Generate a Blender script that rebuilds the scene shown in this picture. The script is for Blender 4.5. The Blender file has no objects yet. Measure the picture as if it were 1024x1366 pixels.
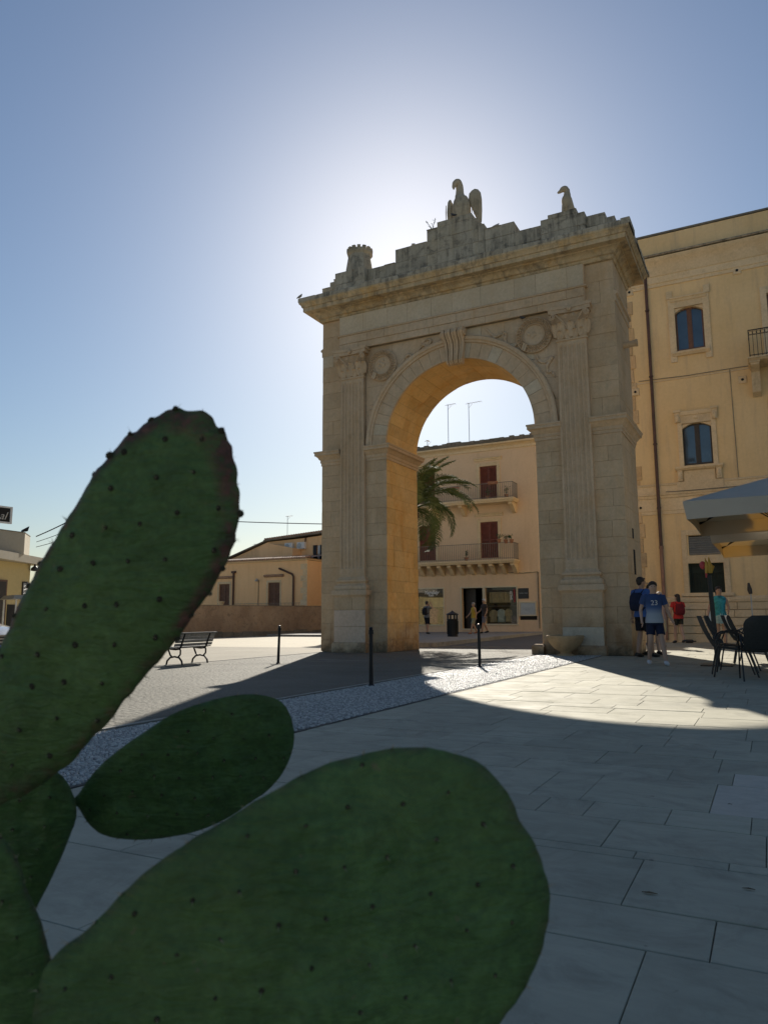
import bpy, bmesh, math, random
from mathutils import Vector, Matrix
from mathutils.noise import noise
import numpy as np
S = bpy.context.scene
COL = S.collection
R = random.Random(7)
PI = math.pi
# ------------------------------------------------------------------ camera, sky, sun, exposure
# world frame: x along the gate's front, y away through the gate, z up; origin at the gate's left front foot
THETA, PITCH, ROLL = 0.4826, 0.14222, -0.00542
CAM = Vector((11.56, -18.10, 1.00))
cp, sp = math.cos(PITCH), math.sin(PITCH)
ct, st = math.cos(THETA), math.sin(THETA)
cr, sr = math.cos(ROLL), math.sin(ROLL)
def to_site(w): return Vector((w[0]*ct - w[1]*st, w[0]*st + w[1]*ct, w[2]))
fwd = to_site((0, cp, sp)); up0 = to_site((0, -sp, cp)); rt0 = to_site((1, 0, 0))
right = rt0*cr + up0*sr; up = up0*cr - rt0*sr
cam_d = bpy.data.cameras.new('camera'); cam = bpy.data.objects.new('camera', cam_d); COL.objects.link(cam)
cam.matrix_world = Matrix(((right.x, up.x, -fwd.x, CAM.x), (right.y, up.y, -fwd.y, CAM.y), (right.z, up.z, -fwd.z, CAM.z), (0, 0, 0, 1)))
cam_d.sensor_fit = 'VERTICAL'; cam_d.sensor_height = 36; cam_d.lens = 972.1/1366*36
cam_d.clip_start = 0.05; cam_d.clip_end = 6000
cam_d.dof.use_dof = True; cam_d.dof.focus_distance = 20; cam_d.dof.aperture_fstop = 12
S.camera = cam
SUN_PX = (545, 331)
sd = (right*((SUN_PX[0]-512)/972.1) + up*(-(SUN_PX[1]-683)/972.1) + fwd).normalized()
SUN_EL = math.asin(sd.z); SUN_AZ = math.atan2(sd.x, sd.y)     # azimuth clockwise from +y
w = bpy.data.worlds.new('World'); S.world = w; w.use_nodes = True
nt = w.node_tree; nt.nodes.clear()
sky = nt.nodes.new('ShaderNodeTexSky'); sky.sky_type = 'NISHITA'; sky.sun_disc = False
sky.sun_elevation = SUN_EL; sky.sun_rotation = SUN_AZ
sky.altitude = 100; sky.air_density = 1.3; sky.dust_density = 0.75; sky.ozone_density = 4.5
bg = nt.nodes.new('ShaderNodeBackground'); bg.inputs[1].default_value = 0.048
ow = nt.nodes.new('ShaderNodeOutputWorld')
nt.links.new(sky.outputs[0], bg.inputs[0]); nt.links.new(bg.outputs[0], ow.inputs[0])
sl = bpy.data.lights.new('sun', 'SUN'); sl.energy = 5.0; sl.angle = math.radians(0.55); sl.color = (1, .93, .82)
so = bpy.data.objects.new('sun', sl); COL.objects.link(so)
so.rotation_euler = (-sd).to_track_quat('-Z', 'Y').to_euler(); so.location = (0, 0, 40)
S.view_settings.view_transform = 'Standard'; S.view_settings.look = 'None'
S.view_settings.exposure = 0.75; S.view_settings.gamma = 1; S.view_settings.use_curve_mapping = False
S.render.engine = 'CYCLES'; S.cycles.max_bounces = 6; S.cycles.diffuse_bounces = 4

# ------------------------------------------------------------------ helpers
KS = 0.0075
def zg(x): return KS*max(-60, min(60, x))
class MB:
    def __init__(s): s.v = []; s.f = []; s.mi = []; s.m = 0
    def add(s, vs, fs):
        b = len(s.v); s.v += [tuple(p) for p in vs]
        for f in fs: s.f.append(tuple(b+i for i in f)); s.mi.append(s.m)
    def box(s, x0, x1, y0, y1, z0, z1):
        s.add([(x0,y0,z0),(x1,y0,z0),(x1,y1,z0),(x0,y1,z0),(x0,y0,z1),(x1,y0,z1),(x1,y1,z1),(x0,y1,z1)],
              [(3,2,1,0),(4,5,6,7),(0,1,5,4),(1,2,6,5),(2,3,7,6),(3,0,4,7)])
    def obox(s, c, ax, ay, az):   # oriented box, half axes
        c = Vector(c); ax = Vector(ax); ay = Vector(ay); az = Vector(az)
        s.add([c+ax*i+ay*j+az*k for k in (-1,1) for i,j in ((-1,-1),(1,-1),(1,1),(-1,1))],
              [(3,2,1,0),(4,5,6,7),(0,1,5,4),(1,2,6,5),(2,3,7,6),(3,0,4,7)])
    def block(s, o, ea, eb, en, a0, a1, b0, b1, d, ch=.01, n0=0.0):  # chamfered slab on a plane
        o = Vector(o)
        P = lambda a,b,n: o+ea*a+eb*b+en*n
        q = [(a0,b0),(a1,b0),(a1,b1),(a0,b1)]; r = [(a0+ch,b0+ch),(a1-ch,b0+ch),(a1-ch,b1-ch),(a0+ch,b1-ch)]
        s.add([P(*p,n0) for p in q]+[P(*p,d-ch) for p in q]+[P(*p,d) for p in r],
              [(0,1,5,4),(1,2,6,5),(2,3,7,6),(3,0,4,7),(4,5,9,8),(5,6,10,9),(6,7,11,10),(7,4,8,11),(8,9,10,11)])
    def tube(s, pts, r, n=8, cap=True):
        pts = [Vector(p) for p in pts]; m = len(pts)
        rr = r if isinstance(r, (list, tuple)) else [r]*m
        up_ = Vector((0,0,1)); vs = []; t0 = (pts[1]-pts[0]).normalized()
        a = t0.cross(up_ if abs(t0.z) < .95 else Vector((1,0,0))).normalized()
        for i in range(m):
            t = (pts[min(m-1,i+1)]-pts[max(0,i-1)]).normalized()
            a = (a - t*a.dot(t)).normalized(); b = t.cross(a)
            for k in range(n):
                an = 2*PI*k/n; vs.append(pts[i]+(a*math.cos(an)+b*math.sin(an))*rr[i])
        fs = [(i*n+k, i*n+(k+1)%n, (i+1)*n+(k+1)%n, (i+1)*n+k) for i in range(m-1) for k in range(n)]
        if cap: fs += [tuple(range(n-1,-1,-1)), tuple(range((m-1)*n, m*n))]
        s.add(vs, fs)
    def lathe(s, prof, c, n=20, axis='z'):
        c = Vector(c); vs = []
        for r, h in prof:
            for k in range(n):
                an = 2*PI*k/n; x, y = r*math.cos(an), r*math.sin(an)
                vs.append(c+(Vector((x,y,h)) if axis=='z' else Vector((x,-h,y))))
        m = len(prof)
        fs = [(i*n+k, i*n+(k+1)%n, (i+1)*n+(k+1)%n, (i+1)*n+k) for i in range(m-1) for k in range(n)]
        fs += [tuple(range(n-1,-1,-1)), tuple(range((m-1)*n, m*n))]
        s.add(vs, fs)
    def prism(s, pts, f0, f1):    # polygon pts extruded between maps f0, f1 (2-D -> 3-D)
        n = len(pts)
        s.add([f0(*p) for p in pts]+[f1(*p) for p in pts],
              [tuple(range(n-1,-1,-1)), tuple(range(n,2*n))]+[(i,(i+1)%n,n+(i+1)%n,n+i) for i in range(n)])
    def ell(s, c, r, n=10, m=7, rot=None):
        c = Vector(c); vs = []; 
        for i in range(m+1):
            th = PI*i/m
            for k in range(n):
                ph = 2*PI*k/n; p = Vector((r[0]*math.sin(th)*math.cos(ph), r[1]*math.sin(th)*math.sin(ph), r[2]*math.cos(th)))
                if rot: p = rot @ p
                vs.append(c+p)
        s.add(vs, [(i*n+k, (i+1)*n+k, (i+1)*n+(k+1)%n, i*n+(k+1)%n) for i in range(m) for k in range(n)])
    def sweep(s, path, prof, closed=False):   # path 2-D corners (outward on the left of travel), prof (offset, z)
        n = len(path); P = [Vector(p) for p in path]; ofs = []
        for i in range(n):
            if closed or 0 < i < n-1:
                d0 = (P[i]-P[i-1]).normalized(); d1 = (P[(i+1)%n]-P[i]).normalized()
            elif i == 0: d0 = d1 = (P[1]-P[0]).normalized()
            else: d0 = d1 = (P[i]-P[i-1]).normalized()
            n0 = Vector((-d0.y,d0.x)); n1 = Vector((-d1.y,d1.x)); m = (n0+n1); m = m/max(.2, m.dot(n0)); ofs.append(m)
        k = len(prof); vs = [(P[i].x+ofs[i].x*o, P[i].y+ofs[i].y*o, z) for i in range(n) for o, z in prof]
        fs = [(i*k+j, i*k+j+1, ((i+1)%n)*k+j+1, ((i+1)%n)*k+j) for i in range(n if closed else n-1) for j in range(k-1)]
        if not closed: fs += [tuple(range(k)), tuple(range((n-1)*k+k-1, (n-1)*k-1, -1))]
        s.add(vs, fs)
    def build(s, name, mat, parent=None, loc=None, smooth=30):
        me = bpy.data.meshes.new(name); 
        off = Vector(loc) if loc is not None else Vector((0,0,0))
        me.from_pydata([tuple(Vector(p)-off) for p in s.v] if loc is not None else s.v, [], s.f)
        for mt in (mat if isinstance(mat, (list, tuple)) else [mat]): me.materials.append(mt)
        if any(s.mi): me.polygons.foreach_set('material_index', s.mi)
        me.update()
        if len(s.v) < 200000:
            bm = bmesh.new(); bm.from_mesh(me); bmesh.ops.recalc_face_normals(bm, faces=bm.faces); bm.to_mesh(me); bm.free()
        if smooth:
            me.shade_smooth(); me.set_sharp_from_angle(angle=math.radians(smooth))
        o = bpy.data.objects.new(name, me); COL.objects.link(o); o.location = off
        if parent is not None:
            o.parent = parent
            if loc is not None: o.location = off-parent.location
            else: o.location = -parent.location
            
        return o
def tag(o, label=None, cat=None, group=None, kind=None):
    if label: o['label'] = label
    if cat: o['category'] = cat
    if group: o['group'] = group
    if kind: o['kind'] = kind
    return o
def empty(name, loc, label, cat, group=None, rz=0):
    o = bpy.data.objects.new(name, None); COL.objects.link(o); o.location = loc; o.rotation_euler.z = rz
    o.empty_display_size = .2
    return tag(o, label, cat, group)
def copy_tree(o, parent=None):
    c = o.copy(); COL.objects.link(c)
    if parent is not None: c.parent = parent
    for ch in list(o.children): copy_tree(ch, c)
    return c
# parts built in world coordinates under a thing whose Empty is unrotated
# parts of rotated / copied things are built in local coordinates: use lbuild
def lbuild(mb, name, mat, parent, smooth=30):
    o = mb.build(name, mat, None, None, smooth); o.parent = parent; return o

# ------------------------------------------------------------------ materials
def nodes(name):
    m = bpy.data.materials.new(name); m.use_nodes = True; t = m.node_tree; t.nodes.clear()
    o = t.nodes.new('ShaderNodeOutputMaterial'); b = t.nodes.new('ShaderNodeBsdfPrincipled'); t.links.new(b.outputs[0], o.inputs[0])
    return m, t, b
def N(t, k, **kw):
    n = t.nodes.new(k)
    for a, v in kw.items(): setattr(n, a, v)
    return n
def pos(t, scale=(1,1,1)):
    g = N(t, 'ShaderNodeNewGeometry'); m = N(t, 'ShaderNodeMapping'); t.links.new(g.outputs['Position'], m.inputs[0])
    m.inputs['Scale'].default_value = scale; return m.outputs[0]
def noise_n(t, vec, scale, detail=5, rough=.6, dist=0):
    n = N(t, 'ShaderNodeTexNoise'); n.inputs['Scale'].default_value = scale; n.inputs['Detail'].default_value = detail
    n.inputs['Roughness'].default_value = rough; n.inputs['Distortion'].default_value = dist
    t.links.new(vec, n.inputs['Vector']); return n.outputs[0]
def ramp(t, fac, stops):
    r = N(t, 'ShaderNodeValToRGB'); e = r.color_ramp.elements
    while len(e) < len(stops): e.new(.5)
    for i, (p, c) in enumerate(stops):
        e[i].position = p; e[i].color = (*c, 1) if len(c) == 3 else c
    t.links.new(fac, r.inputs[0]); return r.outputs[0]
def g3(v): return (v, v, v)
def mix(t, fac, a, b, mode='MIX'):
    m = N(t, 'ShaderNodeMix', data_type='RGBA', blend_type=mode)
    for s_, v in ((m.inputs[0], fac), (m.inputs[6], a), (m.inputs[7], b)):
        if isinstance(v, (int, float)): s_.default_value = v
        elif isinstance(v, tuple): s_.default_value = (*v, 1)
        else: t.links.new(v, s_)
    return m.outputs[2]
def math_n(t, op, a, b=None, c=None):
    m = N(t, 'ShaderNodeMath', operation=op)
    for i, v in enumerate((a, b, c)):
        if v is None: continue
        if isinstance(v, (int, float)): m.inputs[i].default_value = v
        else: t.links.new(v, m.inputs[i])
    return m.outputs[0]
def bump(t, b, h, strength=.3, dist=.01, prev=None):
    n = N(t, 'ShaderNodeBump'); n.inputs['Strength'].default_value = strength; n.inputs['Distance'].default_value = dist
    t.links.new(h, n.inputs['Height'])
    if prev is not None: t.links.new(prev, n.inputs['Normal'])
    t.links.new(n.outputs[0], b.inputs['Normal']); return n.outputs[0]
def piece_random(t):
    oi = N(t, 'ShaderNodeObjectInfo'); g = N(t, 'ShaderNodeNewGeometry')
    return math_n(t, 'FRACT', math_n(t, 'ADD', oi.outputs['Random'], g.outputs['Random Per Island']))
def sepz(t):
    g = N(t, 'ShaderNodeNewGeometry'); s_ = N(t, 'ShaderNodeSeparateXYZ'); t.links.new(g.outputs['Position'], s_.inputs[0]); return s_.outputs
def simple(name, col, rough=.6, metal=0, var=.15, scale=8, bs=.15, spec=.5, bd=.004):
    m, t, b = nodes(name); v = pos(t); n = noise_n(t, v, scale)
    c = ramp(t, n, [(.3, tuple(max(0, x*(1-var)) for x in col)), (.7, tuple(min(1, x*(1+var)) for x in col))])
    t.links.new(c, b.inputs['Base Color']); b.inputs['Roughness'].default_value = rough; b.inputs['Metallic'].default_value = metal
    b.inputs['Specular IOR Level'].default_value = spec
    if bs: bump(t, b, noise_n(t, v, scale*6), bs, bd)
    return m
def stone(name, c0, c1, c2, dirt=.0, dirtcol=(.07,.065,.055), streak=0, pr=.25, rough=.85, foot=False, bd=.012, ochre=0):
    """limestone: base pair c0-c1, warm stain c2; streak = dark vertical rain streaks; foot = brown damp stains low down"""
    m, t, b = nodes(name); v = pos(t)
    big = noise_n(t, v, .8, 6, .65, .3); fine = noise_n(t, v, 14, 6, .7)
    c = ramp(t, big, [(.35, c0), (.62, c1)])
    warm = ramp(t, noise_n(t, pos(t, (1,1,.6)), 1.7, 7, .7, .5), [(.5, g3(0)), (.72, g3(1))])
    c = mix(t, math_n(t, 'MULTIPLY', warm, .55+ochre), c, c2)
    pn = piece_random(t)
    c = mix(t, 1.0, c, ramp(t, pn, [(0, g3(1-pr)), (.4, g3(1)), (1, g3(1+pr*.6))]), 'MULTIPLY')
    c = mix(t, .5, c, ramp(t, fine, [(.3, g3(.78)), (.7, g3(1.2))]), 'MULTIPLY')
    if streak:
        sv = noise_n(t, pos(t, (5,5,.55)), 1.2, 7, .72, .4)
        patch = noise_n(t, v, 1.6, 5, .6)
        f = math_n(t, 'MULTIPLY', ramp(t, sv, [(.44, g3(0)), (.6, g3(1))]), ramp(t, patch, [(.35, g3(.15)), (.6, g3(1))]))
        c = mix(t, math_n(t, 'MULTIPLY', f, streak), c, dirtcol)
    if dirt:
        f = ramp(t, noise_n(t, v, 3.2, 8, .75, .6), [(.52, g3(0)), (.66, g3(1))])
        c = mix(t, math_n(t, 'MULTIPLY', f, dirt), c, dirtcol)
    if foot:
        z = sepz(t)[2]
        h = math_n(t, 'ADD', z, math_n(t, 'MULTIPLY', noise_n(t, v, 1.3, 6, .7), 2.6))
        f = ramp(t, math_n(t, 'MULTIPLY', h, .25), [(.38, g3(.85)), (.6, g3(0))])
        c = mix(t, f, c, mix(t, ramp(t, noise_n(t, v, 2.3, 6, .7), [(.42, g3(0)), (.6, g3(1))]), (.30,.175,.085), (.46,.34,.22)))
        f2 = ramp(t, math_n(t, 'ADD', math_n(t, 'MULTIPLY', z, .6), noise_n(t, v, 2.6, 7, .75)), [(.46, g3(.85)), (.66, g3(0))])
        c = mix(t, f2, c, (.12,.095,.06))
    t.links.new(c, b.inputs['Base Color']); b.inputs['Roughness'].default_value = rough
    b.inputs['Specular IOR Level'].default_value = .25
    n1 = bump(t, b, fine, .5, bd); bump(t, b, noise_n(t, v, 60, 4, .7), .35, .004, n1)
    return m
MAT = {}
MAT['gate'] = stone('gate_limestone', (.54,.375,.22), (.62,.455,.285), (.54,.33,.155), dirt=.3, dirtcol=(.30,.24,.16), streak=.2, foot=True, pr=.09)
MAT['gate_plain'] = stone('gate_limestone_plain', (.56,.40,.245), (.63,.47,.31), (.55,.34,.165), dirt=.25, dirtcol=(.28,.22,.15), streak=.22, pr=.07)
MAT['gate_ochre'] = stone('gate_ochre_soffit', (.68,.42,.15), (.74,.50,.22), (.64,.32,.08), dirt=.25, dirtcol=(.30,.20,.10), pr=.12, ochre=.25, foot=True)
MAT['gate_pale'] = stone('gate_pale_slabs', (.56,.445,.30), (.62,.505,.355), (.56,.41,.24), dirt=.12, pr=.09)
MAT['gate_attic'] = stone('gate_attic_lichen', (.44,.38,.28), (.52,.45,.34), (.42,.33,.2), dirt=.7, streak=.75, pr=.1)
MAT['gate_cornice'] = stone('gate_cornice', (.55,.40,.22), (.61,.47,.29), (.57,.33,.10), dirt=.55, dirtcol=(.15,.12,.085), streak=.6, pr=.12, ochre=.3)
MAT['patch'] = stone('pale_pink_render_patch', (.60,.45,.33), (.66,.51,.38), (.58,.42,.28), dirt=.3, dirtcol=(.3,.22,.15), pr=.03)
MAT['patch2'] = stone('pale_grey_render_patch', (.56,.47,.35), (.64,.55,.42), (.50,.40,.28), dirt=.4, dirtcol=(.3,.24,.17), pr=.03)
MAT['joint'] = simple('lime_mortar', (.34,.26,.165), .95, var=.3, scale=5)
MAT['statue'] = stone('statue_stone', (.42,.35,.24), (.50,.42,.30), (.4,.3,.18), dirt=.4, streak=.4, pr=0)
MAT['eavesedge'] = stone('stained_eaves_edge', (.34,.27,.18), (.44,.36,.25), (.3,.22,.13), dirt=.85, dirtcol=(.05,.045,.035), streak=.8, pr=.1)
def plaster(name, c0, c1, st=(.30,.22,.13), amt=.5):
    m, t, b = nodes(name); v = pos(t)
    c = ramp(t, noise_n(t, v, .45, 7, .65, .4), [(.3, c0), (.7, c1)])
    s_ = noise_n(t, pos(t, (3,3,.3)), 1.0, 7, .7)
    c = mix(t, math_n(t, 'MULTIPLY', ramp(t, s_, [(.5, g3(0)), (.72, g3(1))]), amt), c, st)
    c = mix(t, .35, c, ramp(t, noise_n(t, v, 9, 6, .7), [(.3, g3(.8)), (.7, g3(1.1))]), 'MULTIPLY')
    t.links.new(c, b.inputs['Base Color']); b.inputs['Roughness'].default_value = .9; b.inputs['Specular IOR Level'].default_value = .2
    bump(t, b, noise_n(t, v, 25, 5, .7), .3, .004); return m
MAT['yellow'] = plaster('yellow_plaster', (.72,.515,.26), (.80,.595,.33), (.54,.40,.25), .7)
MAT['cream'] = plaster('cream_plaster', (.70,.515,.335), (.76,.57,.385), (.58,.42,.26), .35)
MAT['house'] = plaster('ochre_house_plaster', (.84,.53,.27), (.86,.58,.32), (.64,.40,.2), .5)
MAT['parapet'] = plaster('parapet_plaster', (.50,.40,.28), (.58,.48,.35), (.24,.2,.15), .75)
MAT['wallbrown'] = stone('brown_garden_wall', (.27,.185,.125), (.40,.29,.195), (.36,.23,.13), dirt=.6, dirtcol=(.13,.10,.07), pr=0)
MAT['leftb'] = plaster('butter_yellow_plaster', (.58,.46,.22), (.62,.50,.26), (.45,.36,.2), .2)
MAT['greige'] = plaster('greige_plaster', (.40,.36,.28), (.45,.41,.33), (.3,.27,.2), .2)
MAT['trim'] = stone('window_trim_stone', (.66,.51,.31), (.72,.57,.37), (.60,.43,.23), dirt=.25, dirtcol=(.25,.19,.12), pr=.08)
MAT['quoin'] = stone('quoin_stone', (.52,.36,.19), (.6,.44,.26), (.48,.28,.12), dirt=.35, dirtcol=(.2,.15,.1), pr=.25)
MAT['darkedge'] = stone('weathered_edge', (.15,.135,.11), (.22,.2,.165), (.12,.10,.08), dirt=.5, pr=.2)
MAT['balcstone'] = stone('balcony_stone', (.60,.47,.29), (.66,.53,.35), (.40,.3,.17), dirt=.3, dirtcol=(.2,.16,.11), streak=.3, pr=.1)
MAT['iron'] = simple('black_iron', (.018,.018,.02), .45, .6, .3, 20, .2)
MAT['rail'] = simple('grey_iron_rail', (.22,.19,.155), .6, .2, .3, 20, .1)
MAT['blackplastic'] = simple('black_coated_metal', (.012,.013,.014), .38, .2, .2, 20, .05)
MAT['pipe'] = simple('brown_pipe_paint', (.085,.04,.026), .5, .1, .35, 3, .1)
MAT['pipe_low'] = simple('rust_pink_pipe_paint', (.27,.145,.095), .6, 0, .2, 3, .1)
MAT['shutter'] = simple('red_brown_shutter', (.17,.045,.026), .6, 0, .25, 5, .1)
MAT['shutter2'] = simple('brown_shutter', (.16,.085,.055), .65, 0, .25, 5, .1)
MAT['darkshutter'] = simple('black_shutter', (.014,.015,.018), .6, 0, .2, 5, .1)
MAT['wood'] = simple('window_wood', (.14,.062,.03), .5, 0, .3, 12, .15)
MAT['darkwood'] = simple('dark_window_wood', (.03,.024,.02), .5, 0, .3, 12, .15)
MAT['white'] = simple('white_paint', (.72,.71,.68), .5, 0, .08, 8, .05)
MAT['beigeframe'] = simple('beige_shop_frame', (.62,.54,.38), .5, 0, .08, 8, .05)
MAT['greymetal'] = simple('grey_louvre_metal', (.42,.44,.45), .4, .4, .12, 8, .05)
MAT['steel'] = simple('bare_steel', (.35,.36,.37), .4, .8, .15, 12, .05)
MAT['dark'] = simple('dark_interior', (.016,.014,.012), .8, 0, .5, 2, 0)
MAT['greendark'] = simple('dark_green_interior', (.010,.022,.015), .7, 0, .4, 3, 0)
MAT['terracotta'] = simple('terracotta', (.33,.15,.08), .8, 0, .25, 10, .2)
MAT['tile'] = simple('roof_tile', (.34,.22,.15), .85, 0, .35, 4, .3)
MAT['leaf'] = simple('leaf_green', (.045,.09,.025), .55, 0, .4, 9, .1)
MAT['basin'] = stone('basin_stone', (.40,.28,.155), (.47,.35,.21), (.36,.21,.09), dirt=.4, dirtcol=(.16,.12,.08), pr=0)
MAT['canvas_sign'] = simple('plain_black_sign', (.02,.02,.02), .4, 0, .1, 5, 0)
def glass(name, col=(.03,.05,.075), rough=.06, spec=.8):
    m, t, b = nodes(name); v = pos(t)
    t.links.new(ramp(t, noise_n(t, v, 1.2, 3), [(.3, tuple(c*.7 for c in col)), (.7, tuple(c*1.3 for c in col))]), b.inputs['Base Color'])
    b.inputs['Roughness'].default_value = rough; b.inputs['Specular IOR Level'].default_value = spec; b.inputs['Coat Weight'].default_value = .6
    bump(t, b, noise_n(t, v, 2.2, 2), .08, .01); return m
MAT['bluepane'] = glass('blue_grey_window_glass', (.035,.06,.09))
def clear_glass():
    m, t, b = nodes('shop_glass'); o = t.nodes['Material Output']
    tr = N(t, 'ShaderNodeBsdfTransparent'); gl = N(t, 'ShaderNodeBsdfGlossy'); gl.inputs['Roughness'].default_value = .02
    fr = N(t, 'ShaderNodeFresnel'); fr.inputs[0].default_value = 1.5; mx = N(t, 'ShaderNodeMixShader')
    t.links.new(fr.outputs[0], mx.inputs[0]); t.links.new(tr.outputs[0], mx.inputs[1]); t.links.new(gl.outputs[0], mx.inputs[2]); t.links.new(mx.outputs[0], o.inputs[0])
    t.nodes.remove(b); return m
MAT['shopglass'] = clear_glass()
def paver_mat():
    m, t, b = nodes('limestone_pavers'); v = pos(t); pn = piece_random(t)
    c = ramp(t, noise_n(t, v, 1.1, 7, .65, .3), [(.3, (.355,.335,.255)), (.7, (.43,.405,.31))])
    c = mix(t, 1, c, ramp(t, pn, [(0, g3(.92)), (.85, g3(1.02)), (1, g3(1.06))]), 'MULTIPLY')
    c = mix(t, .55, c, ramp(t, noise_n(t, pos(t, (1,3.5,1)), 3.0, 7, .7, .8), [(.35, g3(.82)), (.65, g3(1.1))]), 'MULTIPLY')
    stn = ramp(t, noise_n(t, v, 2.4, 8, .75, 1.2), [(.48, g3(0)), (.68, g3(1))]); c = mix(t, math_n(t,'MULTIPLY',stn,.5), c, (.20,.19,.15))
    spots = ramp(t, noise_n(t, v, 13, 3, .55), [(.72, g3(0)), (.78, g3(1))])
    c = mix(t, math_n(t, 'MULTIPLY', spots, .55), c, (.11,.10,.085))
    t.links.new(c, b.inputs['Base Color'])
    t.links.new(ramp(t, noise_n(t, v, 2.5, 6, .7), [(.3, g3(.66)), (.7, g3(.85))]), b.inputs['Roughness'])
    b.inputs['Specular IOR Level'].default_value = .10
    n1 = bump(t, b, noise_n(t, pos(t, (1,2.5,1)), 5, 6, .65), .35, .006); bump(t, b, noise_n(t, v, 90, 4, .7), .2, .002, n1); return m
MAT['paver'] = paver_mat()
def ground_mat(name, c0, c1, rough=.75, fs=30, bd=.01, spec=.4, bs=.6, vor=0):
    m, t, b = nodes(name); v = pos(t)
    c = ramp(t, noise_n(t, v, .7, 7, .7, .3), [(.3, c0), (.7, c1)])
    fine = noise_n(t, v, fs, 6, .75)
    c = mix(t, .6, c, ramp(t, fine, [(.3, g3(.6)), (.7, g3(1.3))]), 'MULTIPLY')
    t.links.new(c, b.inputs['Base Color']); b.inputs['Roughness'].default_value = rough; b.inputs['Specular IOR Level'].default_value = spec
    if vor:
        vn = N(t, 'ShaderNodeTexVoronoi'); vn.inputs['Scale'].default_value = vor; t.links.new(v, vn.inputs['Vector'])
        n1 = bump(t, b, vn.outputs[0], .8, -bd*1.5); bump(t, b, fine, bs, bd, n1)
    else: bump(t, b, fine, bs, bd)
    return m
MAT['road'] = ground_mat('worn_cobble_road', (.12,.114,.09), (.175,.166,.135), .8, 26, .02, .16, 1.0, 16)
MAT['asphalt'] = ground_mat('grey_asphalt', (.07,.063,.056), (.10,.09,.078), .8, 60, .006)
MAT['plaza'] = ground_mat('pale_plaza_concrete', (.24,.22,.175), (.31,.285,.23), .85, 20, .004, .08)
MAT['plaza2'] = ground_mat('cream_plaza_paving', (.44,.40,.31), (.50,.455,.36), .85, 20, .004, .08)
MAT['earth'] = ground_mat('dusty_ground', (.30,.26,.2), (.36,.315,.245), .95, 3, .03)
MAT['mortar'] = ground_mat('pebble_mortar', (.09,.083,.07), (.13,.12,.10), .85, 60, .003)
MAT['pavejoint'] = simple('joint_sand', (.13,.115,.09), .95, var=.3, scale=8)
MAT['sidewalk'] = ground_mat('grey_sidewalk', (.25,.23,.2), (.31,.285,.25), .8, 18, .004)
MAT['kerb'] = stone('kerb_stone', (.28,.26,.22), (.33,.31,.27), (.28,.24,.18), dirt=.4, pr=.15)
def pebble_mat():
    m, t, b = nodes('river_pebbles'); pn = piece_random(t)
    c = ramp(t, pn, [(0, (.20,.20,.19)), (.4, (.32,.315,.29)), (.75, (.42,.41,.37)), (1, (.55,.53,.48))])
    t.links.new(c, b.inputs['Base Color']); b.inputs['Roughness'].default_value = .38; b.inputs['Specular IOR Level'].default_value = .5
    bump(t, b, noise_n(t, pos(t), 120, 3), .2, .002); return m
MAT['pebble'] = pebble_mat()

# ------------------------------------------------------------------ ground and pavings
def sheet(name, rects, mat, dz, kind='structure', parent=None, side=0):
    mb = MB()
    for x0, x1, y0, y1 in rects:
        xs = [x0]+[x for x in (-60, 60) if x0 < x < x1]+[x1]
        for a, b_ in zip(xs, xs[1:]):
            if side:
                vs = [(a,y0,zg(a)+dz-side),(b_,y0,zg(b_)+dz-side),(b_,y1,zg(b_)+dz-side),(a,y1,zg(a)+dz-side),(a,y0,zg(a)+dz),(b_,y0,zg(b_)+dz),(b_,y1,zg(b_)+dz),(a,y1,zg(a)+dz)]
                mb.add(vs, [(4,5,6,7),(0,1,5,4),(1,2,6,5),(2,3,7,6),(3,0,4,7)])
            else: mb.add([(a,y0,zg(a)+dz),(b_,y0,zg(b_)+dz),(b_,y1,zg(b_)+dz),(a,y1,zg(a)+dz)], [(0,1,2,3)])
    o = mb.build(name, mat, parent, None, 0)
    if kind: o['kind'] = kind
    return o
sheet('ground', [(-3000,3000,-3000,4000)], MAT['earth'], -.05)
sheet('street', [(-60,60,-60,60)], MAT['asphalt'], -.012)
sheet('road', [(.10,6.42,-50,2.62)], MAT['road'], -.004)
sheet('plaza', [(-40,.06,-50,2.62)], MAT['plaza'], -.004)
sheet('side_plaza', [(-40,-.4,2.66,21)], MAT['plaza2'], -.004)
# long joint lines set in the road (strips of larger dressed stone)
mb = MB()
for k in range(60):
    y = -16+k*.62+R.uniform(-.02,.02)
    for x0, x1 in ((.2,2.2),(2.24,4.3),(4.34,6.35)):
        if R.random() < .07: mb.box(x0, x1, y, y+.014, zg(x0)-.01, zg(x0)+.006)
for x in (.12, 6.36):
    mb.box(x, x+.05, -30, 2.5, zg(x)-.03, zg(x)+.006)
mb.build('road_joint_lines', MAT['kerb'], None, None, 0)['kind'] = 'structure'
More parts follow.
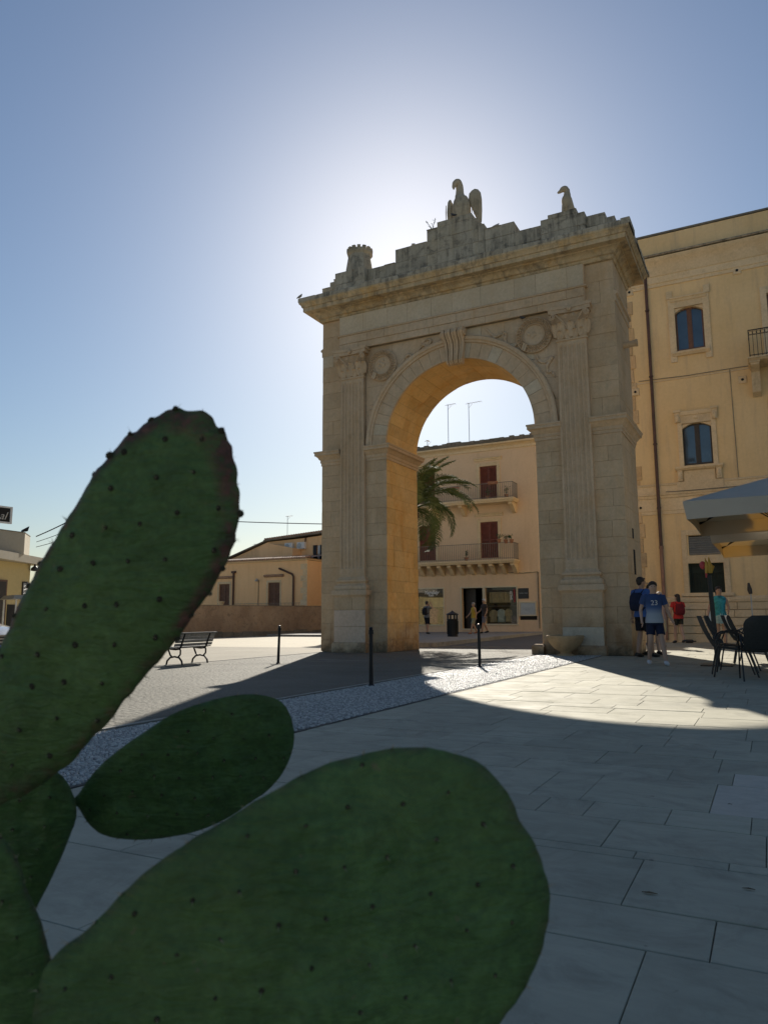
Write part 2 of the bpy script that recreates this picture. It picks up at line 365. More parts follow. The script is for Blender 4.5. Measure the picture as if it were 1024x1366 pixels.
# pebble band between road and pavers
peb = empty('pebble_band', (7.25,-8,0), None, None); peb['kind'] = 'structure'
sheet('mortar_bed', [(6.46,8.02,-30,.2)], MAT['mortar'], -.003, None, peb)
def pebbles():
    rng = np.random.default_rng(3); V = []; F = []; n = 0
    y = -17.5
    while y < -.25:
        sp_ = .031
        x = 6.5+rng.uniform(0,.03)
        while x < 7.99:
            a = rng.uniform(0, PI); rx, ry = rng.uniform(.011,.019), rng.uniform(.009,.014); h = rng.uniform(.006,.014)
            cx, cy = x+rng.uniform(-.006,.006), y+rng.uniform(-.006,.006); z0 = zg(cx)-.006
            ca, sa = math.cos(a), math.sin(a)
            for rr, hh in ((1,0),(.72,.75)):
                for k in range(6):
                    an = k*PI/3; px, py = rx*rr*math.cos(an), ry*rr*math.sin(an)
                    V.append((cx+px*ca-py*sa, cy+px*sa+py*ca, z0+.006*0+h*hh+.004))
            V.append((cx, cy, z0+h+.004))
            for k in range(6):
                F.append((n+k, n+(k+1)%6, n+6+(k+1)%6, n+6+k)); F.append((n+6+k, n+6+(k+1)%6, n+12))
            n += 13; x += sp_*rng.uniform(.9,1.15)
        y += .0275
    me = bpy.data.meshes.new('pebble'); me.from_pydata(V, [], F); me.materials.append(MAT['pebble']); me.shade_smooth()
    o = bpy.data.objects.new('pebbles', me); COL.objects.link(o); o.parent = peb; o.location = -peb.location; o['kind'] = 'stuff'
pebbles()
# limestone pavers
pav = empty('paved_plaza', (10,-10,0), None, None); pav['kind'] = 'structure'
sheet('joint_bed', [(8.03,21,-24.6,9)], MAT['pavejoint'], -.012, None, pav)
sheet('outer_plaza', [(8.03,60,-60,-24.62),(21.02,60,-24.6,9)], MAT['paver'], -.006, None, pav)
rows = [-18.2,-17.75,-17.3,-16.95,-16.45,-15.85,-15.55,-15.06,-14.97,-14.54,-14.25,-13.6,-13.27,-12.82,-12.48]
known = {-16.45:[10.6,11.19,11.43+.35], -15.85:[10.75,11.35,11.9], -15.55:[10.45,11.07,11.75], -15.06:[10.3,11.03,11.36,11.9], -14.97:[10.25,10.89,11.48,12.1],
         -14.54:[10.72,11.08,11.42,11.95], -14.25:[9.8,10.38,10.64,11.24,11.9], -13.6:[10.1,10.98,11.31,12.0]}
y = rows[-1]
while y < 8.9: y += R.choice((.3,.42,.5,.55,.62)); rows.append(round(y,3))
y = rows[0]
while y > -24: y -= R.choice((.42,.5,.62)); rows.insert(0, round(y,3))
slabs = []
for y0, y1 in zip(rows, rows[1:]):
    xs = [8.05]; kn = known.get(y0)
    end = 15 if y0 > -17 else 19
    if kn:
        while xs[-1] < kn[0]-.9: xs.append(xs[-1]+R.uniform(.45,.8))
        xs += kn
    while xs[-1] < end: xs.append(xs[-1]+R.uniform(.42,.95))
    for x0, x1 in zip(xs, xs[1:]):
        if x1-x0 > .12: slabs.append((x0,x1,y0,y1))
def seen_size(s_):
    c = Vector(((s_[0]+s_[1])/2,(s_[2]+s_[3])/2,.05))-CAM; d = c.dot(fwd); x = c.dot(right)/max(d,.01); yy = c.dot(up)/max(d,.01)
    if d < .3 or abs(x) > .62 or yy < -.85: return 0
    return (s_[1]-s_[0])*(s_[3]-s_[2])/d**3
slabs.sort(key=seen_size, reverse=True)
# slabs under the gate's right pier are left out
slabs = [s_ for s_ in slabs if not (s_[0] < 8.66 and s_[3] > -.3 and s_[2] < 2.3)]
EX, EY, EZ = Vector((1,0,0)), Vector((0,1,0)), Vector((0,0,1))
def add_slab(mb, s_):
    x0, x1, y0, y1 = s_; g = .0016; h = R.uniform(-.0015,.0018)
    c = ((x0+x1)/2, (y0+y1)/2, 0)
    tx, ty = R.uniform(-.001,.001), R.uniform(-.001,.001)
    gy = .0034; mb.block((x0+g, y0+gy, zg(x0)-.02), Vector((1,0,KS+tx)), Vector((0,1,ty)), EZ, 0, x1-x0-2*g, 0, y1-y0-2*gy, .02+h, .0022)
MAT['paver_pale'] = stone('pale_paver', (.44,.41,.345), (.48,.45,.38), (.42,.38,.3), pr=0, rough=.7)
for s_ in slabs[:300]:
    pale = abs(s_[0]-11.31) < .01 and abs(s_[2]+13.6) < .01 or (abs(s_[0]-11.24) < .01 and abs(s_[2]+14.25) < .01)
    mb = MB(); add_slab(mb, s_); o = mb.build('paving_slab', MAT['paver_pale' if pale else 'paver'], pav, (s_[0], s_[2], zg(s_[0])), 0)
mb = MB()
for s_ in slabs[300:]: add_slab(mb, s_)
mb.build('far_paving_slabs', MAT['paver'], pav, None, 0)['kind'] = 'stuff'

# ------------------------------------------------------------------ the gate
W, D = 8.64, 2.06
X1, X2 = 2.16, 6.50          # opening
XC, RI, RO, ZS = 4.33, 2.17, 2.79, 5.87
gate = empty('stone_archway', (W/2, D/2, 0), 'great limestone arch gate with fluted pilasters and a wide cornice', 'arch gate')
def arc(n, r, a0=0, a1=PI): return [(XC-r*math.cos(a0+(a1-a0)*i/n), ZS+r*math.sin(a0+(a1-a0)*i/n)) for i in range(n+1)]
# core with the opening, a little behind the facing stones
mb = MB(); e = .03
outline = [(e,-.3),(e,9.9),(W-e,9.9),(W-e,-.3),(X2+e,-.3)]+[(x,z) for x, z in reversed(arc(40, RI+e))]+[(X1-e,-.3)]
n = len(outline)
# triangulated front/back by strips from the arch to the outer frame
def core_face(yy, flip):
    A = arc(40, RI+e); f = []
    vs = [(e,yy,-.3),(X1-e,yy,-.3),(X1-e,yy,ZS),(e,yy,ZS),(X2+e,yy,-.3),(W-e,yy,-.3),(W-e,yy,ZS),(X2+e,yy,ZS)]
    f = [(0,1,2,3),(4,5,6,7)]
    b_ = len(vs)
    for (x,z) in A: vs.append((x,yy,z)); vs.append((x,yy,9.9))
    for i in range(40): f.append((b_+2*i, b_+2*i+2, b_+2*i+3, b_+2*i+1))
    c_ = len(vs); vs += [(e,yy,9.9),(W-e,yy,9.9)]
    f += [(3,2,b_,b_+1,c_), (7,6,c_+1,b_+81,b_+80)]
    mb.add(vs, f)
core_face(e, 0); core_face(D-e, 1)
mb.add([(x,yy,z) for yy in (e,D-e) for x,z in outline], [(i,(i+1)%n,n+(i+1)%n,n+i) for i in range(n)])
mb.build('core', MAT['joint'], gate, None, 0)
blocks = []   # (priority, builder, material)
def wallblocks(o, ea, en, a0, a1, zs, mat, lens=(.45,.95), pri=1, d0=.03, matf=None):
    for i, (z0, z1) in enumerate(zip(zs, zs[1:])):
        a = a0; cuts = [a0]
        if .6 < a1-a0 <= lens[1]*1.15 and pri == 0 and R.random() < .4: cuts.append(a0+(a1-a0)*R.uniform(.35,.65))
        if a1-a0 > lens[1]*1.15:
            a = a0+R.uniform(lens[0]*.6, lens[1])
            while a < a1-lens[0]*.6: cuts.append(a); a += R.uniform(*lens)
        cuts.append(a1)
        for c0, c1 in zip(cuts, cuts[1:]):
            blocks.append((pri, (Vector(o), ea, en, c0, c1, z0, z1, d0+R.uniform(-.004,.005)), matf(z0) if matf else mat))
def courses(z0, z1, h=.40):
    n_ = max(1, round((z1-z0)/h)); c = [z0]
    ws = [R.uniform(.8,1.25) for _ in range(n_)]; sm = sum(ws)
    for q in ws: c.append(c[-1]+q/sm*(z1-z0))
    c[-1] = z1; return c
FN = -EY
pm = lambda z: MAT['gate_pale'] if R.random() < .07 and z > 5.5 else MAT['gate']
zlo, zhi, ztop = courses(0.02, 5.45), courses(5.9, 8.85), courses(8.85, 9.93, .45)
wallblocks((0,e,0), EX, FN, 0, .68, zlo, None, pri=0, matf=pm); wallblocks((0,e,0), EX, FN, 0, .68, zhi, None, pri=0, matf=pm)
wallblocks((0,e,0), EX, FN, 1.50, X1, zlo, None, pri=0, matf=pm)
wallblocks((0,e,0), EX, FN, X2, 7.2, zlo, None, pri=0, matf=pm)
wallblocks((0,e,0), EX, FN, 7.92, W, zlo, None, pri=0, matf=pm); wallblocks((0,e,0), EX, FN, 7.92, W, zhi, None, pri=0, matf=pm)
wallblocks((0,e,0), EX, FN, 0, .68, ztop, MAT['gate'], pri=0); wallblocks((0,e,0), EX, FN, 7.92, W, ztop, MAT['gate'], pri=0)
# entablature ressaut between the outer edges of the pilasters: architrave fasciae and big frieze slabs
mb = MB(); mb.box(.70, 7.90, -.10, e, 8.87, 9.93); mb.build('entablature_core', MAT['joint'], gate, None, 0)
def run(y, z0, z1, mat, lens, d, x0=.68, x1=7.92, pri=0):
    a = x0
    while a < x1-.05:
        b_ = min(x1, a+R.uniform(*lens)); b_ = x1 if x1-b_ < lens[0]*.5 else b_
        blocks.append((pri, (Vector((0,y,0)), EX, FN, a, b_, z0, z1, d+R.uniform(-.002,.003)), mat)); a = b_
run(-.10, 8.86, 9.06, MAT['gate_plain'], (.5,1.0), .035); run(-.10, 9.06, 9.30, MAT['gate_plain'], (.5,1.0), .055)
run(-.10, 9.36, 9.93, MAT['gate_pale'], (.55,.95), .035)
mb = MB(); mb.sweep([(.68,.03),(.68,-.10),(7.92,-.10),(7.92,.03)][::-1], [(0,9.30),(.075,9.305),(.085,9.33),(.06,9.36),(0,9.362)])
mb.build('architrave_moulding', MAT['gate_plain'], gate, None, 40)
for xa, xb in ((.66,.70),(7.90,7.94)):
    mb = MB(); mb.box(xa, xb, -.125, e, 8.86, 9.93); mb.build('entablature_return', MAT['gate_plain'], gate, None, 0)
# spandrels: slabs whose lower edge follows the arch
def spandrel(x0, x1):
    zs = [5.9,6.5,7.1,7.65,8.2,8.86]
    for z0, z1 in zip(zs, zs[1:]):
        a = x0
        while a < x1-.02:
            b_ = min(x1, a+R.uniform(.6,1.0)); b_ = x1 if x1-b_ < .3 else b_
            n_ = 10; pts = []
            for i in range(n_+1):
                x = a+.003+(b_-a-.006)*i/n_; dx = abs(x-XC); zc_ = ZS+math.sqrt(RO**2-dx*dx) if dx < RO else 0
                pts.append((x, max(z0+.003, min(zc_, z1-.003))))
            ok_ = [i for i in range(len(pts)-1) if pts[i][1] < z1-.004 or pts[i+1][1] < z1-.004]
            if ok_ and any(p[1] < z1-.02 for p in pts):
                pts = pts[ok_[0]:ok_[-1]+2]; mb = MB(); m_ = len(pts)
                d_ = R.uniform(-.002,.003)
                vs = [(x,-d_,z) for x, z in pts]+[(x,-d_,z1-.003) for x, z in pts]+[(x,e+.01,z) for x, z in pts]+[(x,e+.01,z1-.003) for x, z in pts]
                fs = []
                for i in range(m_-1):
                    fs += [(i,i+1,m_+i+1,m_+i), (i,2*m_+i,2*m_+i+1,i+1), (m_+i,m_+i+1,3*m_+i+1,3*m_+i)]
                fs += [(0,m_,3*m_,2*m_),(m_-1,3*m_-1,4*m_-1,2*m_-1)]
                mb.add(vs, fs); mb.build('stone_slab', MAT['gate_pale' if R.random() < .125 else 'gate_plain'], gate, ((a+b_)/2,0,(z0+z1)/2), 0)
            a = b_
spandrel(1.50, XC-.001); spandrel(XC, 7.2)
# voussoirs
NV = 25
for i in range(NV):
    if i == NV//2: continue
    a0, a1 = PI*i/NV+.0015, PI*(i+1)/NV-.0015; mb = MB(); m_ = 4
    pr_ = .035+R.uniform(-.004,.006)
    vs = []
    for yy in (-pr_, .05):
        for r in (RI, 2.60):
            for k in range(m_+1):
                an = a0+(a1-a0)*k/m_; vs.append((XC-r*math.cos(an), yy, ZS+r*math.sin(an)))
    q = m_+1; fs = []
    for k in range(m_): fs += [(k,k+1,q+k+1,q+k),(k,k+1,2*q+k+1,2*q+k),(q+k,q+k+1,3*q+k+1,3*q+k)]
    fs += [(0,q,3*q,2*q),(m_,q+m_,3*q+m_,2*q+m_)]
    mb.add(vs, fs)
    mb.build('voussoir', MAT['gate_pale' if R.random() < .3 else 'gate_plain'], gate, (XC-2.4*math.cos((a0+a1)/2),0,ZS+2.4*math.sin((a0+a1)/2)), 0)
mb = MB()   # archivolt moulding
prof = [(2.60,-.02),(2.61,-.075),(2.66,-.085),(2.68,-.12),(2.76,-.13),(2.79,-.10),(2.79,.01)]
A = 60; k_ = len(prof)
vs = [(XC-r*math.cos(PI*i/A), yy, ZS+r*math.sin(PI*i/A)) for i in range(A+1) for r, yy in prof]
mb.add(vs, [(i*k_+j, i*k_+j+1, (i+1)*k_+j+1, (i+1)*k_+j) for i in range(A) for j in range(k_-1)]+[tuple(range(k_)), tuple(range(A*k_, A*k_+k_))])
mb.build('archivolt', MAT['gate_plain'], gate, None, 40)
mb = MB()   # back archivolt
mb.add([(x, -y_+D, z) for x, y_, z in vs], [(i*k_+j, i*k_+j+1, (i+1)*k_+j+1, (i+1)*k_+j) for i in range(A) for j in range(k_-1)]+[tuple(range(k_)), tuple(range(A*k_, A*k_+k_))])
mb.build('rear_archivolt', MAT['gate_plain'], gate, None, 40)
# soffit stones
NS = 21
for i in range(NS):
    a0, a1 = PI*i/NS+.0012, PI*(i+1)/NS-.0012
    ys = [.052, R.uniform(.6,.9), R.uniform(1.2,1.6), D]
    for y0, y1 in zip(ys, ys[1:]):
        mb = MB(); rr = RI+R.uniform(-.004,.004)
        vs = [(XC-r*math.cos(a0+(a1-a0)*k/3), yy, ZS+r*math.sin(a0+(a1-a0)*k/3)) for yy in (y0,y1-.003) for r in (rr, RI+.04) for k in range(4)]
        mb.add(vs, [(k,k+1,8+k+1,8+k) for k in range(3)]+[(k,4+k,5+k,k+1) for k in range(3)]+[(8+k,12+k,13+k,9+k) for k in range(3)]+[(0,8,12,4),(3,11,15,7)])
        mb.build('soffit_stone', MAT['gate_ochre'], gate, (XC-RI*math.cos((a0+a1)/2),(y0+y1)/2,ZS+RI*math.sin((a0+a1)/2)), 60)
# reveals
wallblocks((X1-e,0,0), EY, EX, .03, D-.0, zlo, MAT['gate_ochre'], pri=0.5)
wallblocks((X2+e,0,0), EY, -EX, .03, D-.0, zlo, MAT['gate_ochre'], pri=4)
# right flank, left flank, rear
wallblocks((W-e,0,0), EY, EX, 0, D, zlo, MAT['gate'], pri=1, lens=(.5,1.05)); wallblocks((W-e,0,0), EY, EX, 0, D, zhi[:]+ztop[1:], MAT['gate'], pri=1, lens=(.5,1.05))
wallblocks((e,0,0), EY, -EX, 0, D, zlo+zhi, MAT['gate'], pri=5); wallblocks((e,0,0), EY, -EX, 0, D, ztop, MAT['gate'], pri=5)
wallblocks((0,D-e,0), EX, EY, 0, X1, zlo, MAT['gate'], pri=5); wallblocks((0,D-e,0), EX, EY, X2, W, zlo, MAT['gate'], pri=5)
wallblocks((0,D-e,0), EX, EY, 0, 1.5, zhi, MAT['gate'], pri=5); wallblocks((0,D-e,0), EX, EY, 7.2, W, zhi, MAT['gate'], pri=5)
wallblocks((0,D-e,0), EX, EY, 0, W, ztop, MAT['gate'], pri=5)
# attic: stepped dark blocks on the cornice (x0, x1, top, front y)
ATT = [(-.24,.05,11.24,.32),(.05,.2,11.38,.30),(.2,.36,11.44,.28),(.36,1.40,11.52,.10),(1.40,2.33,11.52,.32),(2.33,3.37,11.93,.34),(3.37,3.72,12.28,.34),
       (3.72,4.80,12.42,.30),(4.80,4.98,12.22,.30),(4.98,5.16,12.0,.30),(5.16,6.02,11.84,.33),(6.02,6.82,11.52,.34),(6.82,7.02,11.52,.12),(7.02,7.78,11.62,.10),(7.78,7.98,11.48,.12),(7.98,8.46,11.44,.33),(8.46,8.70,11.30,.36)]
YB = 1.75
for x0, x1, top, yf in ATT:
    mb = MB(); mb.box(x0+.012, x1-.012, yf+.02, YB-.02, 10.40, top-.015); mb.build('attic_core', MAT['joint'], gate, None, 0)
    zs = [q for q in (10.42,10.78,11.13,11.50,11.90,12.26) if q < top-.10]+[top]
    wallblocks((0,yf+.02,0), EX, FN, x0, x1, zs, MAT['gate_attic'], pri=.7, lens=(.45,.8), d0=.02)
    wallblocks((0,YB-.02,0), EX, EY, x0, x1, zs, MAT['gate_attic'], pri=6, lens=(.3,.55), d0=.02)
    for sx, en in ((x0+.012, -EX), (x1-.012, EX)):
        wallblocks((sx,0,0), EY, en, yf, YB, zs, MAT['gate_attic'], pri=6, lens=(.4,.7), d0=.012)
    a = x0
    while a < x1-.02:
        l_ = R.uniform(.4,.8); l_ = x1-a if x1-a < l_+.12 else l_
        mb = MB(); mb.block((0,yf-.01+R.uniform(-.015,.02),top-.016), EX, EY, EZ, a+.002, a+l_-.002, 0, YB-yf, R.uniform(.014,.030), .007); mb.build('attic_coping', MAT['gate_attic'], gate, None, 0); a += l_
blocks.sort(key=lambda b_: b_[0])
rest = {}
NOBJ = 300-0
for i, (p_, (o_, ea, en, a0, a1, z0, z1, d_), mt) in enumerate(blocks):
    ch_ = .004
    if mt is MAT['gate_attic']: d_ += R.uniform(-.003,.006); ch_ = R.uniform(.005,.009)
    if i < NOBJ:
        mb = MB(); mb.block(o_, ea, EZ, en, a0+.0018, a1-.0018, z0+.0018, z1-.0018, d_, ch_)
        mb.build('stone_block', mt, gate, o_+ea*((a0+a1)/2)+EZ*((z0+z1)/2), 0)
    else: rest.setdefault(mt.name, (MB(), mt))[0].block(o_, ea, EZ, en, a0+.0018, a1-.0018, z0+.0018, z1-.0018, d_, ch_)
for mb, mt in rest.values(): mb.build('small_stone_blocks', mt, gate, None, 0)['kind'] = 'stuff'
# cornice
mb = MB(); path = [(0,0),(W,0),(W,D),(0,D)][::-1]
mb.sweep([(-.0,-.06),(W,-.06),(W,D),(-.0,D)][::-1], [(-.3,9.93),(.02,9.93),(.05,9.97),(.05,10.02),(.10,10.04),(.13,10.10),(.20,10.16),(.24,10.17),(.24,10.20),(.40,10.21),(.42,10.21),(.42,10.33),(.45,10.34),(.47,10.40),(.52,10.45),(.52,10.50),(-.3,10.50)], closed=True)
mb.build('cornice', MAT['gate_cornice'], gate, None, 35)
# worn slabs on the cornice edge
for k, (p0, p1, ax) in enumerate((((-.55,-.575),(9.2,-.575),0), ((9.17,-.6),(9.17,2.6),1), ((-.53,-.6),(-.53,2.6),1))):
    L = 9.75 if ax == 0 else 3.2; a = 0
    while a < L-.05:
        l_ = min(R.uniform(.35,.7), L-a); mb = MB(); t_ = R.uniform(.10,.17); o_ = R.uniform(-.01,.02)
        if ax == 0: mb.block((p0[0]+a, p0[1]+o_, 10.503), EX, EY, EZ, .004, l_-.004, 0, .75, t_, .018)
        elif k == 1: mb.block((p0[0]-.5+o_, p0[1]+.755+a if False else p0[1]+a+.14, 10.503), EY, -EX*-1, EZ, .004, l_-.004, 0, .5, t_, .018)
        else: mb.block((p0[0]+o_-.01, p0[1]+a+.14, 10.503), EY, EX, EZ, .004, l_-.004, 0, .5, t_, .018)
        mb.build('cornice_slab', MAT['gate_attic'], gate, None, 0); a += l_
mb = MB(); mb.box(-.2, W+.2, -.1, 1.9, 10.44, 10.56); mb.build('cornice_bed', MAT['gate_attic'], gate, None, 0)
# imposts
IMP = [(0,5.45),(.02,5.45),(.02,5.53),(.04,5.54),(.04,5.62),(.07,5.64),(.10,5.70),(.15,5.74),(.17,5.745),(.17,5.82),(.19,5.83),(.19,5.87),(0,5.905)]
def impost(path, mat=None):
    mb = MB(); mb.sweep(path, IMP); mb.build('impost_band', mat or MAT['gate_plain'], gate, None, 35)
impost([(1.50,0),(X1,0),(X1,D),(0,D),(0,0),(.68,0)][::-1])
impost([(7.92,0),(W,0),(W,D),(X2,D),(X2,0),(7.2,0)][::-1])
# small upper band on the flanks, at capital height
for pth in ([(-.0,-0),(.0,D)], [(W,D),(W,0)]):
    mb = MB(); mb.sweep([(pth[0][0],pth[0][1]),(pth[1][0],pth[1][1])], [(0,8.84),(.03,8.85),(.03,9.0),(.08,9.03),(.08,9.08),(0,9.12)]); mb.build('flank_band', MAT['gate_plain'], gate, None, 35)
# pilasters
def leaf_strip(mb, c, wdt, h, out, curl=.06, lean=0):
    """acanthus-like leaf against the bell: c = base centre, rises h, tip curls forward"""
    rows_ = 7; cols = 5; vs = []
    for i in range(rows_):
        t_ = i/(rows_-1); wz = wdt*(.55+.75*math.sin(PI*min(1,t_*.95+.1)))*.5*(1 if i < rows_-1 else .55)
        fy = out*(t_**1.5)+ (curl*((t_-.75)/.25)**1 if t_ > .75 else 0); fz = h*(t_ if t_ < .85 else .85+(t_-.85)*.1-.0)
        if i == rows_-1: fz = h*.80
        for j in range(cols):
            s_ = (j/(cols-1)-.5)*2; sc = .012*(1 if j % 2 else -1)
            vs.append((c[0]+s_*wz+lean*t_, c[1]-fy-sc-.02*(1-s_*s_), c[2]+fz))
    nn = rows_*cols; b2 = [(x, y+.03, z) for x, y, z in vs]
    mb.add(vs+b2, [(i*cols+j, i*cols+j+1, (i+1)*cols+j+1, (i+1)*cols+j) for i in range(rows_-1) for j in range(cols-1)]
           +[(nn+i*cols+j, nn+(i+1)*cols+j, nn+(i+1)*cols+j+1, nn+i*cols+j+1) for i in range(rows_-1) for j in range(cols-1)]
           +[(i*cols, (i+1)*cols, nn+(i+1)*cols, nn+i*cols) for i in range(rows_-1)]+[(i*cols+4, nn+i*cols+4, nn+(i+1)*cols+4, (i+1)*cols+4) for i in range(rows_-1)]
           +[(nn-cols+j, nn-cols+j+1, 2*nn-cols+j+1, 2*nn-cols+j) for j in range(cols-1)])
def pilaster(xc, wb, wt):
    p = empty('pilaster', (xc, -.1, 0), None, None); p.parent = gate; p.location = Vector((xc,-.1,0))-gate.location; 
    def fin(mb, name, mat, sm=35):
        o = mb.build(name, mat, None, None, sm); o.parent = p; o.location = (-xc, .1, 0); return o
    # fluted shaft
    mb = MB(); nf = 6; fr = .14; secs = []
    for z, w_, dep_ in ((2.10,wb,0),(2.34,wb,0),(2.40,wb,1),(5.9,(wb+wt)/2,1),(7.80,wt,1),(7.86,wt,0),(7.97,wt,0)):
        m_ = w_*.045; cell = (w_-2*m_)/nf; pts = [(-w_/2, 0)]
        for i in range(nf):
            x0 = -w_/2+m_+i*cell; fw = cell*.72; xs_ = x0+(cell-fw)/2
            for k in range(9):
                an = PI*k/8; pts.append((xs_+fw/2-fw/2*math.cos(an), math.sin(an)*fw*.42*dep_))
        pts.append((w_/2, 0)); secs.append([(xc+x, -.12+y_, z) for x, y_ in pts])
    q = len(secs[0]); vs = [v for s_ in secs for v in s_]
    fs = [(i*q+j, i*q+j+1, (i+1)*q+j+1, (i+1)*q+j) for i in range(len(secs)-1) for j in range(q-1)]
    b_ = len(vs); 
    for s_ in secs: vs += [(s_[0][0], .02, s_[0][2]), (s_[-1][0], .02, s_[0][2])]
    for i in range(len(secs)-1):
        fs += [(i*q, (i+1)*q, b_+2*i+2, b_+2*i), (i*q+q-1, b_+2*i+1, b_+2*i+3, (i+1)*q+q-1)]
    mb.add(vs, fs); fin(mb, 'shaft', MAT['gate_plain'], 25)
    # base and pedestal
    hw = wb/2
    def pth(o): return [(xc-hw,.0),(xc-hw,-.12),(xc+hw,-.12),(xc+hw,.0)][::-1]
    mb = MB(); mb.sweep(pth(0), [(0,1.74),(.10,1.74),(.115,1.77),(.115,1.84),(.10,1.87),(.05,1.885),(.05,1.90),(.03,1.93),(.035,1.96),(.07,1.97),(.08,2.0),(.07,2.04),(.03,2.05),(.02,2.09),(0,2.12)])
    fin(mb, 'base', MAT['gate_plain'], 40)
    pm_ = .10
    mb = MB(); mb.sweep([(xc-hw-pm_,0),(xc-hw-pm_,-.26),(xc+hw+pm_,-.26),(xc+hw+pm_,0)][::-1], [(-.05,1.52),(.0,1.52),(.01,1.56),(.05,1.59),(.06,1.60),(.06,1.70),(.05,1.735),(-.2,1.737)])
    fin(mb, 'pedestal_cornice', MAT['gate_plain'], 40)
    mb = MB(); mb.box(xc-hw-pm_+.01, xc+hw+pm_-.01, -.25, 0, -.1, 1.70); fin(mb, 'pedestal_core', MAT['joint'], 0)
    x0, x1 = xc-hw-pm_, xc+hw+pm_
    for z0, z1 in ((.28,.72),(.72,1.18),(1.18,1.53)):
        c_ = [x0, x0+(x1-x0)*R.uniform(.35,.65), x1] if R.random() < .7 else [x0, x1]
        for a, b2 in zip(c_, c_[1:]):
            mb = MB(); mb.block((0,-.25,0), EX, EZ, FN, a+.003, b2-.003, z0+.002, z1-.002, .012+R.uniform(0,.006), .008)
            fin(mb, 'pedestal_stone', (MAT['patch'] if xc < 4 else MAT['patch2']) if z0 < (1.0 if xc < 4 else .6) and z0 > .2 else MAT['gate'], 0)
        for sx, en in ((x0+.01,-EX),(x1-.01,EX)):
            mb = MB(); mb.block((sx,0,0), EY, EZ, en, -.24, .0, z0+.002, z1-.002, .012, .008); fin(mb, 'pedestal_stone', MAT['gate'], 0)
    mb = MB(); mb.sweep([(x0,0),(x0,-.27),(x1,-.27),(x1,0)][::-1], [(-.2,-.1),(.04,-.1),(.045,.22),(.03,.26),(-.01,.29),(-.2,.29)]); fin(mb, 'plinth', MAT['gate'], 40)
    # capital
    mb = MB(); hb, ht = wt/2, wt/2+.03; z0, z1 = 7.97, 8.66
    mb.sweep([(xc-hb,.0),(xc-hb,-.12),(xc+hb,-.12),(xc+hb,.0)][::-1], [(0,z0-.02),(.03,z0-.01),(.03,z0+.03),(0,z0+.04),(0,z1-.2),(.05,z1),(-.05,z1)])
    fin(mb, 'bell', MAT['gate_plain'], 40)
    mb = MB()
    for k in range(4): leaf_strip(mb, (xc-hb+wt*(k+.5)/4, -.135, z0+.03), wt/4.1, .26, .05)
    for k in range(3): leaf_strip(mb, (xc-hb+wt*(k+.5)/3, -.15, z0+.06), wt/4.0, .47, .09)
    for k in (0, 1): leaf_strip(mb, (xc+(hb+.005)*(-1 if k == 0 else 1), -.13, z0+.1), wt/5, .40, .10, lean=.05*(-1 if k == 0 else 1))
    fin(mb, 'acanthus_leaves', MAT['gate_plain'], 50)
    mb = MB()
    for sg in (-1, 1):
        for q_, (cx_, sz) in enumerate(((hb+.075, .085), (.085, .05))):
            pts = []; rr = []
            for i in range(26):
                a = i/25*2.4*2*PI*.8; r = sz*(1-.8*i/25)
                pts.append((xc+sg*(cx_-r*math.sin(a)*.9 if q_ == 0 else cx_+r*math.sin(a)), -.27-(.0 if q_ else .04)-.03*i/25, z1-.10+r*math.cos(a))); rr.append(.021*(1-.3*i/25) if q_ == 0 else .014)
            mb.tube(pts, rr, 6)
        mb.tube([(xc+sg*.10,-.17,z0+.34),(xc+sg*.2,-.22,z0+.48),(xc+sg*(hb-.02),-.28,z1-.03),(xc+sg*(hb+.05),-.3,z1-.015)], [.02,.022,.024,.02], 6)
    fin(mb, 'volutes', MAT['gate_plain'], 50)
    mb = MB(); top = []
    for i in range(9):
        t_ = i/8*2-1; top.append((xc+t_*(hb+.16), -.30+.07*(1-t_*t_)-.02))
    poly = top+[(xc+hb+.13,.0),(xc-hb-.13,.0)]
    mb.prism(poly, lambda x, y_: (x,y_,z1), lambda x, y_: (x,y_,z1+.10)); poly2 = [(xc+(x-xc)*1.06, y_*1.06) for x, y_ in poly]
    mb.prism(poly2, lambda x, y_: (x,y_,z1+.103), lambda x, y_: (x,y_,z1+.185)); mb.ell((xc,-.29,z1+.09), (.06,.05,.075), 8, 6)
    fin(mb, 'abacus', MAT['gate_plain'], 35)
pilaster(1.10, .82, .76); pilaster(7.56, .78, .74)
# keystone scroll
mb = MB(); zt, zb = 8.86, 7.86
def ks(z): return .33+(z-zb)/(zt-zb)*.14
side = [(0,zb),(-.10,zb+.02),(-.16,zb+.10),(-.13,zb+.22),(-.10,zb+.45),(-.14,zb+.65),(-.26,zb+.76),(-.30,zb+.86),(-.27,zb+.95),(-.2,zt-.01),(0,zt-.01)]
ribs = 7
for r_ in range(ribs):
    f0, f1 = -1+2*r_/ribs+.03, -1+2*(r_+1)/ribs-.03; o2 = 0 if r_ % 2 else .035
    L = [(XC+.03+f0*ks(z)*.72, y_-(o2 if y_ < 0 else 0), z) for y_, z in side]; Rr = [(XC+.03+f1*ks(z)*.72, y_-(o2 if y_ < 0 else 0), z) for y_, z in side]
    nn = len(side); mb.add(L+Rr, [tuple(range(nn)), tuple(range(2*nn-1,nn-1,-1))]+[(i,(i+1)%nn,nn+(i+1)%nn,nn+i) for i in range(nn)])
for sg in (-1,1):
    mb.lathe([(.0,-.02),(.10,-.02),(.10,.02),(.07,.03),(.05,.03)], (0,0,0), 14)
    n0 = len(mb.v)-14*5
    for i in range(n0, len(mb.v)):
        x, y_, z = mb.v[i]; mb.v[i] = (XC+.03+sg*(.335+z), -.2+x, zb+.84+y_)
mb.build('keystone', MAT['gate_plain'], gate, None, 40)
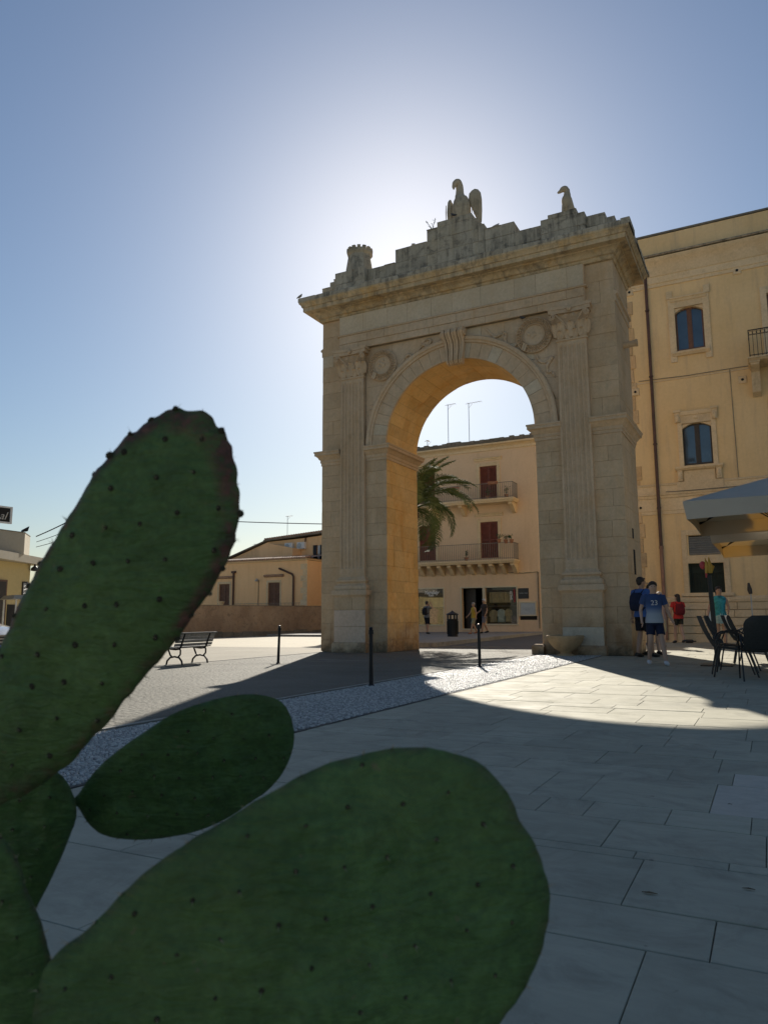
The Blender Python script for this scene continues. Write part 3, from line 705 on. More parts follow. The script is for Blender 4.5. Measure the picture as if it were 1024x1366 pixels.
# medallions with wreaths, and ribbons
def medallion(xc, zc, r, lb):
    md = empty('medallion', (xc,-.03,zc), lb, None); del_ = md.pop('category', None) if 'category' in md.keys() else None
    md.parent = gate; md.location = Vector((xc,-.03,zc))-gate.location
    def fin(mb, name, mat, sm=40):
        o = mb.build(name, mat, None, None, sm); o.parent = md; o.location = (-xc,.03,-zc); return o
    mb = MB(); mb.lathe([(r*1.0,-.03),(r*1.0,.03),(r*.95,.05),(r*.66,.05),(r*.62,.035),(r*.6,.03),(.3*r,.045),(.01,.05)], (xc,-.02,zc), 40, 'y'); fin(mb, 'disc', MAT['gate_plain'])
    mb = MB(); m_ = 30
    for k in range(m_):
        a = 2*PI*k/m_
        for s_ in (-1,0,1):
            rr = r*(.82+.105*s_); aa = a+(s_*.04)
            d_ = Vector((-math.sin(a)*math.cos(s_*.5)+math.cos(a)*math.sin(s_*.5), 0, math.cos(a)*math.cos(s_*.5)+math.sin(a)*math.sin(s_*.5)))
            p_ = Vector((math.cos(a),0,math.sin(a))); 
            c_ = Vector((xc+rr*math.cos(aa), -.085+.008*abs(s_), zc+rr*math.sin(aa)))
            l_ = r*.10; wq = r*.05; q_ = d_.cross(Vector((0,1,0))).normalized()
            mb.add([c_-d_*l_, c_+q_*wq, c_+d_*l_, c_-q_*wq, c_+Vector((0,-.055,0)), c_+Vector((0,.03,0))], [(0,1,4),(1,2,4),(2,3,4),(3,0,4),(1,0,5),(2,1,5),(3,2,5),(0,3,5)])
    fin(mb, 'wreath', MAT['gate_plain'], 0)
    mb = MB(); mb.tube([(xc+r*.62*math.cos(2*PI*i/40), -.075, zc+r*.62*math.sin(2*PI*i/40)) for i in range(41)], .018, 6, False)
    mb.tube([(xc+r*1.0*math.cos(2*PI*i/40), -.06, zc+r*1.0*math.sin(2*PI*i/40)) for i in range(41)], .022, 6, False); fin(mb, 'ring', MAT['gate_plain'], 60)
    # crossed stems tied low on the left
    mb = MB(); a = math.radians(232)
    for o_ in (-.07, .07):
        c_ = Vector((xc+r*.85*math.cos(a+o_), -.11, zc+r*.85*math.sin(a+o_))); d_ = Vector((math.cos(a+.3),0,math.sin(a+.3)))
        mb.obox(c_, d_*r*.2, Vector((0,.03,0)), d_.cross(Vector((0,1,0)))*.03)
    fin(mb, 'stem_tie', MAT['gate_plain'], 0)
    mb = MB()    # worn low relief in the middle
    for k in range(9):
        a = R.uniform(0,2*PI); q_ = R.uniform(0,.3)*r; mb.ell((xc+q_*math.cos(a),-.065,zc+q_*math.sin(a)), (R.uniform(.03,.08),.028,R.uniform(.03,.07)), 8, 5)
    fin(mb, 'worn_relief', MAT['gate_plain'], 60)
medallion(2.07, 8.24, .45, 'left wreathed medallion'); medallion(6.57, 8.30, .47, 'right wreathed medallion')
for pts in (([(2.5,8.0),(2.66,8.12),(2.78,8.36),(2.96,8.40),(3.02,8.30),(3.12,8.44)], [(3.2,8.44),(3.36,8.62),(3.5,8.56),(3.62,8.70),(3.48,8.76),(3.3,8.66)],
             [(2.3,7.84),(2.16,7.62),(2.2,7.48),(2.02,7.38),(2.0,7.16),(1.86,7.04),(1.72,7.10)], [(1.85,7.05),(1.76,6.95),(1.63,6.98)]),
            ([(6.1,8.14),(5.98,8.06),(5.86,8.12),(5.78,8.3),(5.80,8.5),(5.7,8.58)], [(5.68,8.5),(5.5,8.46),(5.38,8.58),(5.26,8.74)], [(5.5,8.46),(5.36,8.36),(5.22,8.30)],
             [(6.62,7.74),(6.68,7.58),(6.84,7.52),(7.02,7.62),(6.9,7.44),(6.88,7.26),(7.0,7.22),(7.08,7.08)])):
    mb = MB()
    for p in pts:
        sm = []
        for i in range(len(p)-1):
            for k in range(5):
                t_ = k/5; p0 = p[max(0,i-1)]; p1 = p[i]; p2 = p[i+1]; p3 = p[min(len(p)-1,i+2)]
                f_ = lambda a,b,c,d: .5*((2*b)+(-a+c)*t_+(2*a-5*b+4*c-d)*t_*t_+(-a+3*b-3*c+d)*t_**3)
                sm.append((f_(p0[0],p1[0],p2[0],p3[0]), -.015-.025*math.sin(i*2+k), f_(p0[1],p1[1],p2[1],p3[1])))
        sm.append((p[-1][0],-.02,p[-1][1]))
        mb.tube(sm, [.018+.028*math.sin(PI*min(1,(i+2)/len(sm))) for i in range(len(sm))], 7)
    mb.build('carved_ribbon', MAT['gate_plain'], gate, None, 60)
# small stone pilot tower on the left end, part of the crown
mb = MB(); tc = (1.0,.52)
mb.lathe([(.45,11.50),(.44,11.62),(.36,12.10),(.38,12.12),(.42,12.18),(.42,12.25),(.2,12.26)], (tc[0],tc[1],0), 8)
tw = mb.build('finial_tower', MAT['gate_attic'], gate, None, 30)
mb = MB()
for k in range(14):
    a = 2*PI*(k+.5)/14; c_ = Vector((tc[0]+.365*math.cos(a), tc[1]+.365*math.sin(a), 12.285)); r_ = Vector((math.cos(a),math.sin(a),0))
    m2_ = MB(); m2_.obox(c_, r_*.04, Vector((-r_.y,r_.x,0))*.052, EZ*.038); m2_.build('merlon', MAT['gate_attic'], gate, None, 0)
# water spout on the right flank
mb = MB(); mb.tube([(W-.05,1.0,7.98),(W+.30,1.0,8.0)], .085, 10); mb.tube([(W+.30,1.0,8.0),(W+.36,1.0,8.0)], .095, 10); mb.build('water_spout', MAT['gate_plain'], gate, None, 30)
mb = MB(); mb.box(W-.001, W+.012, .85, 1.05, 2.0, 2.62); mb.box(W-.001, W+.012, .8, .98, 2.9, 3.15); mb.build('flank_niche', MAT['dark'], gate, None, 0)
# corner foot stones
mb = MB(); mb.block((X2-.22,-.22,zg(6)-.05), EX, EY, EZ, 0, .30, 0, .30, .30, .05); mb.build('corner_stone', MAT['gate'], gate, None, 30)

# ------------------------------------------------------------------ statues on the crown
def skin(name, pts, edges, rad, mat, parent=None, loc=(0,0,0), sub=2, root=0, rz=0, scale=1):
    me = bpy.data.meshes.new(name); me.from_pydata(pts, edges, []); me.materials.append(mat)
    o = bpy.data.objects.new(name, me); COL.objects.link(o)
    m = o.modifiers.new('skin', 'SKIN'); m.use_smooth_shade = True
    for i, r in enumerate(rad):
        sv = me.skin_vertices[0].data[i]; sv.radius = r if isinstance(r, tuple) else (r, r); sv.use_root = (i == root)
    if sub: s_ = o.modifiers.new('sub', 'SUBSURF'); s_.levels = sub; s_.render_levels = sub
    if parent is not None: o.parent = parent
    o.location = loc; o.rotation_euler.z = rz; o.scale = (scale,)*3
    dg = bpy.context.evaluated_depsgraph_get(); dg.update(); me2 = bpy.data.meshes.new_from_object(o.evaluated_get(dg))
    o.modifiers.clear(); o.data = me2; me2.shade_smooth(); me2.name = name
    return o
pel = empty('bird_statue', (4.25,.95,12.43), 'stone pelican statue with long neck and raised wings on the top step of the gate', 'statue')
# facing the viewer (-y); head curls to the left
def body_tube(path, rad, parent, flat=1.0, n=14):
    pts = [Vector(p) for p in path]; P2 = []; R2 = []
    for i in range(len(pts)-1):
        p0, p1, p2, p3 = pts[max(0,i-1)], pts[i], pts[i+1], pts[min(len(pts)-1,i+2)]
        for k in range(4):
            t_ = k/4; P2.append(.5*((2*p1)+(p2-p0)*t_+(2*p0-5*p1+4*p2-p3)*t_*t_+(3*p1-p0-3*p2+p3)*t_**3)); R2.append(rad[i]+(rad[i+1]-rad[i])*(t_*t_*(3-2*t_)))
    P2.append(pts[-1]); R2.append(rad[-1]); mb = MB(); mb.tube(P2, R2, n); mb.v = [(x, y_*flat, z) for x, y_, z in mb.v]
    return lbuild(mb, 'body', MAT['statue'], parent, 70)
body_tube([(0,.0,0),(0,0,.14),(0,-.01,.40),(0,-.02,.66),(-.01,-.03,.84),(-.04,-.02,.98),(-.05,.0,1.12),(-.055,.02,1.28),(-.07,.0,1.40),(-.10,-.05,1.46),(-.15,-.10,1.42),(-.19,-.13,1.33),(-.19,-.15,1.22)],
          [.20,.25,.285,.285,.235,.155,.125,.115,.11,.115,.10,.06,.02], pel, .85)
def wing(pts, th, loc, rz, nm='wing'):
    mb = MB(); m_ = len(pts); c_ = (sum(p[0] for p in pts)/m_, sum(p[1] for p in pts)/m_)
    inner = [(c_[0]+(x-c_[0])*.72, c_[1]+(z-c_[1])*.8) for x, z in pts]
    R0 = Matrix.Rotation(rz, 3, 'Z'); L = Vector(loc)
    f = lambda x, y_, z: tuple(R0 @ Vector((x,y_,z))+L)
    vs = [f(x,0,z) for x, z in pts]+[f(x,-th,z) for x, z in inner]+[f(x,th,z) for x, z in inner]
    fs = [(i,(i+1)%m_,m_+(i+1)%m_,m_+i) for i in range(m_)]+[(i,2*m_+i,2*m_+(i+1)%m_,(i+1)%m_) for i in range(m_)]+[tuple(range(m_,2*m_)), tuple(range(3*m_-1,2*m_-1,-1))]
    for k in range(5):     # feather ridges
        x = c_[0]+(k-2)*.055; mb.tube([f(x, -th*.9, c_[1]-.42+.05*abs(k-2)), f(x, -th*1.25, c_[1]), f(x*1.0, -th*.8, c_[1]+.25)], [.008,.016,.01], 5)
    mb.add(vs, fs); return lbuild(mb, nm, MAT['statue'], pel, 40)
wing([(-.03,1.02),(.05,1.1),(.14,1.14),(.24,1.1),(.32,.98),(.35,.75),(.35,.4),(.33,.05),(.26,-.02),(.18,.15),(.08,.42),(-.02,.68),(-.05,.85)], .06, (.27,.02,.02), .15)
wing([(-.10,.95),(-.05,1.0),(.0,.98),(.05,.85),(.06,.6),(.04,.25),(0,0),(-.08,0),(-.11,.3),(-.12,.7)], .06, (-.33,-.02,0), -.1)
mb = MB()
for sx in (-.12,.12): mb.tube([(sx,-.1,.12),(sx*1.1,-.14,.0)], [.05,.04], 6); mb.ell((sx*1.1,-.17,.02),(.06,.09,.03),8,5)
lbuild(mb, 'feet', MAT['statue'], pel, 40)
mb = MB(); mb.ell((.02,.0,.02),(.40,.3,.05),14,5); lbuild(mb, 'nest_base', MAT['statue'], pel, 40)
dog = empty('hound_statue', (7.36,.95,11.63), 'stone seated greyhound statue looking left on the right end of the gate', 'statue')
body_tube([(.08,.14,.03),(.08,.12,.16),(.06,.05,.36),(.03,-.02,.58),(.01,-.05,.76),(.02,-.04,.90),(.02,-.03,1.01),(-.02,-.05,1.10),(-.08,-.08,1.09),(-.15,-.11,1.03),(-.21,-.14,.99)],
          [.15,.19,.175,.155,.145,.10,.08,.088,.08,.048,.026], dog, 1)
for sx in (-1,1):
    skin('foreleg', [(.01+sx*.075,-.10,.66),(.0+sx*.08,-.14,.42),(-.01+sx*.085,-.15,.2),(-.01+sx*.09,-.16,.04),(-.03+sx*.09,-.22,.02)], [(0,1),(1,2),(2,3),(3,4)], [.055,.045,.033,.033,.035], MAT['statue'], dog, sub=1, root=0)
    skin('hind_leg', [(.05+sx*.12,.12,.2),(.02+sx*.15,-.02,.3),(.04+sx*.15,.08,.08),(.0+sx*.15,-.06,.03)], [(0,1),(1,2),(2,3)], [.1,.07,.045,.04], MAT['statue'], dog, sub=1, root=0)
    mb = MB(); mb.tube([(.0+sx*.03,-.03,1.13),(.03+sx*.045,.0,1.09),(.04+sx*.05,.01,1.03)], [.018,.018,.006], 6); lbuild(mb, 'ear', MAT['statue'], dog, 40)
mb = MB(); mb.tube([(.1,.2,.08),(.22,.26,.04),(.3,.2,.03)], [.03,.025,.012], 6); lbuild(mb, 'tail', MAT['statue'], dog, 40)
mb = MB(); mb.box(-.25,.25,-.27,.27,-.02,.03); lbuild(mb, 'plinth', MAT['statue'], dog, 0)
# pigeons
pg = simple('pigeon_feathers', (.05,.05,.055), .7, 0, .4, 30, 0)
pgl = simple('pale_pigeon_feathers', (.24,.23,.22), .7, 0, .3, 30, 0)
def pigeon(p, rz, lab, mt):
    t_ = empty('pigeon', p, lab, 'pigeon', 'pigeons perched on the gate', rz); t_.scale = (.75,.75,.75)
    skin('body', [(-.16,0,.06),(-.06,0,.09),(.02,0,.10),(.075,0,.15),(.09,0,.195),(.125,0,.185)], [(i,i+1) for i in range(5)], [(.018,.012),(.042,.04),(.055,.055),(.035,.035),(.026,.026),(.007,.007)], mt, t_, sub=1, root=2)
    mb = MB()
    for s_ in (-.012,.012): mb.tube([(.0,s_,.06),(.0,s_,.0)], .005, 5)
    lbuild(mb, 'leg', MAT['terracotta'], t_)
pigeon((-.50,-.55,10.62), 0, 'pale pigeon on the far left tip of the gate cornice', pgl)
pigeon((2.86,.5,11.96), 1.5, 'pale pigeon left of the bird statue on the gate step', pgl)
pigeon((5.45,.5,11.87), .5, 'pale pigeon right of the bird statue on the gate step', pgl)
pigeon((3.70,-.45,10.62), 2.4, 'dark pigeon on the cornice edge below the bird statue', pg)
pigeon((4.25,.28,12.42), 3.1, 'dark pigeon at the feet of the bird statue', pg)
pigeon((6.30,-.13,8.72), 2.6, 'dark pigeon sitting on top of the right wreath', pg)
# weed growing on the step
def weed(p, h, lab, n_=26, spread=.2, leafw=.03, nm='weed', cat='plant', mat=None, group=None):
    t_ = empty(nm, p, lab, cat, group); mb = MB()
    rr = random.Random(int(p[0]*100))
    tips = []
    for k in range(5):
        a = rr.uniform(0,2*PI); e_ = (math.cos(a)*spread*rr.uniform(.3,1), math.sin(a)*spread*rr.uniform(.3,1), h*rr.uniform(.6,1)); mb.tube([(0,0,0),(e_[0]*.4,e_[1]*.4,e_[2]*.6),e_], [.008,.005,.003], 5); tips.append(e_)
    lbuild(mb, 'stem', MAT['leaf'], t_)
    mb = MB()
    for k in range(n_):
        e_ = tips[k%5]; f = rr.uniform(.3,1.05); c_ = Vector(e_)*f+Vector((rr.uniform(-.04,.04),rr.uniform(-.04,.04),rr.uniform(-.03,.03)))
        a = Vector((rr.uniform(-1,1),rr.uniform(-1,1),rr.uniform(-.3,.6))).normalized(); b2 = a.cross(Vector((rr.uniform(-1,1),rr.uniform(-1,1),1))).normalized()
        mb.add([c_, c_+a*leafw+b2*leafw*.45, c_+a*leafw*2.2, c_+a*leafw-b2*leafw*.45], [(0,1,2,3)])
    o = lbuild(mb, 'foliage', mat or MAT['leaf'], t_, 0); return t_
weed((3.50,.45,12.28), .34, 'small leafy weed sprouting on the gate step left of the bird statue')

# ------------------------------------------------------------------ wall helper with rectangular holes (plane y = const, outside towards -y)
def wall_holes(mb, y, x0, x1, z0, z1, holes, depth=.22):
    xs = sorted({x0,x1}|{v for h in holes for v in (h[0],h[1]) if x0 < v < x1}); zs = sorted({z0,z1}|{v for h in holes for v in (h[2],h[3]) if z0 < v < z1})
    for a, b_ in zip(xs, xs[1:]):
        for c, d in zip(zs, zs[1:]):
            mx, mz = (a+b_)/2, (c+d)/2
            if any(h[0] < mx < h[1] and h[2] < mz < h[3] for h in holes): continue
            mb.add([(a,y,c),(b_,y,c),(b_,y,d),(a,y,d)], [(0,1,2,3)])
    for a, b_, c, d in holes:
        mb.add([(a,y,c),(b_,y,c),(b_,y,d),(a,y,d),(a,y+depth,c),(b_,y+depth,c),(b_,y+depth,d),(a,y+depth,d)], [(0,1,5,4),(1,2,6,5),(2,3,7,6),(3,0,4,7)])
def shell(mb, x0, x1, y0, y1, z0, z1, front=False):
    """back, sides and roof"""
    f = [(1,2,6,5),(2,3,7,6),(3,0,4,7),(4,5,6,7)]
    mb.add([(x0,y0,z0),(x1,y0,z0),(x1,y1,z0),(x0,y1,z0),(x0,y0,z1),(x1,y0,z1),(x1,y1,z1),(x0,y1,z1)], f+([(0,1,5,4)] if front else []))

# ------------------------------------------------------------------ yellow palazzo on the right (front plane y = 9)
pal = empty('yellow_palazzo', (14,15,0), 'tall yellow plastered palazzo behind the right side of the gate', 'building')
YF = 9.0; PX0, PX1 = 7.52, 24.0
cols = [9.72, 16.3, 20.2]
holes = [(c-.47,c+.47,10.35,11.95) for c in cols]+[(c-.47,c+.47,6.17,7.66) for c in cols]+[(c-.55,c+.55,1.74,2.74) for c in cols]+[(c-.5,c+.5,3.02,3.70) for c in cols]+[(12.2,13.4,9.4,11.9),(12.2,13.4,5.6,8.0)]
mb = MB(); wall_holes(mb, YF, PX0, PX1, 1.6, 14.9, holes, .3); shell(mb, PX0, PX1, YF, 22, -.3, 14.9)
mb.build('wall', MAT['yellow'], pal, None, 0)
# rusticated stone base, course by course
mb = MB(); mb.box(PX0+.02, PX1, YF-.04, YF+.3, -.3, 1.55); mb.build('base_core', MAT['joint'], pal, None, 0)
zb_ = [.0,.36,.62,.90,1.16,1.42]
for z0, z1 in zip(zb_, zb_[1:]):
    a = PX0
    while a < 15:
        l_ = R.uniform(.7,1.4); mb = MB(); mb.block((0,YF-.04,0), EX, EZ, FN, a+.008, a+l_-.008, z0+.012, z1-.012, .035, .012); mb.build('base_stone', MAT['trim'], pal, None, 0); a += l_
mb = MB(); mb.sweep([(PX0,YF),(PX1,YF)][::-1], [(0,1.42),(.09,1.42),(.11,1.47),(.11,1.56),(.06,1.60),(0,1.62)]); mb.build('base_moulding', MAT['trim'], pal, None, 35)
# quoins at the left corner
zq = .0; k = 0
while zq < 13.2:
    h = .52; wq = .30 if k % 2 == 0 else .22
    if not (4.4 < zq < 5.4):
        mb = MB(); mb.block((0,YF,0), EX, EZ, FN, PX0-.03, PX0+wq, zq+1.62+.01, zq+1.62+h-.01, .04, .015); mb.build('quoin', MAT['quoin'], pal, None, 0)
        mb = MB(); mb.block((PX0,0,0), EY, EZ, -EX, YF+.001, YF+wq+.1, zq+1.62+.01, zq+1.62+h-.01, .04, .015); mb.build('quoin', MAT['quoin'], pal, None, 0)
    zq += h; k += 1
    if zq+1.62+h > 13.0: break
pth = [(PX0,22),(PX0,YF),(PX1,YF)][::-1]
def band(prof, mat, name): 
    mb = MB(); mb.sweep(pth, prof); mb.build(name, mat, pal, None, 35)
band([(0,4.5),(.03,4.5),(.03,4.62),(.045,4.63),(.045,5.06),(.08,5.08),(.10,5.16),(.14,5.18),(.14,5.24),(.05,5.26),(.05,5.50),(.08,5.52),(.08,5.58),(0,5.60)], MAT['trim'], 'string_course')
band([(0,9.32),(.025,9.33),(.025,9.37),(0,9.38)], MAT['trim'], 'thin_string')
band([(0,12.9),(.04,12.9),(.04,13.02),(.07,13.04),(.07,13.28),(.10,13.30),(.16,13.55),(.26,13.75),(.36,13.84),(.38,13.9),(0,13.95)], MAT['trim'], 'eaves_cornice')
band([(0,13.952),(.385,13.95),(.40,13.99),(.37,14.03),(0,14.10)], MAT['eavesedge'], 'eaves_edge')
mb = MB(); mb.box(PX0+.05, PX1, YF+.05, YF+.3, 14.1, 14.93); mb.build('roof_parapet', MAT['parapet'], pal, None, 0)
mb = MB(); mb.box(PX0, PX1, YF-.02, YF+.4, 14.933, 15.0); mb.build('parapet_coping', MAT['darkedge'], pal, None, 0)
def arch_top(mb, x0, x1, zs, zt, y0, y1, n_=8):   # spandrel filler under a segmental arch
    for i in range(n_):
        a, b_ = x0+(x1-x0)*i/n_, x0+(x1-x0)*(i+1)/n_
        za, zb2 = [zs+(zt-zs)*(1-((2*(q-x0)/(x1-x0)-1)**2)) for q in (a,b_)]
        mb.add([(a,y0,za),(b_,y0,zb2),(b_,y0,zt+.001),(a,y0,zt+.001),(a,y1,za),(b_,y1,zb2),(b_,y1,zt+.001),(a,y1,zt+.001)], [(0,1,2,3),(0,4,5,1),(7,6,5,4)])
def sash(xc, z0, z1, hw, y, wood, par, nm='window', bars=True):
    wdw = MB(); fw = .05
    for a, b_, c, d in ((xc-hw,xc-hw+fw,z0,z1),(xc+hw-fw,xc+hw,z0,z1),(xc-hw+fw,xc+hw-fw,z0,z0+fw+.04),(xc-hw+fw,xc+hw-fw,z1-fw,z1)): wdw.box(a,b_,y-.03,y+.03,c,d)
    wdw.box(xc-.05,xc+.05,y-.045,y+.03,z0+.01,z1-.01)
    for s_ in (-1,1): wdw.box(xc+s_*.05-(.03 if s_ < 0 else 0), xc+s_*.05+(.03 if s_ > 0 else 0), y-.035, y+.03, z0+.02, z1-.02)
    o = wdw.build(nm, wood, par, None, 0)
    for s_ in (-1,1):
        p = MB(); xa, xb = sorted((xc+s_*.07, xc+s_*(hw-fw))); p.box(xa,xb,y-.003,y+.006,z0+.08,z1-.05); q = p.build('pane', MAT['bluepane'], None, None, 0); q.parent = o; q.location = (0,0,0)
    return o
for c in cols:
    w1 = sash(c, 10.35, 11.95, .46, YF+.16, MAT['wood'], pal)
    w2 = sash(c, 6.17, 7.66, .46, YF+.16, MAT['darkwood'], pal)
    for za_, zb_2 in ((11.78,11.96),(7.50,7.67)):
        mb = MB(); arch_top(mb, c-.47, c+.47, za_, zb_2, YF+.0, YF+.3); mb.build('arched_lintel', MAT['trim'], pal, None, 0)
    # upper surround with ears
    mb = MB(); y0 = YF-.05
    mb.box(c-.68,c-.47,y0,YF,9.95,12.35); mb.box(c+.47,c+.68,y0,YF,9.95,12.35); mb.box(c-.47,c+.47,y0,YF,11.96,12.35)
    mb.box(c-.72,c-.52,y0-.03,y0,12.33,12.62); mb.box(c+.52,c+.72,y0-.03,y0,12.33,12.62)
    mb.build('window_surround', MAT['trim'], pal, None, 0)
    mb = MB(); mb.sweep([(c-.60,y0),(c+.60,y0)][::-1], [(0,12.2),(.03,12.2),(.05,12.27),(.09,12.3),(.09,12.35),(0,12.38)]); mb.build('hood_mould', MAT['trim'], pal, None, 35)
    mb = MB(); mb.sweep([(c-.62,y0),(c+.62,y0)][::-1], [(0,10.16),(.03,10.16),(.06,10.22),(.09,10.24),(.09,10.31),(-.16,10.345)]); mb.build('window_sill', MAT['trim'], pal, None, 35)
    # lower surround with brackets
    mb = MB(); mb.box(c-.62,c-.47,y0,YF,6.14,8.0); mb.box(c+.47,c+.62,y0,YF,6.14,8.0); mb.box(c-.47,c+.47,y0,YF,7.67,8.0); mb.build('window_surround', MAT['trim'], pal, None, 0)
    mb = MB()
    for s_ in (-1,1):
        mb.box(c+s_*.6-.09,c+s_*.6+.09,y0-.05,y0,7.72,8.08); mb.ell((c+s_*.6,y0-.05,7.85),(.08,.06,.14),8,6)
        mb.box(c+s_*.6-.12,c+s_*.6+.12,y0-.09,y0,8.08,8.16)
    mb.sweep([(c-.5,y0),(c+.5,y0)][::-1], [(0,7.95),(.03,7.96),(.06,8.05),(.06,8.10),(0,8.12)]); mb.ell((c,y0,7.86),(.1,.04,.07),8,5)
    mb.build('hood_brackets', MAT['trim'], pal, None, 40)
    mb = MB(); mb.sweep([(c-.76,YF),(c+.76,YF)][::-1], [(0,5.99),(.12,5.99),(.18,6.04),(.2,6.06),(.2,6.12),(-.16,6.165)]); mb.build('window_sill', MAT['trim'], pal, None, 35)
    mb = MB()
    for s_ in (-1,1): mb.box(c+s_*.62-.08,c+s_*.62+.08,YF-.14,YF,5.62,5.99); mb.ell((c+s_*.62,YF-.13,5.8),(.07,.06,.15),8,6)
    mb.box(c-.5,c+.5,YF-.06,YF,5.60,5.985); mb.box(c-.74,c+.74,YF-.11,YF-.0,5.10,5.60)
    mb.build('sill_apron', MAT['trim'], pal, None, 40)
    # ground floor: surround, louvre, window
    mb = MB(); mb.box(c-.73,c-.56,y0,YF,1.63,3.9); mb.box(c+.56,c+.73,y0,YF,1.63,3.9); mb.box(c-.56,c+.56,y0,YF,3.72,3.9); mb.box(c-.56,c+.56,y0,YF,2.745,3.01); mb.box(c-.82,c+.82,y0-.06,YF,1.622,1.73)
    mb.build('window_surround', MAT['white'] if False else MAT['trim'], pal, None, 0)
    for k in range(8):
        z = 3.06+k*.08; s2 = MB(); s2.obox((c, YF+.05, z), (.49,0,0), (0,.035,-.03), (0,.003,.004)); s2.build('louvre_slat', MAT['greymetal'], pal, None, 0)
    mb = MB(); mb.box(c-.5,c+.5,YF+.14,YF+.16,3.02,3.7); mb.build('louvre_back', MAT['dark'], pal, None, 0)
    mb = MB(); mb.box(c-.55,c+.55,YF+.2,YF+.22,1.74,2.74); mb.build('window_recess', MAT['greendark'], pal, None, 0)
    mb = MB(); 
    for a, b_, cc, d in ((-.55,-.5,1.74,2.74),(.5,.55,1.74,2.74),(-.5,.5,1.74,1.79),(-.5,.5,2.68,2.74)): mb.box(c+a,c+b_,YF+.1,YF+.15,cc,d)
    mb.box(c-.5,c+.5,YF+.12,YF+.14,2.42,2.47)
    fo = mb.build('window', MAT['greendark'], pal, None, 0)
    mb = MB(); 
    for k in range(9): mb.box(c-.46+k*.1,c-.44+k*.1,YF+.13,YF+.15,1.79,2.42)
    q = mb.build('bars', MAT['greendark'], None, None, 0); q.parent = fo; q.location = (0,0,0)
# wall anchor plates
for x, z in ((7.74,12.9),(7.76,9.06),(11.27,8.97),(11.36,12.92),(7.72,4.78),(14.6,9.0),(14.6,12.9)):
    mb = MB(); mb.block((0,YF-.0,0), EX, EZ, FN, x-.13, x+.13, z-.13, z+.13, .05, .02, 0); mb.m = 1; mb.lathe([(.045,-.0),(.045,.02),(.02,.03)], (x,YF-.05,z), 10, 'y'); mb.build('anchor_plate', [MAT['trim'],MAT['iron']], pal, None, 30)
# downpipe
mb = MB(); mb.tube([(8.34,YF-.10,13.7),(8.34,YF-.14,5.0)], .055, 10); mb.tube([(8.34,YF-.14,5.02),(8.34,YF-.14,3.3)], .058, 10)
for z in (12,9.5,7,4.7): mb.tube([(8.34,YF-.135,z),(8.34,YF-.135,z+.05)], .075, 10)
mb.m = 1; mb.tube([(8.34,YF-.14,3.3),(8.34,YF-.14,.15)], .065, 10); mb.tube([(8.34,YF-.14,3.28),(8.34,YF-.14,3.38)], .078, 10)
mb.build('downpipe', [MAT['pipe'],MAT['pipe_low']], pal, None, 30)
mb = MB(); mb.tube([(7.9,YF-.03,9.44),(9.5,YF-.03,9.40),(11.2,YF-.03,9.43),(13,YF-.03,9.40)], .012, 5); mb.tube([(8.6,YF-.16,5.27),(9.4,YF-.16,5.26),(12.5,YF-.16,5.28)], .014, 5); mb.tube([(10.9,YF-.03,9.4),(10.92,YF-.03,5.6)], .010, 5)
mb.build('wall_cable', MAT['darkedge'], pal, None, 30)
# balcony
def iron_balcony(par, x0, x1, yf, yw, z, h, pitch=.12, rail=None, slab=.1, scroll=False, slabmat=None, sides=True):
    rail = rail or MAT['iron']
    mb = MB(); mb.sweep([(x0,yw),(x0,yf),(x1,yf),(x1,yw)][::-1], [(-.4,z-slab),(-.03,z-slab),(0,z-slab*.6),(.04,z-slab*.4),(.04,z),(-.4,z)]); mb.box(x0+.3,x1-.3,yf+.3,yw,z-slab+.002,z-.002); sl_ = mb.build('balcony_slab', slabmat or MAT['balcstone'], par, None, 35)
    mb = MB(); a = x0+.04
    mb.box(x0+.02,x1-.02,yf+.02,yf+.05,z+h-.03,z+h); mb.box(x0+.02,x1-.02,yf+.025,yf+.045,z+.06,z+.08)
    for xx in (x0+.02, x1-.05): mb.box(xx,xx+.03,yf+.05,yw,z+h-.03,z+h); mb.box(xx+.005,xx+.025,yf+.05,yw,z+.06,z+.08)
    while a < x1-.03: mb.box(a-.008,a+.008,yf+.027,yf+.043,z,z+h-.03); a += pitch
    yy = yf+.1
    while yy < yw:
        for xx in (x0+.035,x1-.035): mb.box(xx-.008,xx+.008,yy-.008,yy+.008,z,z+h-.03)
        yy += pitch
    if scroll:
        mb.box(x0+.02,x1-.02,yf+.025,yf+.045,z+h-.19,z+h-.175); a = x0+.1
        while a < x1-.08: mb.tube([(a+.055*math.cos(q*PI/5),yf+.035,z+h-.11+.055*math.sin(q*PI/5)) for q in range(11)], .007, 4, False); a += .12
    o = mb.build('railing', rail, None, None, 0); o.parent = sl_; o.location = (0,0,0)
    return sl_
iron_balcony(pal, 11.52, 14.0, YF-.95, YF, 9.43, .95, scroll=True)
mb = MB()
for xb in (11.68, 13.8):
    sd_ = [(0,9.33),(-.85,9.33),(-.87,9.2),(-.72,9.12),(-.5,9.05),(-.38,8.85),(-.34,8.6),(-.26,8.42),(-.14,8.36),(0,8.30)]
    mb.prism(sd_, lambda y_, z: (xb-.13,YF+y_,z), lambda y_, z: (xb+.13,YF+y_,z)); mb.box(xb-.16,xb+.16,YF-.9,YF-.005,9.26,9.329)
mb.build('balcony_bracket', MAT['balcstone'], pal, None, 30)
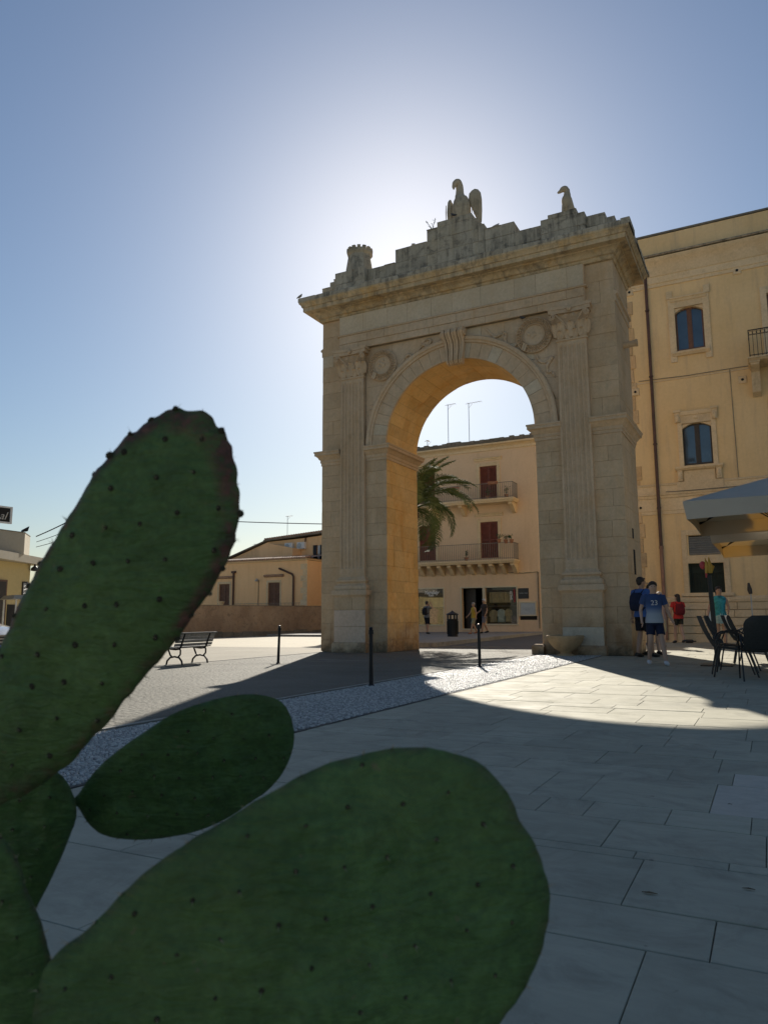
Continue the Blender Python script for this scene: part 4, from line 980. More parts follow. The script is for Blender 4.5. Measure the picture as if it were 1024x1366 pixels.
for z0, z1 in ((9.4,11.9),(5.6,8.0)):
    mb = MB(); mb.box(12.2,12.79,YF+.1,YF+.15,z0,z1); mb.box(12.81,13.4,YF+.1,YF+.15,z0,z1); mb.build('balcony_door', MAT['wood'], pal, None, 0)
    mb = MB(); mb.box(12.0,12.2,YF-.05,YF,z0,z1+.25); mb.box(13.4,13.6,YF-.05,YF,z0,z1+.25); mb.box(12.2,13.4,YF-.05,YF,z1,z1+.25); mb.build('door_surround', MAT['trim'], pal, None, 0)

# ------------------------------------------------------------------ cream shop building seen through the arch (front plane y = 21.9)
shop = empty('cream_shop_building', (-5,27,0), 'cream three storey building with red shutters and a shop below, seen through the arch', 'building')
YS = 21.9; SX0, SX1 = -11.3, .34
wins_t = [(-3.03,-1.98),(-6.95,-5.9),(-10.4,-9.4)]
holes = [(a,b_,7.75,9.7) for a,b_ in wins_t]+[(a-.03,b_-.02,4.3,6.4) for a,b_ in wins_t]+[(-7.2,-5.46,.5,2.6),(-4.30,-3.02,.2,2.6),(-2.86,-1.01,.55,2.6),(-.86,.12,.76,1.0)]
mb = MB(); wall_holes(mb, YS, SX0, SX1, -.3, 10.95, holes, .25); shell(mb, SX0, SX1, YS, 33, -.3, 10.95); mb.build('wall', MAT['cream'], shop, None, 0)
mb = MB(); mb.sweep([(SX0,33),(SX0,YS),(SX1,YS),(SX1,33)][::-1], [(0,10.6),(.05,10.62),(.05,10.75),(.18,10.9),(.25,10.93),(.25,11.02),(-.1,11.05)]); mb.build('eaves', MAT['trim'], shop, None, 35)
# tile edge
a = SX0
mb = MB(); mb.box(SX0-.2, SX1+.2, YS-.22, YS+.4, 11.05, 11.12); mb.build('roof_edge', MAT['darkedge'], shop, None, 0)
while a < SX1:
    mb = MB(); h_ = R.uniform(.1,.2); mb.box(a, a+.28, YS-.25, YS+.3, 11.122, 11.122+h_); mb.build('roof_tile', MAT['darkedge'], shop, None, 0); a += .3
mb = MB(); mb.sweep([(SX0,YS),(SX1,YS)][::-1], [(0,3.36),(.04,3.37),(.05,3.42),(0,3.45)]); mb.build('string_course', MAT['trim'], shop, None, 35)
def shutter_pair(x0, x1, z0, z1, y, mat, par, slats=14):
    mid = (x0+x1)/2
    for a, b_ in ((x0+.02,mid-.01),(mid+.01,x1-.02)):
        mb = MB(); f = .06
        mb.box(a,a+f,y-.03,y+.02,z0,z1); mb.box(b_-f,b_,y-.03,y+.02,z0,z1); mb.box(a+f,b_-f,y-.03,y+.02,z0,z0+f); mb.box(a+f,b_-f,y-.03,y+.02,z1-f,z1); mb.box(a+f,b_-f,y-.03,y+.02,(z0+z1)/2-.03,(z0+z1)/2+.03)
        mb.box(a+f,b_-f,y+.01,y+.02,z0+f,z1-f)
        o = mb.build('shutter', mat, par, None, 0); sm = MB()
        for k in range(slats*2):
            z = z0+f+.03+(z1-z0-2*f-.04)*k/(slats*2)
            sm.obox(((a+b_)/2,y-.008,z), ((b_-a)/2-f,0,0), (0,.018,-.012), (0,.002,.003))
        q = sm.build('slats', mat, None, None, 0); q.parent = o; q.location = (0,0,0)
for a, b_ in wins_t:
    shutter_pair(a, b_, 7.76, 9.69, YS+.1, MAT['shutter'], shop)
    shutter_pair(a-.03, b_-.02, 4.31, 6.39, YS+.06, MAT['shutter'], shop)
    for z0, z1, dx in ((7.6,9.7,0),(4.3,6.4,-.02)):
        mb = MB(); mb.box(a-.2+dx,a+dx-.005,YS-.04,YS,z0,z1+.2); mb.box(b_+dx+.005,b_+.2+dx,YS-.04,YS,z0,z1+.2); mb.box(a+dx-.005,b_+dx+.005,YS-.04,YS,z1+.005,z1+.2); mb.build('window_surround', MAT['trim'], shop, None, 0)
        mb = MB(); mb.sweep([(a-.32+dx,YS),(b_+.32+dx,YS)][::-1], [(0,z1+.32),(.05,z1+.33),(.08,z1+.42),(.14,z1+.45),(.14,z1+.5),(0,z1+.53)]); mb.build('hood_mould', MAT['trim'], shop, None, 35)
bt = MAT['trim']
iron_balcony(shop, -8.2, -.75, YS-.95, YS, 7.60, .90, pitch=.115, rail=MAT['rail'], slab=.22, slabmat=bt)
iron_balcony(shop, -8.2, -.80, YS-.95, YS, 4.12, .95, pitch=.115, rail=MAT['rail'], slab=.20, slabmat=bt)
def corbel(x, z, s_=1.0, par=shop):
    mb = MB(); sdd = [(0,z),(-.8*s_,z),(-.82*s_,z-.13),(-.6*s_,z-.2),(-.42*s_,z-.32),(-.25*s_,z-.5),(-.12*s_,z-.55),(0,z-.58)]
    mb.prism(sdd, lambda y_, zz: (x-.11,YS+y_,zz), lambda y_, zz: (x+.11,YS+y_,zz)); mb.build('corbel', MAT['trim'], par, None, 30)
for k in range(12): corbel(-7.95+k*.635, 3.915)
for x in (-7.9,-4.0,-.98,-5.9): corbel(x, 7.375)
# plant pots and boxes on the balconies
for x, z, yy, l_ in ((-1.9,8.5,YS-1.0,.5),(-4.6,8.55,YS-.1,.5)):
    t_ = empty('planter_box', (x,yy,z-.1), 'terracotta planter box on the upper balcony rail' if x > -3 else 'terracotta planter fixed to the cream wall above the balcony', 'planter')
    mb = MB(); mb.prism([(-.25,.0),(.25,.0),(.28,.16),(-.28,.16)], lambda x_, z_: (x_,-.09,z_), lambda x_, z_: (x_,.07,z_)); lbuild(mb, 'box', MAT['terracotta'], t_, 0)
    mb = MB(); mb.box(-.25,.25,-.07,.05,.12,.145); lbuild(mb, 'soil', MAT['dark'], t_, 0)
def potted(x, z, lab, grp, h=.35, yy=YS-1.0):
    t_ = weed((x,yy,z+.2), h, lab, 60, .22, .05, 'potted_plant', 'plant', None, grp)
    mb = MB(); mb.lathe([(.08,-.2),(.13,.0),(.14,.01),(.11,.01),(.10,-.03)], (0,0,0), 12); lbuild(mb, 'pot', MAT['terracotta'], t_, 30)
potted(-2.35, 7.61, 'bushy potted plant on the upper balcony floor before the shutters', None, .5, YS-.6)
potted(-1.25, 7.61, 'potted plant at the right end of the upper balcony', None, .5, YS-.6)
potted(-1.65, 5.05, 'trailing plant on the lower balcony rail nearest the shutters', None, .3, YS-.93)
potted(-1.25, 5.0, 'trailing plant on the lower balcony rail, second from its right end', None, .25, YS-.93)
potted(-.92, 5.0, 'trailing plant on the right corner of the lower balcony rail', None, .25, YS-.93)
potted(-3.75, 4.13, 'potted plant on the lower balcony floor left of the shutters', None, .45, YS-.6)
# shop fronts
mb = MB(); mb.box(-11,0.3,YS+3,YS+3.1,0,3); mb.build('shop_back_wall', MAT['dark'], shop, None, 0)
mb = MB(); mb.box(-7.3,-1,YS+.25,YS+3,.15,.19); mb.box(-11,.3,YS+.26,YS+3,3.0,3.05); mb.build('shop_floor', MAT['sidewalk'], shop, None, 0)
def frame(x0, x1, z0, z1, par, y=YS, f=.07, name='shop_frame'):
    mb = MB()
    for a, b_, c, d in ((x0-f,x0,z0-f,z1+f),(x1,x1+f,z0-f,z1+f),(x0,x1,z0-f,z0),(x0,x1,z1,z1+f)): mb.box(a,b_,y-.05,y+.02,c,d)
    o = mb.build(name, MAT['beigeframe'], par, None, 0)
    return o
for x0, x1, z0, z1 in ((-7.2,-5.46,.5,2.6),(-2.86,-1.01,.55,2.6)):
    f = frame(x0,x1,z0,z1,shop); mb = MB(); mb.box(x0,x1,YS+.10,YS+.108,z0,z1); g_ = mb.build('shop_glass', MAT['shopglass'], None, None, 0); g_.parent = f; g_.location = (0,0,0)
frame(-4.30,-3.02,.27,2.6,shop)
mb = MB(); mb.box(-4.28,-3.65,YS+.55,YS+.6,.2,2.55); mb.build('open_shop_door', MAT['darkwood'], shop, None, 0)
# things in the windows
khaki = simple('khaki_cloth', (.42,.34,.18), .9, 0, .2, 6, .2); pink = simple('pink_patterned_cloth', (.33,.13,.14), .9, 0, .6, 14, .2)
blk = simple('black_cloth', (.02,.022,.03), .9, 0, .3, 10, .2); mint = simple('pale_mint_cloth', (.40,.47,.40), .9, 0, .2, 8, .2); redc = simple('red_sticker', (.3,.03,.03), .6, 0, .2, 8, 0)
def backdrop(x0,x1,z0,z1,y,mat,nm,lab,cat):
    mb = MB(); n_ = 14
    vs = [(x0+(x1-x0)*i/n_, y+.03*math.sin(i*2.3), z) for i in range(n_+1) for z in (z0,z1)]; vs += [(x,yy+.03,z) for x,yy,z in vs]
    m_ = (n_+1)*2
    mb.add(vs, [(2*i,2*i+2,2*i+3,2*i+1) for i in range(n_)]+[(m_+2*i+1,m_+2*i+3,m_+2*i+2,m_+2*i) for i in range(n_)]+[(2*i+1,2*i+3,m_+2*i+3,m_+2*i+1) for i in range(n_)]+[(2*i,m_+2*i,m_+2*i+2,2*i+2) for i in range(n_)])
    return tag(mb.build(nm, mat, None, None, 40), lab, cat)
backdrop(-7.1,-5.55,1.55,2.1,YS+.7,khaki,'cloth_panel','khaki cloth panel hung in the left shop window','cloth')
backdrop(-2.8,-1.5,1.75,2.35,YS+.5,khaki,'cloth_panel','khaki blind behind the right shop window','blind')
def garment(x, z, w_, h, y, mat, lab):
    mb = MB(); pts = [(-.08,0),(-w_*.5,-.12),(-w_*.55,-.4),(-w_*.42,-.42),(-w_*.45,-h),(w_*.45,-h),(w_*.42,-.42),(w_*.55,-.4),(w_*.5,-.12),(.08,0)]
    n_ = len(pts); inner = [(a*.7, b_*.9-.03) for a, b_ in pts]
    mb.add([(x+a,y,z+b_) for a,b_ in pts]+[(x+a,y-.09,z+b_) for a,b_ in inner]+[(x+a,y+.09,z+b_) for a,b_ in inner],
           [(i,(i+1)%n_,n_+(i+1)%n_,n_+i) for i in range(n_)]+[(i,2*n_+i,2*n_+(i+1)%n_,(i+1)%n_) for i in range(n_)]+[tuple(range(n_,2*n_)),tuple(range(3*n_-1,2*n_-1,-1))])
    return tag(mb.build('garment', mat, None, None, 50), lab, 'garment', 'clothes hanging in the shop windows')
garment(-6.35,1.5,.7,.95,YS+.45,pink,'pink patterned dress hanging in the left shop window')
garment(-5.75,1.45,.42,.92,YS+.45,blk,'black jacket hanging at the right of the left shop window')
garment(-2.55,1.35,.5,.75,YS+.45,khaki,'khaki shirt at the left of the right shop window')
garment(-2.1,1.38,.55,.78,YS+.5,mint,'pale green shirt in the middle of the right shop window')
garment(-1.65,1.4,.4,.78,YS+.42,khaki,'tan dress right of the pale green shirt in the shop window')
garment(-1.25,1.55,.4,.9,YS+.5,blk,'black garment at the right edge of the right shop window')
mb = MB(); mb.tube([(-7.1,YS+.45,1.53),(-5.5,YS+.45,1.53)], .015, 6); tag(mb.build('clothes_rail', MAT['steel'], None), 'steel clothes rail across the left shop window', 'rail')
mb = MB(); mb.tube([(-2.82,YS+.45,1.55),(-1.05,YS+.45,1.55)], .015, 6); tag(mb.build('clothes_rail', MAT['steel'], None), 'steel clothes rail across the right shop window', 'rail')
def text(body, size, loc, mat, parent, rot=(PI/2,0,0), ext=.004, shear=0, name='lettering', align='CENTER', bold=0):
    cu = bpy.data.curves.new(name, 'FONT'); cu.body = body; cu.size = size; cu.extrude = ext; cu.shear = shear; cu.align_x = align; cu.offset = bold
    o = bpy.data.objects.new(name, cu); COL.objects.link(o); o.rotation_euler = rot
    dg = bpy.context.evaluated_depsgraph_get(); dg.update(); me = bpy.data.meshes.new_from_object(o.evaluated_get(dg)); bpy.data.objects.remove(o)
    me.materials.clear(); me.materials.append(mat); o = bpy.data.objects.new(name, me); COL.objects.link(o); o.rotation_euler = rot
    if parent is not None: o.parent = parent; o.location = Vector(loc)-parent.location
    else: o.location = loc
    return o
sg = empty('shop_window_sign', (-6.3,YS+.09,2.3), 'white lettering Yambay Kash on a dark band atop the left shop window', 'sign')
mb = MB(); mb.box(-7.2,-5.47,YS+.112,YS+.13,2.15,2.6); mb.build('dark_band', MAT['canvas_sign'], sg, None, 0)
text('Yambay', .30, (-6.3,YS+.09,2.30), MAT['white'], sg, shear=.35, bold=.008); text('Kash', .17, (-6.3,YS+.09,2.17), MAT['white'], sg, bold=.006)
mb = MB(); mb.box(-1.22,-1.12,YS+.085,YS+.095,1.75,2.5); tag(mb.build('sticker', redc, None), 'narrow red vertical sticker on the right shop window', 'sticker')
t2 = text('SALDI', .19, (-1.30,YS+.09,2.14), MAT['white'], None, rot=(PI/2,-PI/2,0), bold=.004); tag(t2, 'white vertical lettering beside the red sticker on the shop glass', 'lettering')
t_ = empty('black_sign', (-.6,YS-.03,2.2), 'square black sign with a faint line of text right of the shop window', 'sign')
mb = MB(); mb.box(-.91,-.31,YS-.04,YS,1.94,2.52); mb.build('board', MAT['canvas_sign'], t_, None, 0)
text('YAMBAY KASH', .075, (-.61,YS-.045,2.22), MAT['greymetal'], t_)
t_ = empty('notice_case', (-.4,YS-.05,1.3), 'pale framed notice board on the cream wall by the shop window', 'notice board')
mb = MB(); 
for a,b_,c,d in ((-.89,-.82,.98,1.78),(.05,.12,.98,1.78),(-.82,.05,.98,1.05),(-.82,.05,1.71,1.78)): mb.box(a,b_,YS-.09,YS,c,d)
mb.build('frame', MAT['beigeframe'], t_, None, 0)
mb = MB(); mb.box(-.82,.05,YS-.04,YS-.001,1.05,1.71); mb.build('board', MAT['greymetal'], t_, None, 0)
text('MENU', .2, (-.38,YS-.045,1.3), MAT['steel'], t_)
mb = MB(); mb.box(-.86,.12,YS+.1,YS+.12,.76,1.0); mb.build('low_opening', MAT['dark'], shop, None, 0)
mb = MB(); mb.tube([(.26,YS-.05,3.4),(.26,YS-.05,.3)], .03, 6); mb.tube([(-1.6,YS-.04,3.44),(-.6,YS-.05,3.36),(.26,YS-.05,3.42)], .015, 5); mb.build('cable_conduit', MAT['darkedge'], shop, None, 30)
# antennas on its roof
def antenna(x, y, z0, h, arm, lab):
    t_ = empty('television_antenna', (x,y,z0), lab, 'antenna'); mb = MB(); mb.tube([(0,0,0),(0,0,h)], .02, 6); lbuild(mb, 'mast', MAT['steel'], t_)
    mb = MB(); s_ = 1 if arm > 0 else -1
    mb.tube([(-.2*s_,0,h-.05),(arm,0,h+.0)], .014, 5)
    for k in range(6): mb.tube([(arm*k/5,-.25+.02*k,h-.03),(arm*k/5,.25-.02*k,h-.03)], .007, 4)
    mb.tube([(0,0,h-.35),(.25*s_,0,h-.1)], .01, 4); lbuild(mb, 'aerial', MAT['steel'], t_)
antenna(-6.62, 25.9, 10.95, 4.1, .55, 'left thin rooftop antenna seen in the arch opening')
antenna(-5.14, 25.9, 10.95, 4.0, .9, 'right thin rooftop antenna seen in the arch opening')
antenna(-7.3, 24, 10.95, 1.3, .1, 'short bare rod on the roof left of the two antennas')
# sidewalk with kerb
mb = MB()
def zsd(x): return zg(x)+.12
poly = [(1.85,2.9),(.05,21.89),(-12,21.89),(-12,20.8),(-2.2,19.8),(.9,2.9)]
poly = [(1.62,4.2),(.36,21.89),(-14,21.89),(-14,16.2),(-6.5,15.2),(.5,4.4)]
sidew = MB(); sidew.prism(poly, lambda x,y_: (x,y_,zg(x)-.1), lambda x,y_: (x,y_,zsd(x))); swk = sidew.build('sidewalk', MAT['sidewalk'], None, None, 0); swk['kind'] = 'structure'
for i, (p0, p1) in enumerate(zip(poly[-1:]+poly[:1], poly[:2])):
    p0 = Vector(p0); p1 = Vector(p1); L = (p1-p0).length; d_ = (p1-p0)/L; nrm = Vector((d_.y,-d_.x)); a = 0
    while a < L-.1:
        l_ = min(.9, L-a); c_ = p0+d_*(a+l_/2)+nrm*.09; z = zsd(c_.x)
        mb = MB(); mb.obox((c_.x,c_.y,z-.08), Vector((d_.x,d_.y,0))*(l_/2-.006), Vector((nrm.x,nrm.y,0))*.085, EZ*.085); mb.build('kerb_stone', MAT['kerb'], swk, None, 0); a += l_

# ------------------------------------------------------------------ old houses on the left, behind the garden wall
gw = empty('garden_wall', (-15.4,14,0), 'long low brown plastered wall across the left side of the square', 'wall')
WP = [(-17.6,2.5),(-16.2,11.5),(-13.75,21.75),(-13.3,23.6)]
for (xa, ya), (xb, yb) in zip(WP, WP[1:]):
    d_ = Vector((xb-xa, yb-ya, 0)); L = d_.length; d_.normalize(); n_ = Vector((d_.y,-d_.x,0)); c_ = Vector(((xa+xb)/2,(ya+yb)/2,0)) - n_*.18
    mb = MB(); mb.obox(c_+EZ*.70, d_*L/2, n_*.18, EZ*.95); mb.build('wall_panel', MAT['wallbrown'], gw, None, 0)
    mb = MB(); mb.obox(c_+EZ*1.665, d_*(L/2), n_*.21, EZ*.014); mb.build('coping', MAT['darkedge'], gw, None, 0)
    a = 0
    while a < L-.2:
        l_ = R.uniform(.4,.9); p_ = Vector((xa,ya,0))+d_*(a+l_/2)+n_*.012
        mb = MB(); mb.obox(p_+EZ*(.02), d_*l_/2*.97, n_*R.uniform(.02,.04), EZ*R.uniform(.10,.22)); mb.build('foot_stone', MAT['darkedge'], gw, None, 0); a += l_
h1 = empty('low_ochre_house', (-22,30,0), 'low ochre house with two shuttered windows behind the garden wall', 'house')
Y1 = 27.0; HX0, HX1 = -31, -18.5
hw_ = [(-22.0,-20.92),(-26.75,-25.7),(-29.9,-28.9)]
mb = MB(); wall_holes(mb, Y1, HX0, HX1, -.3, 5.2, [(a,b_,1.7,3.58) for a,b_ in hw_], .2); shell(mb, HX0, HX1, Y1, 31, -.3, 5.2); mb.build('wall', MAT['house'], h1, None, 0)
for a, b_ in hw_:
    shutter_pair(a, b_, 1.72, 3.56, Y1+.08, MAT['shutter2'], h1, 10)
    mb = MB(); mb.box(a-.15,a-.003,Y1-.03,Y1,1.7,3.75); mb.box(b_+.003,b_+.15,Y1-.03,Y1,1.7,3.75); mb.box(a-.003,b_+.003,Y1-.03,Y1,3.585,3.75); mb.build('window_surround', MAT['trim'], h1, None, 0)
    mb = MB(); mb.sweep([(a-.35,Y1),(b_+.35,Y1)][::-1], [(0,3.98),(.08,4.0),(.16,4.08),(.18,4.14),(0,4.2)]); mb.build('hood_mould', MAT['tile'], h1, None, 35)
# eaves with a row of tiles
mb = MB(); mb.sweep([(HX0,Y1),(HX1,Y1),(HX1,31)], [(0,5.15),(-.08,5.18),(-.12,5.26),(-.2,5.3),(0,5.31)]); mb.build('eaves', MAT['trim'], h1, None, 35)
a = HX0
while a < HX1+.1:
    mb = MB(); mb.tube([(a,Y1-.26,5.33),(a,Y1+.6,5.50)], .085, 8); mb.build('roof_tile', MAT['tile'], h1, None, 30); a += .21
mb = MB(); mb.add([(HX0,Y1-.2,5.31),(HX1+.1,Y1-.2,5.31),(HX1+.1,31,5.9),(HX0,31,5.9)], [(0,1,2,3)]); mb.build('roof', MAT['tile'], h1, None, 0)
for k in range(8):
    mb = MB(); mb.block((0,Y1,0), EX, EZ, FN, HX1-(.55 if k%2 else .35), HX1+.03, 1.4+k*.44, 1.4+k*.44+.42, .03, .01); mb.build('quoin', MAT['trim'], h1, None, 0)
for pts in ([(-25.28,Y1-.1,4.45),(-25.28,Y1-.1,.2)], [(-20.95,Y1-.12,4.62),(-19.75,Y1-.12,4.15),(-19.63,Y1-.12,3.95),(-19.63,Y1-.12,.2)]):
    mb = MB(); mb.tube(pts, .075, 8)
    if pts[0][0] < -25: mb.box(-25.45,-25.1,Y1-.2,Y1,4.4,4.55)
    mb.build('rainwater_pipe', MAT['pipe'], h1, None, 30)
lm = empty('wall_lantern', (-22.9,Y1-.25,3.75), 'small wall lantern on a thin pipe between the two house windows', 'lamp')
mb = MB(); mb.tube([(-22.9,Y1-.03,1.7),(-22.9,Y1-.03,3.8),(-22.9,Y1-.25,3.85)], .02, 5); mb.build('bracket', MAT['iron'], lm, None, 0)
mb = MB(); mb.lathe([(.02,.14),(.09,.02),(.16,-.02),(.15,-.06),(.03,-.1)], (-22.9,Y1-.27,3.78), 10); mb.build('shade', MAT['greymetal'], lm, None, 30)
ur = empty('garden_urn', (-24.35,Y1-2.6,1.3), 'pale stone urn standing behind the garden wall by the left pipe', 'urn')
mb = MB(); mb.lathe([(.16,-1.3),(.16,.1),(.2,.12),(.2,.2),(.09,.25),(.1,.4),(.24,.75),(.3,.85),(.26,.87),(.1,.8)], (-24.35,Y1-2.6,1.3), 14); mb.build('bowl', MAT['trim'], ur, None, 30)
fe = empty('garden_railing', (-21,25.4,1.2), 'low wire railing between the garden wall and the ochre house', 'railing')
mb = MB(); mb.box(-24,-18,25.38,25.41,1.98,2.0)
for k in range(50): mb.box(-24+k*.12,-23.985+k*.12,25.385,25.4,-.2,1.98)
mb.build('bars', MAT['rail'], fe, None, 0)
h2 = empty('tall_ochre_house', (-20,36,0), 'taller ochre house with sloping tiled roof and black shutters', 'house')
Y2 = 31.2
mb = MB(); wall_holes(mb, Y2, -21.9, -13.2, -.3, 6.0, [(-20.7,-19.72,5.35,6.0),(-20.0,-19.4,2.9,3.75),(-17.8,-16.8,4.9,6.0)], .2); shell(mb, -21.9, -13.2, Y2, 40, -.3, 6.0)
wall_holes(mb, Y2, -21.9, -13.2, 6.0, 6.9, [(-20.7,-19.72,6.0,6.72),(-17.8,-16.8,6.0,6.6)], .2)
mb.build('wall', MAT['house'], h2, None, 0)
mb = MB(); mb.prism([(-31,5.0),(-21.9,5.0),(-21.9,7.33),(-25.2,7.22),(-28.6,6.10),(-31,5.3)], lambda x, z: (x,Y2,z), lambda x, z: (x,40,z)); mb.prism([(-21.89,6.9),(-13.2,6.9),(-13.2,7.95),(-21.89,7.33)], lambda x, z: (x,Y2,z), lambda x, z: (x,40,z)); mb.build('gable_wall', MAT['house'], h2, None, 0)
mb = MB(); mb.prism([(-25.3,6.6),(-24.5,7.0),(-21.9,6.45),(-21.9,5.0),(-25.3,5.0)], lambda x, z: (x,Y2-1.2,z), lambda x, z: (x,Y2-.01,z)); mb.build('annex_wall', MAT['house'], h2, None, 0)
mb = MB(); mb.prism([(-25.5,7.26),(-13.0,8.05),(-13.0,8.17),(-25.5,7.38)], lambda x, z: (x,Y2-.3,z), lambda x, z: (x,40,z)); mb.prism([(-31.2,5.38),(-25.2,7.3),(-25.2,7.4),(-31.2,5.48)], lambda x, z: (x,Y2-.25,z), lambda x, z: (x,40,z)); mb.build('roof', MAT['darkedge'], h2, None, 0)
k = 0
while -25.3+k*.24 < -13.1:
    x = -25.3+k*.24; z = 7.40+(x+25.5)*.0632; mb = MB(); mb.tube([(x,Y2-.34,z+.02),(x,Y2+2,z+.06)], .09, 6); mb.build('roof_tile', MAT['tile'], h2, None, 30); k += 1
for a, b_ in ((-20.7,-20.38),(-20.04,-19.72),(-17.8,-17.4),(-17.2,-16.8)):
    mb = MB(); mb.box(a,b_,Y2-.06,Y2-.01,5.4,6.7); mb.build('shutter', MAT['darkshutter'], h2, None, 0)
mb = MB(); mb.box(-20.38,-20.04,Y2+.1,Y2+.12,5.35,6.72); mb.build('curtained_window', MAT['white'], h2, None, 0)
mb = MB(); mb.box(-20.0,-19.4,Y2+.08,Y2+.12,2.9,3.75); mb.build('small_window', MAT['darkshutter'], h2, None, 0)
mb = MB(); mb.tube([(-21.4,Y2-.1,7.4),(-21.45,Y2-.1,7.0),(-22.1,Y2-.1,6.8),(-22.1,Y2-.1,6.2)], .06, 6); mb.build('downpipe', MAT['pipe'], h2, None, 30)
mb = MB()
mb.box(-21.7,-18.6,Y2-1.3,Y2-1.27,3.75,3.79); x = -21.7
while x < -18.6: mb.box(x,x+.02,Y2-1.295,Y2-1.275,2.3,3.75); x += .13
mb.box(-21.7,-18.6,Y2-1.35,Y2,-.2,2.3); mb.build('terrace_railing', MAT['rail'], h2, None, 0)
for x, lab in ((-22.95,'left'),(-21.75,'right')):
    t_ = empty('air_conditioner', (x,Y2-.2,6.45), lab+' white air conditioner unit on the ochre house wall', 'air conditioner')
    mb = MB(); mb.block((x-.38,Y2-.02,6.45), EX, EZ, FN, 0, .76, 0, .55, .3, .03); mb.build('casing', MAT['white'], t_, None, 20)
    mb = MB(); mb.lathe([(.2,0),(.2,.02),(.03,.03)], (x-.1,Y2-.33,6.72), 14, 'y'); mb.build('fan_grille', MAT['greymetal'], t_, None, 30)
antenna(-24.2, 32.5, 7.3, 2.2, .5, 'tall thin antenna mast on the ridge of the ochre house')
antenna(-27.6, 32.5, 6.3, 1.0, .5, 'small aerial above the left slope of the ochre roof')
antenna(-20.9, 33.5, 7.6, .9, .7, 'small aerial above the black shutters at the right end of the ochre roof')

# ------------------------------------------------------------------ far left building with flat roof
lb = empty('flat_roofed_building', (-15,-1,0), 'butter yellow building with a deep flat roof slab at the far left', 'building')
wd = Vector((-.387,.922,0)); wn = Vector((.922,.387,0)); A0 = Vector((-13.59,-.78,0))
def wp(s_, z, o=0): p = A0+wd*s_+wn*o; return (p.x,p.y,z)
def lprism(mb, s0, s1, o0, o1, z0, z1):
    mb.add([wp(s0,z0,o0),wp(s1,z0,o0),wp(s1,z0,o1),wp(s0,z0,o1),wp(s0,z1,o0),wp(s1,z1,o0),wp(s1,z1,o1),wp(s0,z1,o1)], [(3,2,1,0),(4,5,6,7),(0,1,5,4),(1,2,6,5),(2,3,7,6),(3,0,4,7)])
mb = MB(); lprism(mb, -7, 2.02, -8, 0, -.3, 3.13); mb.build('wall', MAT['leftb'], lb, None, 0)
mb = MB(); q = [(-12.61,-1.51),(-14.66,1.98),(-24,-3.0),(-20,-12),(-8.6,-8.3)]
mb.prism(q, lambda x, y_: (x,y_,3.135), lambda x, y_: (x,y_,3.43)); mb.build('roof_slab', MAT['greige'], lb, None, 0)
mb = MB(); q2 = [(-13.39,-1.02),(-13.55,.15),(-14.54,1.11),(-22,-3),(-18,-9),(-11,-7)]
q2 = [(-12.6,-7),(-13.39,-1.02),(-13.55,.15),(-14.54,1.11),(-20.5,-2),(-19,-8)]
mb.prism(q2, lambda x, y_: (x,y_,3.433), lambda x, y_: (x,y_,4.24)); mb.build('penthouse', MAT['greige'], lb, None, 0)
mb = MB(); mb.prism([(x*1.0+.02,y_) for x, y_ in q2], lambda x, y_: (x,y_,4.242), lambda x, y_: (x,y_,4.27)); mb.build('penthouse_coping', MAT['darkedge'], lb, None, 0)
def lpanel(nm, s0, s1, z0, z1, o0, o1, mt): mb = MB(); lprism(mb, s0, s1, o0, o1, z0, z1); return mb.build(nm, mt, lb, None, 0)
lpanel('door_frame', -.45, .50, .05, 2.43, .002, .04, MAT['shutter2']); lpanel('door', -.38, .42, .05, 2.36, .042, .05, MAT['darkwood'])
lpanel('dark_doorway', .62, 1.18, .05, 1.52, .002, .02, MAT['dark'])
lpanel('window_frame', 1.50, 1.86, 1.85, 2.42, .002, .04, MAT['darkwood']); lpanel('window_shade', 1.54, 1.82, 1.9, 2.36, .042, .05, MAT['greymetal'])
mb = MB()
for k in range(3): mb.tube([wp(1.54,1.95+k*.14,.06),wp(1.82,2.02+k*.14,.06)], .012, 4)
mb.build('window_grille', MAT['white'], lb, None, 0)
lmp = empty('floodlight', (-14.2,1.1,2.95), 'small round floodlight under the flat roof slab', 'lamp')
mb = MB(); mb.lathe([(.03,.18),(.05,.1),(.14,.02),(.15,-.08),(.05,-.1)], (-14.2,1.15,2.95), 12); mb.build('housing', MAT['darkwood'], lmp, None, 30)
rs = empty('roof_sign', (-13.4,-1,4.3), 'framed dark sign with pale script letters standing on the flat roof', 'sign')
sdv = Vector((.055,.9985,0)).normalized()
def sp(s_, z, o=0): p = Vector((-13.42,-1.07,0))+Vector((.04,.47,0)).normalized()*s_+Vector((.996,-.085,0))*o; return (p.x,p.y,z)
def sbox(mb, s0, s1, z0, z1, o0, o1): mb.add([sp(s0,z0,o0),sp(s1,z0,o0),sp(s1,z0,o1),sp(s0,z0,o1),sp(s0,z1,o0),sp(s1,z1,o0),sp(s1,z1,o1),sp(s0,z1,o1)], [(3,2,1,0),(4,5,6,7),(0,1,5,4),(1,2,6,5),(2,3,7,6),(3,0,4,7)])
mb = MB(); sbox(mb, -2.2, .42, 4.56, 5.08, -.05, 0); mb.build('panel', MAT['dark'], rs, None, 0)
mb = MB(); sbox(mb, .42, .50, 4.5, 5.14, -.06, .03); sbox(mb, -2.28, -2.2, 4.5, 5.14, -.06, .03); sbox(mb, -2.2, .42, 5.08, 5.14, -.06, .03); sbox(mb, -2.2, .42, 4.5, 4.56, -.06, .03); mb.build('frame', MAT['white'], rs, None, 0)
